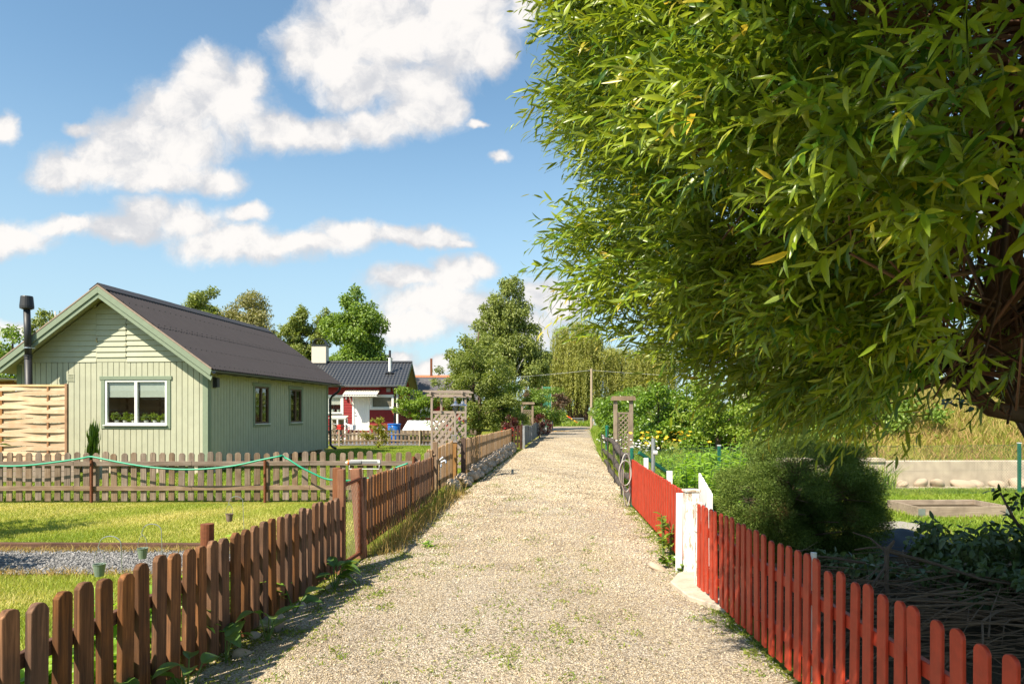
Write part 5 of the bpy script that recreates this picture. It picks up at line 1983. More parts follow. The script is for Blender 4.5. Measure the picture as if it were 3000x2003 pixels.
def build_yard():
    # small glazed cabinet
    c = thing('greenhouse_cabinet', 'white glazed greenhouse cabinet against the red house wall', 'cabinet', (-10.35, 38.8, 0.0))
    mb = MB()
    for x in (0, 0.42, 0.84):
        for y in (0, 0.5):
            if x == 0.42 and y:
                continue
            mb.box(x - .03, x + .05, y - .03, y + .03, 0.0, 1.30)
    for z in (0.1, 1.27):
        mb.box(-.03, .89, -.031, .031, z, z + .06)
        mb.box(-.03, .89, .47, .53, z, z + .06)
    mb.box(-.031, .03, 0, .5, 1.27, 1.33)
    mb.box(.83, .891, 0, .5, 1.27, 1.33)
    mb.build('cabinet_frame', 'white_paint', c)
    mb = MB()
    mb.prism([(-.06, -.06, 1.331), (.92, -.06, 1.331), (.92, .56, 1.45), (-.06, .56, 1.45)], (0, 0, .03))
    mb.build('cabinet_lid', 'canopy_plastic', c)
    mb = MB()
    mb.box(.05, .40, -.004, .004, .16, 1.27)
    mb.box(.47, .82, -.004, .004, .16, 1.27)
    mb.build('pane', 'glass', c)
    mb = MB()
    mb.box(0.02, .84, .44, .46, .1, 1.3)
    mb.box(0.02, .84, .05, .43, .62, .64)
    mb.build('shelf', 'bed_wood', c)
    bike('bicycle', 'dark bicycle parked in front of the white cabinet', (-10.1, 37.0, 0), R(62), 'bike_dark', 'stripe_red')
    bike('bicycle', 'red bicycle parked nearest the white front door', (-9.2, 36.6, 0), R(72), 'bike_red', 'tarp_white')
    b = thing('rain_barrel', 'blue plastic rain barrel under the red house downpipe', 'barrel', (-6.42, 37.2, 0))
    mb = MB()
    mb.lathe([(0.29, 0.02), (0.31, 0.25), (0.34, 0.6), (0.345, 0.9), (0.33, 1.0)], 24)
    mb.build('barrel_body', 'barrel_blue', b, smooth=True)
    mb = MB()
    mb.lathe([(0.36, 0.99), (0.375, 1.01), (0.375, 1.05), (0.31, 1.06)], 24)
    mb.build('rim', 'barrel_blue', b)
    mb = MB()
    mb.tube([(-0.12, -0.345, .94), (-0.12, -0.36, .94)], .03, 8)
    mb.tube([(-0.12, -0.345, .82), (-0.12, -0.36, .82)], .025, 8)
    mb.build('overflow_hole', 'black_metal', b)
    t = thing('cold_frame', 'white sheeted cold frame with a sloping cover beside the blue barrel', 'cold frame', (-5.75, 36.8, 0))
    mb = MB()

    def tarp(u, v):
        return (-0.16 * (1 - v) + (2.0 + 0.05 * v) * u, 0.0 + 0.85 * v, 0.72 + 0.50 * v + 0.012 * math.sin(u * 14) * math.sin(v * 9) + 0.008 * math.sin(u * 47 + v * 5))
    mb.grid(tarp, 40, 10)
    mb.grid(lambda u, v: (lambda p: (p[0], p[1], p[2] - 0.02))(tarp(u, v)), 40, 10)
    mb.build('cover', 'tarp_white', t, smooth=True)
    mb = MB()
    mb.box(-.16, 2.0, -.04, 0, .55, .70)
    mb.build('front_board', 'bed_wood', t)
    mb = MB()
    for x in (0.0, 1.95):
        for y in (0.05, .8):
            mb.box(x - .03, x + .03, y - .03, y + .03, 0, .66 + .4 * (y > .5))
    mb.box(-.05, 2.0, 0, .85, .44, .50)
    mb.build('stand', 'bed_wood', t)
    c = thing('garden_chair', 'white plastic garden chair back leaning between yellow bush and blue barrel', 'chair', (-6.98, 36.4, 0), 0.3)
    mb = MB()
    mb.prism([(0.22 * math.cos(a), 0.1, 0.78 + 0.17 * math.sin(a)) for a in [2 * math.pi * i / 20 for i in range(20)]], (0, 0.03, 0))
    mb.build('backrest', 'plastic_white', c)
    mb = MB()
    mb.box(-.22, .22, -.35, .1, .42, .45)
    mb.build('seat', 'plastic_white', c)
    for sx in (-1, 1):
        for y in (-.3, .08):
            mb = MB()
            mb.beam((sx * .2, y, 0), (sx * .19, y, .63 if y > 0 else .42), .03, .03)
            mb.build('leg', 'plastic_white', c)
    # building behind
    h = thing('house', 'dark felt roofed house with orange ridge tiles behind the pear tree', 'house', (-6.3, 58, 0))
    mb = MB()
    mb.box(-4, 3, 0, 6, 0, 3.0)
    mb.build('wall', 'falu_red', h)
    mb = MB()
    mb.prism([(-4.4, -0.5, 2.7), (-4.4, 3, 4.85), (-4.4, 6.5, 2.7), (-4.4, 6.5, 2.6), (-4.4, 3, 4.7), (-4.4, -0.5, 2.6)], (7.8, 0, 0))
    rf = mb.build('roof', 'felt_roof', h)
    mb = MB()
    for k in range(30):
        mb.prism([(-4.4 + k * .26, 2.8, 4.78), (-4.4 + k * .26, 3, 4.98), (-4.4 + k * .26, 3.2, 4.78)], (.25, 0, 0))
    mb.build('ridge_tiles', 'orange_tile', rf)
    mb = MB()
    mb.box(-1.0, -0.82, 2.9, 3.1, 4.7, 6.45)
    mb.build('chimney', 'rust', rf)
    mb = MB()
    mb.box(-1.5, -0.5, -0.02, 0.0, 1.2, 2.2)
    mb.build('window', 'white_paint', h)


# ================================================================== ARBOURS AND SMALL GARDEN THINGS
def build_arbours():
    a = thing('garden_arbour', 'taupe painted lattice arbour with a slatted top behind the tan fence', 'arbour', (-2.02, 17.0, 0))
    for (x, y, zt) in ((0.02, 0, 2.08), (0.60, 0, 2.08), (0.15, 1.05, 2.08), (0.79, 1.05, 2.08)):
        mb = MB()
        mb.box(x - .025, x + .03, y - .025, y + .03, 0, zt)
        mb.build('post', 'taupe_wood', a, bevel=0.003)
    for y, x0, x1 in ((0, .05, .575), (1.05, .18, .765)):
        mb = MB()
        w = x1 - x0
        for z in (0.72, 1.66):
            mb.box(x0, x1, y - .02, y + .02, z, z + (.13 if z < 1 else .06))
        mb.box(x0, x1, y - .02, y + .02, .22, .28)

        def strip(p, q, off):
            mb.beam((p[0], y + off, p[1]), (q[0], y + off, q[1]), .012, .052, up=(0, 0, 1))
        for (za, zb) in ((.28, .72), (.85, 1.66)):
            for k in range(-6, 9):
                for s in (1, -1):
                    c0 = k * .165
                    # line x-x0 = c0 + s'*(z-za)
                    pts = []
                    for t in np.linspace(0, zb - za, 60):
                        xx = c0 + t * 0.8 if s > 0 else w - c0 - t * 0.8
                        if 0 <= xx <= w:
                            pts.append((x0 + xx, za + t))
                    if len(pts) > 5:
                        strip(pts[0], pts[-1], -.007 * s)
        mb.build('lattice_panel', 'taupe_wood', a)
    mb = MB()
    for y in (-.03, 1.08):
        mb.box(-.10, .95, y - .018, y + .018, 2.081, 2.14)
    for x in (0.02, .80):
        mb.box(x - .02, x + .02, -.35, 1.4, 2.141, 2.19)
    for k in range(5):
        yy = -.3 + k * .41
        mb.box(-.16, .98, yy - .02, yy + .02, 2.191, 2.225)
    mb.build('slatted_top', 'taupe_wood', a)
    mb = MB()
    for x, s in ((.02, 1), (.60, -1)):
        mb.beam((x, 0.02, 1.78), (x, .28, 2.08), .03, .04)
    mb.beam((.56, 0, 1.45), (.16 + .3, 1.0, 1.05), .02, .04)
    mb.build('corner_brace', 'taupe_wood', a)
    for k, (x, y) in enumerate(((-1.40, 16.92), (-1.245, 17.2))):
        l = thing('hanging_lamp', ['silver dish lamp with clear glass jar hanging nearer the lattice post', 'silver dish lamp with clear glass jar hanging on the outer right side'][k], 'lamp', (x, y, 1.70), 0, 'lamps at the taupe arbour')
        mb = MB()
        mb.lathe([(0.13, 0.15), (0.10, 0.175), (0.045, 0.21), (0.03, 0.27), (0.0, 0.275)], 18, cap=False)
        mb.build('shade', 'chrome', l, smooth=True)
        mb = MB()
        mb.lathe([(0.02, 0.0), (0.065, 0.02), (0.075, 0.08), (0.05, 0.15)], 14)
        mb.build('glass_jar', 'glass', l)
        mb = MB()
        mb.tube([(0, 0, .27), (0, 0, .34), (-0.06, 0, .37), (-0.22 if k else -0.05, -0.05, .36)], 0.008, 6)
        mb.build('bracket', 'chrome', l)
    # weathered arbours
    for nm, lab, p, w_, ht, latx in (('trellis_arbour', 'weathered wooden trellis arbour beside the hedge on the right', (3.03, 20.0), .46, 2.16, 1),
                                     ('trellis_arbour', 'distant weathered wooden trellis arbour beside the purple shrub on the left', (0.62, 41.0), .62, 2.28, 0)):
        t = thing(nm, lab, 'arbour', (p[0], p[1], 0), 0)
        for x in (0, w_):
            for y in ((0,) if latx else (0, 1.2)):
                mb = MB()
                mb.box(x - .055, x + .055, y - .05, y + .05, 0, ht - .13)
                mb.build('post', 'old_lattice_wood', t, bevel=.004)
        mb = MB()
        yb = .12 if latx else 1.3
        mb.box(-.12, w_ + .12, -.12, yb, ht - .128, ht - .05)
        mb.box(-.10, w_ + .10, -.10, yb - .02, ht - .049, ht)
        mb.build('top', 'old_lattice_wood', t)
        mb = MB()
        x0, x1 = .06, w_ - .06
        mb.box(x0, x1, -.02, .02, ht - .52, ht - .47)
        mb.box(x0, x0 + .03, -.02, .02, .3, ht - .52)
        mb.box(x1 - .03, x1, -.02, .02, .3, ht - .52)
        za, zb = .3, ht - .52
        ww = x1 - x0
        for k in range(-16, 17):
            for s in (1, -1):
                c0 = k * .14
                pts = [(x0 + (c0 + tt if s > 0 else ww - c0 - tt), za + tt) for tt in np.linspace(0, zb - za, 120)]
                pts = [q for q in pts if x0 <= q[0] <= x1]
                if len(pts) > 4:
                    mb.beam((pts[0][0], -.006 * s, pts[0][1]), (pts[-1][0], -.006 * s, pts[-1][1]), .01, .03)
        mb.build('lattice_panel', 'old_lattice_wood', t)
    # green net screen
    g = thing('net_screen', 'tall green netting panel among the far left shrubs', 'screen', (2.35, 53.0, 0))
    mb = MB()
    mb.tube([(0, 0, 0), (0, 0, 3.7)], .03, 6)
    mb.tube([(.72, 0, 0), (.72, 0, 3.7)], .03, 6)
    mb.build('frame', 'pole_wood', g)
    mb = MB()
    for k in range(19):
        mb.box(.02 + k * .038, .045 + k * .038, -.004, .004, .5, 3.65)
    for k in range(50):
        mb.box(.01, .71, -.008, -.005, .5 + k * .063, .53 + k * .063)
    mb.build('net', 'net_green', g)


def build_small_things():
    # hanging pails on crooks: foot, height, sideways reach
    for k, (px, py_top, y, lab, mat) in enumerate(((228, 1290, 6.0, 'green pail on a wire crook, nearest the foreground brown fence', 'pail_green'), (327, 1254, 6.9, 'green pail on a wire crook over the grey gravel bed', 'pail_green'), (526, 1176, 9.6, 'rusty little pail on a wire crook out on the lawn', 'rusty_pail'))):
        p = A(px, py_top, y)
        t = thing('hanging_pail', lab, 'pail', (p.x, p.y, 0), 0, 'little pails on crooks')
        z = p.z
        mb = MB()
        mb.lathe([(.036, z - .115), (.05, z - .02), (.054, z - .015), (.054, z - .008), (.046, z - .012), (.034, z - .105)], 18)
        mb.build('pail', mat, t)
        mb = MB()
        pts = [(.048 * math.cos(a), 0, z - .012 + .13 * math.sin(a)) for a in [math.pi * i / 12 for i in range(13)]]
        mb.tube(pts, .0026, 5)
        mb.build('pail_handle', 'galvanised', t)
        mb = MB()
        w = 0.19
        crook = [(.0, 0, z + .12), (-.012, 0, z + .14), (.0, 0, z + .165)] + [(w / 2 - w / 2 * math.cos(a), 0, z + .165 + .07 * math.sin(a)) for a in [math.pi * i / 10 for i in range(1, 11)]] + [(w + .01, 0, z - .1), (w + .02, 0, 0)]
        mb.tube(crook, .0042, 6)
        mb.build('crook', 'galvanised', t)
    # timber edging of the gravel bed
    mb = MB()
    mb.beam((-9, 8.52, .03), (-2.3, 8.40, .03), .07, .10)
    tag(mb.build('bed_edging', 'brown_wood_rail', bevel=.006), 'low timber edging board between gravel bed and lawn', 'edging')
    # water post with taps
    w = thing('water_post', 'greyed water post with brass taps by the tan fence', 'tap post', (-1.53, 13.62, 0))
    mb = MB()
    mb.box(-.05, .05, -.04, .04, 0, 1.10)
    mb.build('post', 'grey_wood', w, bevel=.004)
    mb = MB()
    mb.box(-.20, .0, -.06, -.041, .84, .87)
    mb.build('cross_piece', 'tan_wood', w)
    mb = MB()
    mb.tube([(.09, -.01, .12), (.09, -.01, .62)], .013, 8)
    mb.build('pipe', 'black_metal', w)
    mb = MB()
    mb.tube([(.09, -.01, .36), (.10, -.02, .62), (.12, -.02, .70), (.20, -.02, .74)], .018, 8)
    mb.tube([(.12, -.02, .66), (.12, -.06, .60)], .016, 8)
    mb.tube([(.20, -.02, .74), (.22, -.05, .68)], .018, 8)
    mb.tube([(.09, -.02, .74), (.16, -.02, .80)], .022, 8)
    mb.build('tap', 'chrome', w)
    # fieldstones: heap at the posts, then a long low stack under the tan fence
    rg = random.Random(21)
    protos = []
    for k in range(7):
        bm = bmesh.new()
        bmesh.ops.create_icosphere(bm, subdivisions=3, radius=1.0)
        ph = [rg.uniform(0, 6) for _ in range(6)]
        for v in bm.verts:
            c = v.co
            s = 1 + .12 * math.sin(c.x * 2.3 + ph[0]) + .12 * math.sin(c.y * 2.7 + ph[1]) + .09 * math.sin(c.z * 3.1 + c.x * 2 + ph[2]) + .04 * math.sin(c.x * 7 + c.y * 5 + ph[3])
            v.co = c * s
        me = bpy.data.meshes.new('fieldstone')
        bm.to_mesh(me)
        bm.free()
        me.materials.append(M['fieldstone'])
        me.shade_smooth()
        protos.append(me)

    def stone(p, r, label, group, sc=None):
        o = place_mesh('fieldstone', protos[rg.randrange(7)], None, p, (rg.uniform(-.5, .5), rg.uniform(-.5, .5), rg.uniform(0, 6)), sc or (r * rg.uniform(1.0, 1.4), r * rg.uniform(.8, 1.05), r * rg.uniform(.6, .8)))
        tag(o, label, 'stone', group)
    for k in range(26):
        y = rg.uniform(14.55, 15.75)
        lay = k % 3
        x = float(np.interp(y, [14.5, 15.8], [-1.30, -1.13])) + rg.uniform(-.13, .13) * (1 - lay * .3)
        stone((x, y, .05 + .085 * lay * (1 if y > 14.9 else .6)), rg.uniform(.075, .115), 'rounded fieldstone in the small heap at the foot of the tan gate posts', 'stones heaped at the gate posts')
    for k in range(120):
        y = 16.4 + 14 * (k / 120) + rg.uniform(-.05, .05)
        fx = float(np.interp(y, [16.35, 30.6], [-1.14, -.06]))
        lay = k % 3
        stone((fx + .16 + rg.uniform(-.04, .1) * (lay < 2) - .03 * lay, y, .07 + .095 * lay), rg.uniform(.085, .135) * (1 + .15 * (y > 22)), 'rounded fieldstone in the low row under the long tan picket fence', 'stones under the tan fence')
    for k in range(6):
        x = [-1.78, -1.93, -1.96, -1.90, -1.86, -1.72][k]
        y = [6.55, 5.55, 5.15, 4.75, 5.95, 6.95][k]
        stone((x + .02, y, .012), [.04, .05, .045, .055, .04, .035][k], 'brown stone half buried at the foot of the foreground brown pickets', 'stones at the brown fence foot')
    stone((1.58, 7.35, .02), .09, 'pale flat stone at the foot of the close red boards', None, (.14, .1, .04))
    stone((-.92, 12.35, .03), .06, 'single pale stone lying on the lane edge near the tall grass', None)
    # tin can under the brown fence
    mb = MB()
    mb.tube([(-1.99, 5.35, .055), (-1.80, 5.28, .05)], .052, 18)
    mb.tube([(-1.815, 5.284, .05), (-1.795, 5.277, .05)], .056, 18)
    tag(mb.build('tin_can', 'galvanised', smooth=False), 'galvanised tin lying on its side under the brown fence', 'tin can')
    # utility pole and wire
    p = thing('utility_pole', 'tall bare timber utility pole rising behind the hedge', 'pole', (6.98, 60, 0))
    mb = MB()
    mb.tube([(0, 0, 0), (0, 0, 5.5)], [.12, .09], 12)
    mb.build('pole', 'pole_wood', p)
    mb = MB()
    for a, b in (((0, 0, 5.35), (-19, -2, 4.4)), ((0, 0, 5.35), (22, 6, 5.2))):
        a, b = Vector(a), Vector(b)
        mb.tube([a.lerp(b, t / 14) + Vector((0, 0, -1.0 * math.sin(math.pi * t / 14) * .35)) for t in range(15)], .010, 4)
    mb.build('overhead_wire', 'plastic_light', p)
    # barrier at the end of the lane
    b = thing('crowd_barrier', 'low steel crowd barrier across the far end of the lane', 'barrier', (5.95, 80.0, 0))
    mb = MB()
    for z in (.22, .95):
        mb.tube([(0, 0, z), (2.42, 0, z)], .028, 8)
    mb.tube([(0, 0, .1), (0, 0, .95)], .028, 8)
    mb.tube([(2.42, 0, .1), (2.42, 0, .95)], .028, 8)
    mb.build('barrier_frame', 'galvanised', b)
    mb = MB()
    for k in range(1, 17):
        mb.tube([(k * 2.42 / 17, 0, .22), (k * 2.42 / 17, 0, .95)], .014, 6)
    mb.build('bars', 'galvanised', b)
    mb = MB()
    mb.box(.2, .3, -.3, .3, .03, .1)
    mb.box(2.1, 2.2, -.3, .3, .03, .1)
    mb.build('foot', 'galvanised', b)
    s = thing('striped_pole', 'red and yellow striped pole lying slanted across the far barrier', 'pole', (6.35, 79.7, 1.28), 0)
    mbs = {'stripe_red': MB(), 'stripe_yellow': MB(), 'black_metal': MB()}
    p0, p1 = Vector((0, 0, 0)), Vector((1.55, 0, -1.02))
    for k in range(9):
        mbs[('stripe_yellow', 'stripe_red', 'black_metal')[(0, 1, 1, 0, 2, 0, 1, 1, 0)[k]]].beam(p0.lerp(p1, k / 9), p0.lerp(p1, (k + 1) / 9), .05, .13)
    for k, m_ in mbs.items():
        m_.build('pole_band', k, s)
    # white gate board far right, yellow hose across the lane
    w = thing('board_fence', 'small white board gate far down the right lane side', 'gate', (8.1, 70, 0), 0.6)
    mb = MB()
    for k in range(5):
        mb.box(k * .15, k * .15 + .14, -.02, .02, .1, 1.05)
    mb.build('board_panel', 'white_paint', w)
    mb = MB()
    mb.box(-.05, .8, .021, .06, .8, .88)
    mb.build('rail', 'white_paint', w)
    mb = MB()
    pts = [Vector((2.6, 60.0, .3)), Vector((3.0, 59.0, .1)), Vector((3.6, 57.6, .06)), Vector((5.0, 58.2, .09)), Vector((6.3, 59.5, .07)), Vector((7.4, 63, .2)), Vector((7.9, 66, .8))]
    fine = [pts[i].lerp(pts[i + 1], t / 4) for i in range(len(pts) - 1) for t in range(4)] + [pts[-1]]
    mb.tube(fine, .02, 6)
    tag(mb.build('garden_hose', 'hose_yellow', smooth=True), 'thin yellow hose laid across the far end of the lane', 'hose')
    # far right: low wall, stones, raised bed
    w = thing('retaining_wall', 'low pale concrete retaining wall below the grassy bank', 'wall', (5.6, 15.2, 0), R(1.2))
    mb = MB()
    mb.box(0, 2.72, 0.0, .3, 0, .66)
    mb.box(2.74, 18, 0.0, .28, 0, .60)
    mb.build('wall_body', 'concrete', w, bevel=.012)
    mb = MB()
    for k in range(5):
        mb.box(.1 + k * .55, .16 + k * .55, -.035, 0, .06, .54)
    mb.box(0, 2.72, -.04, -.001, .585, .66)
    mb.build('wall_ribs', 'concrete', w)
    mb = MB()
    mb.box(-.1, 17, -.34, -.16, 0, .05)
    mb.build('kerb', 'concrete', w)
    rg = random.Random(5)
    for k in range(9):
        x = 8.25 + k * .42 + rg.uniform(-.1, .1)
        stone((x, 15.12, .10), rg.uniform(.13, .19), 'rounded stone lying along the foot of the concrete wall', 'stones along the wall foot')
    b = thing('raised_bed', 'wooden raised bed frame on the grass right of the dark conifer', 'planter', (6.55, 11.0, 0), R(2))
    mb = MB()
    mb.box(0, 1.55, 0, .025, 0, .17)
    mb.box(0, 1.55, .85, .875, 0, .17)
    mb.box(0, .025, .026, .849, 0, .169)
    mb.box(1.525, 1.55, .026, .849, 0, .169)
    mb.build('bed_frame', 'bed_wood', b, bevel=.003)
    mb = MB()
    mb.box(-.004, .11, -.006, -.001, .03, .14)
    mb.box(1.44, 1.554, -.006, -.001, .03, .14)
    mb.build('corner_hinge', 'galvanised', b)
    mb = MB()
    mb.box(.03, 1.52, .03, .845, 0, .09)
    mb.build('soil', 'soil', b)
    mb = MB()
    mb.prism([(5.35, 9.7, 0), (6.15, 9.75, 0), (5.9, 10.35, 0), (5.3, 10.3, 0)], (0, 0, .045))
    tag(mb.build('flagstone', 'flagstone', bevel=.006), 'dappled grey flagstone on the grass in front of the raised bed', 'flagstone')


# ================================================================== TREES AND PLANTS
def tree(name, label, loc, lumps, n, L, W, mat, h, r0, bark='bark', group=None, shell=.35, droop=.35, k=14, f=.38, seed=1, tips=10, cat='tree', strand=None):
    t = thing(name, label, cat, loc, 0, group)
    rg = random.Random(seed)
    lum = np.array(lumps)
    tp = []
    for _ in range(tips):
        l_ = lum[rg.randrange(len(lum))]
        a, b = rg.uniform(0, 6.28), rg.uniform(-.2, .7)
        tp.append((l_[0] + l_[3] * .7 * math.cos(a), l_[1] + l_[4] * .7 * math.sin(a), l_[2] + l_[5] * b))
    top = max(lumps, key=lambda q: q[2] + q[5])
    limbs_mb((0, 0, -.05), (top[0] * .7, top[1] * .7, top[2] + top[5] * .6), r0, tp, rg).build('trunk', bark, t, smooth=True)
    crown('crown', lumps, n, L, W, mat, t, shell, droop, k, f, seed)
    if strand:
        ns, mn, mx, per = strand
        P, d = ball_pts(ns, [(a, b, c, e * .95, f_ * .95, g * .9) for (a, b, c, e, f_, g) in lumps], .7)
        strands('hanging_foliage', P, RNG.uniform(mn, mx, ns), per, L, W, mat, t)
    return t


def build_trees():
    G_ = 'trees beyond the gardens'
    # tall birch left of the lane end
    t = tree('birch_tree', 'tall weeping birch rising behind the shrubs left of the lane end', (-0.5, 62, 0),
             [(0.5, 0, 13.0, 1.2, 1.1, 1.3), (0.3, 0, 11.2, 2.0, 1.7, 1.7), (-1.3, 0, 11.2, 1.1, 1.1, 1.1), (-1.2, 0, 8.8, 2.3, 2.2, 1.9), (1.2, 0, 8.4, 2.1, 2, 2.0), (-2.0, 0, 6.2, 2.2, 2.4, 2.0), (1.6, 0, 5.6, 2.3, 2.2, 2.0), (3.0, .3, 6.3, 1.1, 1.4, 1.7)],
             26000, .24, .13, 'birch_leaf', 13, .24, 'birch_bark', G_, .3, .9, 15, .36, 3, 18, strand=(620, 1.0, 2.6, 26))
    # weeping willow at the end
    t = tree('weeping_willow', 'big yellow green weeping willow closing the end of the lane', (8.4, 88, 0),
             [(0, 0, 11.6, 3.4, 3.2, 1.9), (-2.8, 0, 8.0, 2.8, 3, 2.2), (2.8, 0, 8.6, 3.2, 3, 2.4), (6.6, 0, 7.6, 3.2, 3, 2.6), (-4.0, -1, 5.0, 1.8, 2.2, 2.0), (.2, -2, 7.4, 2.6, 2, 2.0), (10, 0, 8, 3, 3, 3)],
             9000, .30, .09, 'weeping_leaf', 12, .62, 'willow_bark', G_, .4, 1.2, 12, .32, 9, 16, strand=(2600, 1.6, 5.2, 44))
    mb = MB()
    mb.tube([(.9, 0, 0), (1.1, 0, 3), (.4, .2, 6.5)], [.5, .4, .2], 9)
    mb.tube([(-.9, 0, 0), (-1.1, 0, 3), (-.8, .2, 6.5)], [.42, .35, .2], 9)
    mb.build('stem', 'willow_bark', t)
    # left background row
    tree('deciduous_tree', 'airy green tree behind the ridge of the green house, left of two', (-27.1, 60, 0), [(0, 0, 11.0, 1.5, 1.5, 1.6), (.6, 0, 9.3, 1.8, 1.7, 1.4), (-.9, 0, 9.2, 1.3, 1.5, 1.2), (.2, 0, 7.2, 2, 2, 1.8)], 17000, .24, .13, 'birch_leaf', 12, .2, 'birch_bark', G_, .25, .6, 15, .42, 12, 12)
    tree('deciduous_tree', 'pale thin leaved tree behind the green roof, right of two', (-23.1, 60, 0), [(0, 0, 11.0, 1.5, 1.5, 1.5), (.6, 0, 9.2, 2.1, 1.8, 1.6), (-1.0, 0, 9.3, 1.4, 1.5, 1.3), (1.5, 0, 7.6, 1.4, 2, 1.3), (0, 0, 7, 2, 2, 1.6)], 16000, .22, .11, 'pale_leaf', 12, .2, 'bark', G_, .25, .5, 16, .42, 13, 14)
    tree('deciduous_tree', 'loose leaved mid green tree between the green roof and the plaster chimney', (-18.3, 59, 0), [(0, 0, 9.6, 1.0, 1.2, 1.3), (.8, 0, 8.0, 1.7, 1.5, 1.4), (-.8, 0, 8.0, 1.4, 1.4, 1.4), (0.6, 0, 6.0, 2.0, 2, 1.7), (2.0, 0, 8.8, .8, .9, 1.6)], 18000, .24, .13, 'birch_leaf', 11, .2, 'bark', G_, .25, .4, 15, .42, 14, 12)
    tree('deciduous_tree', 'full bright green rounded tree just right of the plaster chimney', (-12.6, 55, 0), [(.2, 0, 10.0, 1.5, 1.5, 1.6), (-.5, 0, 8.0, 2.1, 2, 2.0), (.9, 0, 8.0, 1.9, 2, 2.0), (.2, 0, 5.6, 2.5, 2.4, 2.2), (1.4, 0, 4.6, 1.7, 1.8, 1.8), (-1.2, 0, 4.6, 1.8, 1.8, 1.8)], 34000, .24, .15, 'linden_leaf', 11, .24, 'bark', G_, .35, .4, 16, .40, 15, 10)
    tree('deciduous_tree', 'small drooping tree top showing over the left roof slope', (-26.9, 40, 0), [(0.2, 0, 7.1, 1.0, 1.0, .8), (-.6, 0, 6.3, .7, .8, .9), (.9, 0, 6.2, .8, .8, .8), (0, 0, 5, 1.2, 1.2, 1)], 4200, .2, .09, 'birch_leaf', 7, .12, 'birch_bark', G_, .2, .9, 10, .34, 16, 12, strand=(60, .4, 1.0, 12))
    tree('deciduous_tree', 'round green tree at the far left edge behind the patio roof', (-25.2, 34, 0), [(0.5, 0, 4.9, 1.0, 1, 1.0), (-.8, 0, 4.2, 1.4, 1.4, 1.2), (-2, 0, 4, 1.2, 1.2, 1.1), (0, 0, 2.6, 2, 2, 1.6)], 9000, .17, .1, 'linden_leaf', 5, .13, 'bark', G_, .3, .3, 13, .34, 17, 8)
    # behind the lawn and the red house
    tree('apple_tree', 'bright leaved apple tree right of the red house gable', (-5.35, 38.9, 0), [(-.4, 0, 2.45, .8, .8, .65), (.5, 0, 2.1, .95, .8, .65), (-.6, 0, 1.9, .8, .7, .5), (1.2, .2, 2.4, .6, .6, .5), (.2, 0, 1.6, .9, .6, .4)], 4200, .16, .08, 'pear_leaf', 2.6, .06, 'bark', None, .2, .3, 10, .4, 18, 9)
    tree('garden_bush', 'yellow green twiggy bush on the lawn in front of the red house', (-6.15, 31.4, 0), [(0, 0, 1.15, .42, .4, .35), (.35, 0, .80, .45, .4, .35), (-.4, 0, .7, .4, .4, .35), (.1, 0, .5, .5, .45, .3)], 1500, .10, .055, 'yellow_leaf', 1.3, .035, 'bark', None, .15, .1, 9, .4, 19, 14, cat='bush')
    tree('garden_bush', 'thin young bush just left of the taupe arbour', (-3.55, 32.2, 0), [(0, 0, 1.05, .35, .35, .35), (.15, 0, .75, .35, .35, .25), (-.5, 0, 1.05, .35, .2, .2)], 420, .10, .05, 'pear_leaf', 1.2, .025, 'bark', None, .1, .2, 7, .4, 20, 12, cat='bush')
    # mid shrubs left of the lane
    tree('large_shrub', 'large olive green shrub tree between the dark roof and the lane', (-2.0, 38, 0), [(-.3, 0, 4.6, 1.1, 1.2, 1.2), (.6, 0, 3.6, 1.5, 1.4, 1.3), (-1.2, 0, 3.4, 1.2, 1.3, 1.1), (.2, 0, 2.0, 1.9, 1.8, 1.4), (-.9, 0, 1.6, 1.5, 1.5, 1.1), (1.4, 0, 1.7, 1.2, 1.2, 1.2)], 24000, .13, .075, 'shrub_leaf', 5, .12, 'bark', None, .25, .1, 18, .32, 21, 22, cat='shrub')
    tree('large_shrub', 'dark upper shrub behind the olive green one', (-2.3, 47, 0), [(0, 0, 6.3, 1.2, 1.3, 1.5), (-1.2, 0, 5.0, 1.2, 1.3, 1.3), (1.2, 0, 5.4, 1.5, 1.4, 1.5), (0, 0, 3, 2.4, 2, 2)], 9000, .2, .12, 'birch_leaf', 6.5, .15, 'bark', None, .3, .3, 13, .33, 22, 12, cat='shrub')
    tree('garden_bush', 'fine leaved bush beside the distant trellis arbour', (-.2, 38.5, 0), [(.1, 0, 1.35, .75, .8, .6), (-.6, 0, .9, .7, .7, .6), (.6, 0, 1.1, .6, .7, .6)], 4200, .10, .06, 'shrub_leaf', 1.7, .05, 'bark', None, .3, .0, 12, .35, 23, 6, cat='bush')
    tree('barberry_bush', 'dark red barberry bush at the lane edge before the grey boards', (-.05, 35.0, 0), [(0, 0, 1.05, .5, .5, .45), (.3, 0, .7, .5, .5, .5), (-.3, 0, .65, .5, .5, .5)], 3600, .075, .045, 'barberry_leaf', 1.3, .04, 'bark', None, .3, -.2, 12, .36, 24, 8, cat='bush')
    tree('barberry_bush', 'small reddish bush behind the distant trellis arbour', (1.75, 43.5, 0), [(0, 0, 1.1, .5, .5, .45), (.3, 0, .7, .5, .5, .5)], 1800, .09, .05, 'barberry_leaf', 1.3, .04, 'bark', None, .3, -.2, 12, .36, 25, 6, cat='bush')
    tree('purple_shrub', 'purplish brown shrub tree behind the green netting panel', (2.9, 57.5, 0), [(0, 0, 2.9, 1.5, 1.2, .9), (1.0, 0, 2.4, 1.2, 1, .9), (-1.2, 0, 2.6, 1, 1, .8)], 5000, .16, .1, 'purple_leaf', 3.2, .1, 'bark', None, .3, .2, 12, .35, 26, 8, cat='shrub')
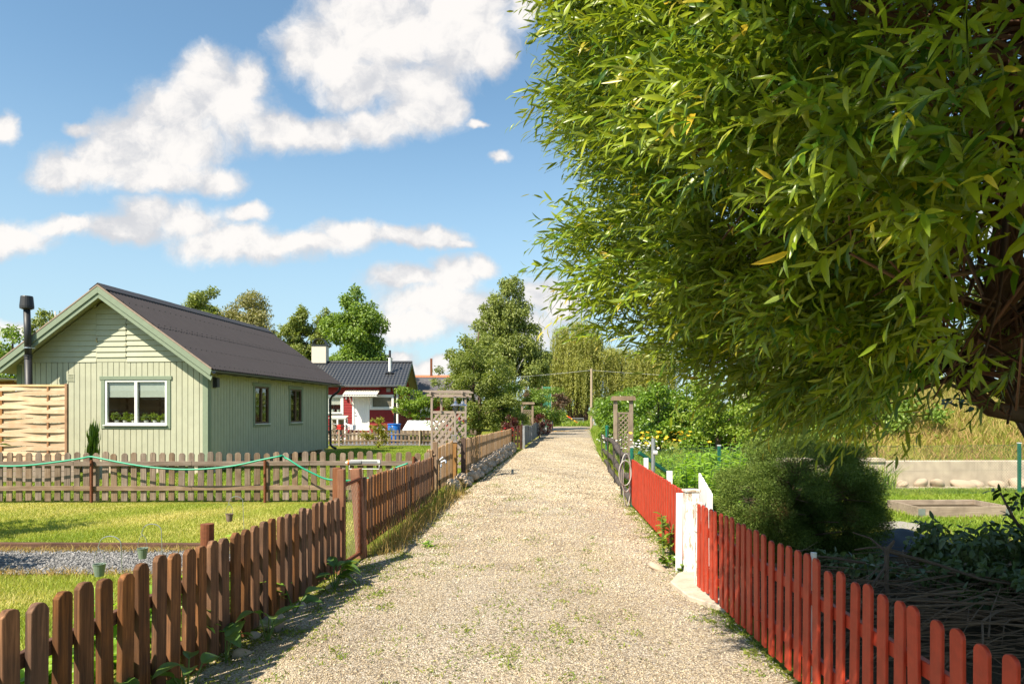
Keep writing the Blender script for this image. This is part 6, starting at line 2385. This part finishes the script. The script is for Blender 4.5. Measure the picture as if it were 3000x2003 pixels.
    tree('garden_bush', 'bright green bush row behind the far grey boards', (1.6, 49.5, 0), [(-.8, 0, 3.0, 1.4, 1, .8), (.6, 0, 2.9, 1.4, 1, .7), (0, 0, 1.6, 2.0, 1, 1.0), (1.5, 0, 1.4, 1.0, 1, .9)], 7500, .14, .09, 'linden_leaf', 3, .1, 'bark', None, .3, .1, 14, .34, 27, 8, cat='bush')
    tree('garden_bush', 'yellow green bush by the last pale pickets', (3.0, 61.5, 0), [(0, 0, 1.7, .9, .8, .9), (-.7, 0, 1.2, .8, .8, .8)], 2600, .15, .1, 'yellow_leaf', 2, .06, 'bark', None, .3, .1, 12, .35, 28, 6, cat='bush')
    tree('garden_bush', 'green bush with red blooms behind the tan fence', (-2.6, 33.2, 0), [(0, 0, .75, .6, .5, .45), (.7, 0, .6, .6, .5, .4)], 1700, .1, .06, 'linden_leaf', 1, .04, 'bark', None, .3, .1, 10, .36, 29, 6, cat='bush')
    # right hand hedge and shrubs
    tree('hedge_shrub', 'glossy dense hedge shrub left of the right trellis arbour', (4.75, 31.0, 0), [(-.1, 0, 1.6, .85, 2.2, 1.0), (.4, 0, 2.0, .8, 2.0, .8), (-.2, -1.6, .9, .8, 1, .8), (.4, -2.5, 1.2, .6, 1.3, 1.0)], 12000, .12, .075, 'hedge_leaf', 2.4, .06, 'bark', None, .55, .1, 20, .30, 31, 8, cat='hedge')
    tree('hedge_shrub', 'glossy dense hedge shrub right of the right trellis arbour', (5.2, 24.0, 0), [(-.1, 0, 1.7, 1.0, 1.2, .9), (.9, 0, 1.7, .9, 1.2, .9), (.3, 0, .8, 1.4, 1.2, .8), (1.8, 0, 1.3, .9, 1.0, 1.1)], 13000, .12, .075, 'hedge_leaf', 2.4, .06, 'bark', None, .5, .1, 18, .30, 32, 8, cat='hedge')
    tree('hedge_shrub', 'tall leafy hedge along the far right lane side', (6.9, 43, 0), [(-.6, 0, 1.6, 1.2, 3.5, 1.2), (.3, 1, 2.2, 1.2, 3, 1.0), (1.6, 0, 2.3, 1.5, 3, 1.2)], 8000, .15, .1, 'linden_leaf', 3, .08, 'bark', None, .5, .1, 20, .28, 33, 8, cat='hedge')
    tree('small_tree', 'light leaved small tree behind the yellow lilies', (6.2, 20.5, 0), [(0, 0, 2.0, 1.0, 1.0, .75), (-.8, 0, 1.65, .8, .8, .6), (.9, 0, 1.7, .8, .8, .7), (0, 0, 1.2, .9, .8, .5), (-.3, 0, 2.6, .8, .8, .6), (1.0, 0, 2.6, .8, .8, .6)], 5200, .13, .065, 'bright_leaf', 2.8, .07, 'bark', None, .2, .3, 14, .34, 34, 12)
    tree('hedge_shrub', 'dark green shrub under the small light leaved tree', (7.0, 21.5, 0), [(0, 0, .8, 1.5, .8, .7), (-1.3, 0, .7, .8, .7, .6), (1.6, 0, 1.0, 1.2, .8, .9)], 6000, .11, .07, 'hedge_leaf', 1.4, .05, 'bark', None, .4, .1, 16, .32, 35, 8, cat='shrub')
    tree('small_tree', 'light leaved shrub behind the green wire post', (7.9, 18.8, 0), [(0, 0, 1.3, 1.0, .8, .75), (-.9, 0, 1.0, .8, .8, .7), (.9, 0, 1.2, .8, .8, .8), (0, 0, 2.1, 1.1, .8, .7)], 6000, .13, .06, 'bright_leaf', 2.4, .06, 'bark', None, .2, .3, 14, .34, 36, 12, cat='shrub')
    tree('hedge_shrub', 'green shrub behind the dark conifer at the foot of the bank', (9.2, 17.4, 0), [(0, 0, .9, 1.0, .7, .8), (-1.0, 0, .8, .8, .7, .7), (.9, 0, 1.2, .9, .8, .8), (.2, .3, 2.0, 1.0, .8, .8)], 6500, .12, .07, 'linden_leaf', 2, .06, 'bark', None, .3, .2, 14, .34, 37, 8, cat='shrub')
    for k, (x, y, lab) in enumerate(((9.5, 24, 'green shrub seen under the drooping willow branches'), (12.8, 29, 'green tree on the grassy bank behind the wall'), (17.5, 31, 'green tree on the bank further right'), (23, 33, 'green tree on the bank at the far right'))):
        tree('deciduous_tree', lab, (x, y, .8 if k == 0 else 2.6), [(0, 0, 2.4, 2.2, 1.6, 1.6), (1.2, 0, 3.6, 1.8, 1.5, 1.5), (-1.3, 0, 3.6, 1.6, 1.5, 1.4), (.2, 0, 5, 1.7, 1.5, 1.4), (0, 0, .9, 2.3, 1.3, .9)], 7000, .2, .12, ['linden_leaf', 'shrub_leaf', 'linden_leaf', 'birch_leaf'][k], 5, .15, 'bark', None, .3, .2, 14, .34, 40 + k, 10)
    h = thing('house', 'pale cottage with an orange tiled roof glimpsed behind the bank trees', 'house', (16.0, 36, 2.4), -.1)
    mb = MB()
    mb.box(-3, 4, 0, 5, 0, 2.4)
    mb.build('wall', 'plaster', h)
    mb = MB()
    mb.prism([(-3.3, -.4, 2.3), (-3.3, 2.5, 4.2), (-3.3, 5.4, 2.3)], (7.6, 0, 0))
    mb.build('roof', 'orange_tile', h)
    # far tree belt closing the horizon
    rg = random.Random(6)
    lum = []
    for k in range(46):
        a = -0.95 + 1.9 * k / 45
        d = rg.uniform(150, 190)
        lum.append((d * math.sin(a), d * math.cos(a), rg.uniform(2, 4.0), rg.uniform(5, 8), 5, rg.uniform(3, 4.8)))
    o = crown('far_wood', lum, 30000, .9, .6, 'birch_leaf', None, .5, .2, 10, .35, 50)
    tag(o, kind='stuff')


def conifer():
    t = thing('dwarf_conifer', 'rounded dense dwarf conifer behind the red pickets', 'conifer', (3.20, 7.75, 0))
    t.scale = (.93, .95, .94)
    rg = np.random.default_rng(4)
    # tufts on an uneven globe
    lumps = [(0, 0, .72, .92, .85, .74), (-.52, -.1, .62, .50, .55, .58), (.45, -.05, .8, .55, .6, .66), (.1, 0, 1.02, .6, .6, .46), (-.35, -.25, .30, .45, .4, .34), (.55, -.2, .42, .45, .4, .42)]
    sl = []
    for (x, y, z, a, b, c) in lumps:
        for _ in range(85):
            d = unit(rg.normal(size=(1, 3)))[0]
            f = rg.uniform(.86, 1.04)
            s = rg.uniform(.07, .135)
            if z + d[2] * c * f < .04:
                continue
            sl.append((x + d[0] * a * f, y + d[1] * b * f, z + d[2] * c * f, s * 1.2, s * 1.2, s))
    n = 270000
    P, d = ball_pts(n, sl, .25)
    cen = np.array([0, 0, .65])
    o_ = unit(P - cen)
    D = unit(d * 1.1 + o_ * .25 + RNG.normal(size=(n, 3)) * .55 + np.array([0, 0, .2]))
    N = unit(d * .5 + RNG.normal(size=(n, 3)) + np.array([0, 0, .8]))
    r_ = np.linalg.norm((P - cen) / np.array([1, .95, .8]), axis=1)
    v = vnoise(P[:, 0] * 1.5, P[:, 2] * 1.5 + P[:, 1], 2.4, 8)
    tip = np.clip((v - .60) * 5, 0, 1) * (RNG.random(n) < .75) * np.clip((.86 - r_) * 8, 0, 1)
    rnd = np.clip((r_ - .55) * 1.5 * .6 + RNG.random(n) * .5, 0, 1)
    leaf_obj('foliage', P, D, N, RNG.uniform(.018, .038, n), RNG.uniform(.006, .010, n), 'conifer_needle', t, 'dia', .05, rnd, tip)
    tips = []
    rr = random.Random(3)
    for _ in range(130):
        a, b = rr.uniform(0, 6.28), rr.uniform(-.4, 1.4)
        q = rr.uniform(.7, .95)
        tips.append((q * math.cos(a) * math.cos(b), q * .9 * math.sin(a) * math.cos(b), .7 + .62 * math.sin(b)))
    limbs_mb((0, 0, 0), (0, 0, 1.15), .06, tips, rr, 6).build('branches', 'bark', t, smooth=True)


def hosta(label, loc, n, size, seed, mat='hosta_leaf'):
    t = thing('hosta_plant', label, 'hosta', loc, 0, 'hostas along the brown fence')
    rg = np.random.default_rng(seed)
    a = rg.uniform(0, 2 * math.pi, n)
    reach = rg.uniform(.35, 1.0, n)
    base = np.column_stack([np.cos(a) * reach * .10, np.sin(a) * reach * .10, rg.uniform(.06, .24, n) * size / .22])
    el = rg.uniform(.1, .8, n)
    D = np.column_stack([np.cos(a), np.sin(a), el])
    N = np.column_stack([-np.cos(a) * el, -np.sin(a) * el, np.ones(n)]) + rg.normal(0, .25, (n, 3))
    leaf_obj('leaves', base, D, N, size * rg.uniform(.65, 1.15, n), size * .48 * rg.uniform(.75, 1.1, n), mat, t, 'broad', rg.uniform(.2, .6, n), smooth=True)
    mb = MB()
    for i in range(n):
        mb.tube([(0, 0, 0), tuple(base[i])], .005, 5)
    mb.build('stems', 'stem_green', t)
    return t


def leafy_plant(name, label, loc, n, L, W, h, r, mat, seed, group=None, cat='plant', shape='lance'):
    t = thing(name, label, cat, loc, 0, group)
    rg = np.random.default_rng(seed)
    ns = max(5, n // 22)
    mb = MB()
    P, D = [], []
    for i in range(ns):
        a = rg.uniform(0, 6.28)
        q = r * math.sqrt(rg.random())
        b = np.array([q * .5 * math.cos(a), q * .5 * math.sin(a), 0])
        e = np.array([q * math.cos(a), q * math.sin(a), h * rg.uniform(.6, 1.05)])
        mb.tube([tuple(b), tuple((b + e) / 2 + np.array([0, 0, .05])), tuple(e)], .006, 4)
        m = n // ns
        tt = rg.uniform(.15, 1, m) ** .8
        pa = rg.uniform(0, 6.28, m)
        P.append(b + (e - b) * tt[:, None])
        D.append(np.column_stack([np.cos(pa), np.sin(pa), rg.uniform(-.1, .8, m)]))
    P, D = np.concatenate(P), np.concatenate(D)
    m = len(P)
    N = np.column_stack([-D[:, 0] * .4, -D[:, 1] * .4, np.ones(m)]) + rg.normal(0, .3, (m, 3))
    leaf_obj('leaves', P, D, N, L * rg.uniform(.6, 1.2, m), W * rg.uniform(.7, 1.2, m), mat, t, shape, rg.uniform(.1, .45, m), smooth=shape == 'broad')
    mb.build('stems', 'stem_green', t)
    return t


def flowers(t, n, pts, r, mat, kind):
    """each flower head is a part: petals as small leaf shapes round the centre"""
    k = 10 if kind == 'daisy' else 6
    ms = []
    for v in range(3):
        a = 2 * math.pi * np.arange(k) / k + RNG.uniform(0, .3, k)
        z = np.full(k, .12 if kind == 'daisy' else .85)
        D = np.column_stack([np.cos(a), np.sin(a), z])
        N = np.column_stack([-np.cos(a) * .3, -np.sin(a) * .3, np.ones(k)])
        P = D * r * .12
        V, q, tr, k_ = leaf_geo(P, D, N, r, r * (.42 if kind == 'daisy' else .5), 'lance', .25)
        ms.append(np_mesh('flower_head', V, q, tr, mat))
    for i, p in enumerate(pts):
        place_mesh('flower_head', ms[i % 3], t, tuple(p), (RNG.normal(0, .35), RNG.normal(0, .35), RNG.uniform(0, 6)))


def build_plants():
    spots = [(-2.05, 3.05, 8, .26), (-2.0, 3.5, 9, .25), (-1.95, 4.0, 6, .22), (-1.98, 4.6, 4, .24), (-1.86, 5.05, 4, .24), (-1.88, 5.75, 4, .22), (-1.74, 6.5, 15, .22)]
    names = ['hosta nearest the camera at the foot of the brown fence', 'hosta second from the bottom edge at the brown fence', 'hosta third from the bottom edge at the brown fence', 'small hosta by the tin can at the brown fence',
             'hosta with one long drooping leaf over the gravel', 'hosta poking between the brown pickets past the tin can', 'largest hosta clump near the rusty gate']
    for k, (x, y, n, s) in enumerate(spots):
        hosta(names[k], (x + .05, y, 0), n, s, 100 + k)
    for k in range(9):
        y = 2.6 + k * .52
        x = float(np.interp(y, [2.15, 7.02], [-2.215, -1.8])) - .32 - .05 * (k % 2)
        leafy_plant('border_plant', ['bright leafy plant lit behind the brown pickets, nearest of the row', 'bright leafy plant lit behind the brown pickets, second of the row', 'bright leafy plant lit behind the brown pickets, third of the row', 'bright leafy plant lit behind the brown pickets, fourth of the row', 'bright leafy plant lit behind the brown pickets, middle of the row',
                                     'bright leafy plant lit behind the brown pickets, fourth from the gate', 'bright leafy plant lit behind the brown pickets, third from the gate', 'bright leafy plant lit behind the brown pickets, second from the gate', 'bright leafy plant lit behind the brown pickets, closest to the gate'][k], (x, y, 0), 110, .24, .085, .50 + .08 * math.sin(k * 2.1), .26, 'plant_leaf', 60 + k, 'plants behind the brown fence', shape='broad')
    # bush at the left frame edge
    t = leafy_plant('garden_bush', 'leafy bush cut by the left edge of the lawn', (-7.85, 9.1, 0), 900, .24, .05, 1.6, .95, 'hedge_leaf', 77, cat='bush')
    leafy_plant('garden_bush', 'leafy bush beyond the left end of the grey gravel bed', (-6.3, 6.7, 0), 700, .2, .05, 1.3, .6, 'hedge_leaf', 78, cat='bush')
    # right garden: perennials behind the chain link fence
    spec = [(2.75, 10.3, .9, .42, 'leafy perennial behind the red boards, closest to the white gate'), (3.15, 11.3, .95, .48, 'leafy perennial behind the red boards, second from the white gate'), (3.7, 12.0, .98, .5, 'tall leafy perennial left of the green wire post'), (3.2, 12.9, .85, .45, 'leafy perennial under the sloping green brace'),
            (4.1, 13.9, 1.05, .6, 'broad leafy perennial behind the green wire post'), (4.9, 14.2, 1.0, .6, 'leafy perennial right of the green wire post'), (2.6, 8.8, .55, .3, 'leafy perennial beside the conifer, behind the white gate')]
    for k, (x, y, h, r, lab) in enumerate(spec):
        leafy_plant('perennial_plant', lab, (x, y, 0), 800, .17, .046, h, r, 'plant_leaf', 80 + k, 'perennials in the right garden')
    n = 9000
    P = np.column_stack([RNG.uniform(2.8, 8.2, n), RNG.uniform(14.5, 20, n), np.zeros(n)])
    P[:, 0] += (P[:, 1] - 14) * .05
    tag(blades('flower_bed_grass', P, .55, .022, 'fresh_blade', None, .7), kind='stuff')
    n = 2600
    P = np.column_stack([RNG.uniform(2.35, 3.3, n), RNG.uniform(13, 24, n), np.zeros(n)])
    P[:, 0] += (P[:, 1] - 13) * .093
    tag(blades('flower_bed_grass', P, .45, .02, 'fresh_blade', None, .7), kind='stuff')
    n = 5200
    y = 23 + 52 * RNG.random(n) ** 1.3
    x = np.interp(y, [q[1] for q in RIGHT_EDGE], [q[0] for q in RIGHT_EDGE]) + np.abs(RNG.normal(0, .55, n))
    tag(blades('verge_grass', np.column_stack([x, y, np.zeros(n)]), RNG.uniform(.15, .5, n), .035, 'fresh_blade', None, .7), kind='stuff')
    # daisies
    for k, (x, y, lab) in enumerate(((3.05, 19.3, 'white daisies by the far end of the log fence'), (3.0, 16.2, 'white daisies at the middle of the log fence'), (3.25, 22.0, 'white daisies furthest along the log fence'), (3.35, 17.6, 'white daisies in front of the yellow lilies'))):
        t = leafy_plant('daisy_plant', lab, (x, y, 0), 130, .14, .03, .62, .35, 'plant_leaf', 120 + k, 'daisies by the log fence', 'flower')
        pts = [np.array([RNG.normal(0, .22), RNG.normal(0, .25), RNG.uniform(.68, .98)]) for _ in range(30)]
        flowers(t, 0, pts, .032, 'petal_white', 'daisy')
    for k, (x, y, lab) in enumerate(((3.55, 17.9, 'yellow daylilies nearest the log fence'), (4.05, 18.4, 'yellow daylilies in the middle of the flower bed'), (4.55, 18.2, 'yellow daylilies furthest right in the flower bed'))):
        t = leafy_plant('daylily_plant', lab, (x, y, 0), 120, .5, .025, .5, .3, 'plant_leaf', 130 + k, 'yellow daylilies in the flower bed', 'flower')
        pts = [np.array([RNG.normal(0, .20), RNG.normal(0, .2), RNG.uniform(.86, 1.15)]) for _ in range(13)]
        flowers(t, 0, pts, .062, 'petal_yellow', 'lily')
    t = leafy_plant('climber_plant', 'green self sown climber growing up the close red boards', (1.80, 8.05, 0), 62, .12, .06, .55, .16, 'pear_leaf', 140, shape='oval')
    t = leafy_plant('ivy_plant', 'low ivy creeping at the foot of the white gate post', (1.80, 7.35, 0), 110, .07, .05, .16, .22, 'hedge_leaf', 141, shape='oval')
    t = leafy_plant('weed_plant', 'small leafy weed in the gravel near the second brown fence', (-1.06, 8.45, 0), 26, .09, .03, .10, .10, 'plant_leaf', 142)
    # red flowers along the grey boards
    t = leafy_plant('flower_clump', 'red and yellow flowers in front of the dark barberry bush', (-.12, 33.2, 0), 90, .15, .04, .6, .35, 'plant_leaf', 150, cat='flower')
    flowers(t, 0, [np.array([RNG.normal(0, .25), RNG.normal(0, .2), RNG.uniform(.5, .9)]) for _ in range(24)], .07, 'petal_red', 'lily')


def brush_pile():
    b = thing('brush_pile', 'heap of cut branches and twigs under the willow behind the red pickets', 'brush pile', (3.55, 5.6, 0))
    rg = random.Random(12)
    mb = MB()
    for k in range(420):
        a = rg.gauss(0.12, .55) + (math.pi if rg.random() < .5 else 0)
        L = rg.uniform(.5, 1.7)
        c = Vector((rg.uniform(-1.15, 1.6), rg.uniform(-1.2, 1.0), rg.uniform(.02, .34)))
        d = Vector((math.cos(a), math.sin(a), rg.uniform(-.12, .16)))
        r = rg.choice([.003, .004, .004, .005, .006, .010])
        p0, p2 = c - d * L / 2, c + d * L / 2
        p1 = c + Vector((rg.uniform(-.08, .08), rg.uniform(-.08, .08), rg.uniform(-.02, .07)))
        p0.z, p2.z = max(.01, p0.z), max(.01, p2.z)
        mb.tube([p0, (p0 + p1) / 2 + Vector((0, 0, .01)), p1, p2], [r, r * .9, r * .8, r * .4], 5)
    mb.build('twigs', 'dry_twig', b)
    mb = MB()
    mb.tube([(-.62, -.35, .05), (-.60, -.22, .35), (-.53, -.1, .58), (-.46, -.08, .66)], [.014, .017, .02, .010], 8)
    mb.tube([(-.53, -.1, .58), (-.2, -.22, .50), (.1, -.3, .40), (.35, -.42, .38)], [.015, .013, .011, .007], 7)
    mb.tube([(-.57, -.15, .46), (-.75, -.3, .36), (-.85, -.4, .18)], [.013, .01, .007], 7)
    mb.tube([(-.53, -.1, .57), (-.60, .02, .66), (-.72, .08, .70)], [.012, .008, .004], 6)
    mb.tube([(-1.35, .0, .52), (-.95, .05, .50), (-.6, .1, .44)], [.009, .010, .011], 7)
    mb.tube([(-.1, .4, .3), (.3, .1, .36), (.75, -.1, .30), (1.2, -.35, .42)], [.014, .012, .011, .006], 7)
    mb.tube([(.9, -.6, .12), (1.3, -.3, .38), (1.7, .0, .62)], [.014, .012, .007], 7)
    mb.build('stump_branch', 'bark', b)
    lum = [(.75, .2, .48, .62, .5, .28), (1.3, .1, .42, .6, .5, .3), (.35, .45, .42, .5, .45, .28), (1.5, -.45, .35, .6, .5, .25), (.2, -.1, .3, .5, .5, .2), (-.5, .7, .2, .5, .4, .2), (.9, -.9, .2, .7, .5, .15)]
    crown('cut_leaves', lum, 7000, .085, .036, 'cut_leaf', b, .15, .6, 12, .4, 61, 'lance', .4)


def dark_shrub():
    t = thing('dark_shrub', 'dark backlit leafy shrub at the right edge below the willow', 'shrub', (4.75, 6.15, 0))
    mb = MB()
    mb.tube([(.0, 0, 0), (-.05, 0, .7), (.02, 0, 1.25), (-.2, -.02, 1.62), (-.62, -.1, 1.84), (-1.0, -.15, 1.98)], [.05, .042, .036, .03, .022, .012], 8)
    mb.tube([(0, 0, .9), (.2, .1, 1.5), (.5, .1, 2.2)], [.03, .025, .01], 7)
    mb.tube([(0, 0, .4), (-.3, -.1, .75), (-.42, -.1, .98)], [.02, .014, .008], 6)
    mb.build('trunk', 'bark', t, smooth=True)
    lum = [(.25, -.05, .95, .36, .3, .35), (-.0, -.1, .55, .42, .35, .3), (.35, .1, 1.7, .4, .4, .45), (.3, -.2, .3, .5, .35, .25), (-.25, -.1, .95, .18, .18, .12), (-.62, -.1, 1.8, .25, .15, .1)]
    crown('leaves', lum, 1500, .085, .036, 'dark_leaf', t, .15, .3, 10, .42, 71, 'lance', .6)
    d = thing('black_sheet', 'crumpled black plastic sheet lying behind the brush pile', 'tarp', (4.35, 7.9, 0))
    mb = MB()
    mb.grid(lambda u, v: (-.55 + 1.6 * u, .7 * v, .05 + .22 * math.sin(u * 3.1) * math.sin(v * 3.1) + .03 * math.sin(u * 13) * math.cos(v * 11)), 30, 14)
    mb.build('sheet', 'tarp_black', d, smooth=True)


# ------------------------------------------------------------------ the big willow over the right half
WC = np.array([2.86, 3.0, 3.84])
WR = np.array([2.72, 2.68, 2.28])


def willow_surface(d):
    """distance scale from the centre along unit direction d to the clipped crown surface"""
    q = d / WR
    f = ((np.abs(q[:, 0]) ** 2.4 + np.abs(q[:, 1]) ** 2.4) ** (4.5 / 2.4) + np.abs(q[:, 2]) ** 4.5) ** (1 / 4.5)
    s = 1 / f
    bump = (np.sin(d[:, 0] * 7 + d[:, 2] * 5 + 1) + np.sin(d[:, 1] * 8 - d[:, 2] * 6 + 2) + np.sin(d[:, 2] * 11 + d[:, 0] * 9 + d[:, 1] * 4))
    return s * (1 + .026 * bump)


def build_willow():
    t = thing('willow_tree', 'large clipped willow with long narrow leaves filling the upper right', 'tree', (4.2, 5.15, 0))
    off = np.array([4.2, 5.15, 0])
    rg = random.Random(9)
    mb = MB()
    W = lambda p: tuple(np.array(p) - off)
    trunk = [(4.55, 5.2, 0), (4.36, 5.15, .8), (4.0, 5.05, 1.5), (3.70, 4.93, 1.85), (3.30, 4.65, 2.35), (2.95, 4.0, 3.0), (2.85, 3.5, 3.7)]
    mb.tube([W(p) for p in trunk], [.17, .15, .135, .12, .10, .085, .06], 12)
    mb.tube([W(p) for p in ((4.0, 5.05, 1.5), (3.95, 5.06, 2.1), (4.0, 5.1, 2.8), (4.2, 5.2, 3.6))], [.10, .085, .07, .04], 10)
    mb.tube([W(p) for p in ((3.86, 5.0, 1.66), (3.40, 4.85, 1.72), (2.95, 4.6, 2.0), (2.5, 4.2, 2.4))], [.065, .055, .045, .03], 9)
    mb.tube([W(p) for p in ((3.62, 4.92, 1.8), (3.2, 5.1, 2.1), (2.6, 5.2, 2.6))], [.06, .05, .03], 9)
    mb.build('trunk', 'willow_bark', t, smooth=True)
    # inner branches to the surface
    mb = MB()
    starts = [np.array(p) for p in trunk[3:]] + [np.array((4.0, 5.1, 2.8)), np.array((2.95, 4.6, 2.0)), np.array((2.6, 5.2, 2.6))]
    n = 620
    d = unit(RNG.normal(size=(n, 3)))
    s = willow_surface(d)
    for i in range(n):
        e = WC + d[i] * s[i] * RNG.uniform(.80, .95)
        dist = [np.linalg.norm(e - q) for q in starts]
        b = starts[int(np.argmin([x * rg.uniform(.7, 1.5) for x in dist]))]
        m1 = b + (e - b) * .35 + RNG.normal(0, .10, 3)
        m2 = b + (e - b) * .7 + RNG.normal(0, .12, 3) + np.array([0, 0, .05])
        r = rg.uniform(.007, .016) if i % 5 else rg.uniform(.016, .03)
        mb.tube([tuple(q - off) for q in (b, m1, m2, e)], [r, r * .8, r * .55, r * .25], 5, False)
    mb.build('branches', 'twig', t, smooth=True)
    # leafy shoots
    n = 23000
    d = unit(RNG.normal(size=(n * 3, 3)))
    s = willow_surface(d)
    P0 = WC + d * s[:, None]
    tocam = unit(np.array([0, 0, 1.7]) - P0)
    q = d / WR
    nrm = unit(np.column_stack([q[:, 0] / WR[0], q[:, 1] / WR[1], np.sign(q[:, 2]) * np.abs(q[:, 2]) ** 2.5 / WR[2]]))
    face = (nrm * tocam).sum(1)
    keep = np.where(face > -.12, 1.0, np.where(nrm[:, 0] < .3, .62, .3))
    # thin underside towards the right, where trunk and light show through
    az = np.arctan2(P0[:, 0], P0[:, 1])
    el = np.arctan2(P0[:, 2] - 1.7, np.hypot(P0[:, 0], P0[:, 1]))
    thin = (az > R(30)) & (el < R(14))
    keep = np.where(thin, keep * .42, keep)
    thin2 = (az > R(25)) & (el < R(26)) & (el >= R(14))
    keep = np.where(thin2, keep * .9, keep)
    gap = (np.sin(P0[:, 0] * 5.1 + P0[:, 2] * 3.3) + np.sin(P0[:, 1] * 5.7 - P0[:, 2] * 4.1 + 1.3) + np.sin(P0[:, 2] * 7.3 + P0[:, 0] * 4.0 - P0[:, 1] * 3.0) + .7 * np.sin(P0[:, 2] * 12 + P0[:, 1] * 9))
    keep = keep * np.clip(.72 + .42 * gap, .26, 1.0)
    gap = np.where(thin | thin2, 0, gap)
    # the underside is clipped higher towards the trunk side
    zmin = 1.60 + .34 * np.clip((P0[:, 0] - .5 * P0[:, 1]) / .5, 0, 1)
    keep = np.where(P0[:, 2] < zmin, keep * .04, keep)
    ok = (RNG.random(n * 3) < keep) & (P0[:, 1] > .35)
    d, s, P0, nrm, gap = d[ok][:n], s[ok][:n], P0[ok][:n], nrm[ok][:n], gap[ok][:n]
    # overhanging part of the crown, above and right of the camera
    n2 = 4200
    d2 = unit(RNG.normal(size=(n2, 3)))
    LC, LR = np.array([1.25, -.15, 4.35]), np.array([2.1, 2.2, 1.1])
    n = len(d) + n2
    depth = RNG.random(n) ** 1.3 * .20
    depth[:len(d)] += np.clip(-gap, 0, 2) * .070 - np.clip(gap, 0, 2) * .02
    cen = np.concatenate([np.repeat(WC[None], len(d), 0), np.repeat(LC[None], n2, 0)])
    s = np.concatenate([s, np.ones(n2)])
    nrm = np.concatenate([nrm, d2])
    hole = np.sin(d2[:, 0] * 7 + d2[:, 1] * 5) + np.sin(d2[:, 1] * 8 - d2[:, 2] * 6 + 1)
    d2 = np.where((hole < -.5)[:, None], d2[::-1] * np.array([1, 1, -1]), d2)
    dd = np.concatenate([d, d2 * LR * (RNG.random((n2, 1)) ** .5)])
    start = cen + dd * (s * (1 - depth - .085))[:, None]
    L = RNG.uniform(.18, .40, n)
    # shoots grow outwards, swept left and up on the sunny side, sagging underneath
    sweep = np.column_stack([np.full(n, -.32), np.full(n, -.15), np.where(nrm[:, 2] < -.35, -.55, .12)])
    ax = unit(nrm * .95 + sweep + RNG.normal(size=(n, 3)) * .36)
    K = 13
    idx = np.repeat(np.arange(n), K)
    tt = np.tile(np.linspace(.06, 1.0, K), n) + RNG.normal(0, .02, n * K)
    sag = np.array([0, 0, -1.0])
    droop = (.05 + .20 * RNG.random(n))[idx]
    pos = start[idx] + ax[idx] * (tt * L[idx])[:, None] + sag * (droop * L[idx] * tt ** 2)[:, None]
    axd = unit(ax[idx] + sag * (2 * droop * tt)[:, None])
    ref = np.array([.2, .3, 1.0])
    u = unit(np.cross(axd, ref))
    v = np.cross(axd, u)
    ang = np.tile(np.arange(K) * 2.4, n) + RNG.uniform(0, 6.28, n)[idx]
    rad = u * np.cos(ang)[:, None] + v * np.sin(ang)[:, None]
    opening = (.95 - .55 * tt)[:, None]
    D = unit(axd + rad * opening + np.array([0, 0, -.13]) + RNG.normal(size=(n * K, 3)) * .12)
    N = unit(axd * .7 + np.array([0, 0, .5]) - rad * .2 + RNG.normal(size=(n * K, 3)) * .35)
    ln = RNG.uniform(.06, .118, n * K) * (1.08 - .55 * np.clip(tt, 0, 1) ** 3)
    wd = ln * RNG.uniform(.155, .21, n * K)
    young = (RNG.random(n) < .25)[idx]
    tip = np.clip((tt - .72) * 3.2, 0, 1) * young * RNG.uniform(.3, 1, n * K)
    tip = np.where(RNG.random(n * K) < .003, .9, tip)
    rnd = np.clip(RNG.random(n)[idx] * .6 + RNG.random(n * K) * .4, 0, 1)
    leaf_obj('crown', pos - off, D, N, ln, wd, 'willow_leaf', t, 'lance', RNG.uniform(-.05, .5, n * K), rnd, tip)
    # the green shoots themselves
    sel = np.where(RNG.random(n) < .5)[0]
    m = len(sel)
    tq = np.array([0, .5, 1.0])
    C = start[sel][:, None, :] + ax[sel][:, None, :] * (tq[None, :, None] * L[sel][:, None, None]) + sag[None, None, :] * ((.16 + .1) * L[sel][:, None, None] * tq[None, :, None] ** 2)
    r3 = np.array([.0030, .0022, .0010])
    a3 = np.arange(3) * 2 * math.pi / 3
    ring = np.stack([np.cos(a3), np.sin(a3), np.zeros(3)], 1)
    V = (C[:, :, None, :] + ring[None, None] * r3[None, :, None, None]).reshape(-1, 3) - off
    b = (np.arange(m) * 9)[:, None, None]
    qd = np.array([[i * 3 + k, i * 3 + (k + 1) % 3, (i + 1) * 3 + (k + 1) % 3, (i + 1) * 3 + k] for i in range(2) for k in range(3)])[None] + b
    place_mesh('shoots', np_mesh('shoots', V, qd.reshape(-1, 4), None, 'stem_green'), t)


# ================================================================== BUILD
build_ground()
build_embankment()
build_green_house()
build_house_side()
build_red_house()
build_yard()
build_fences()
build_arbours()
build_small_things()
build_trees()
build_plants()
conifer()
brush_pile()
dark_shrub()
build_willow()
build_lawns()
build_pebbles()
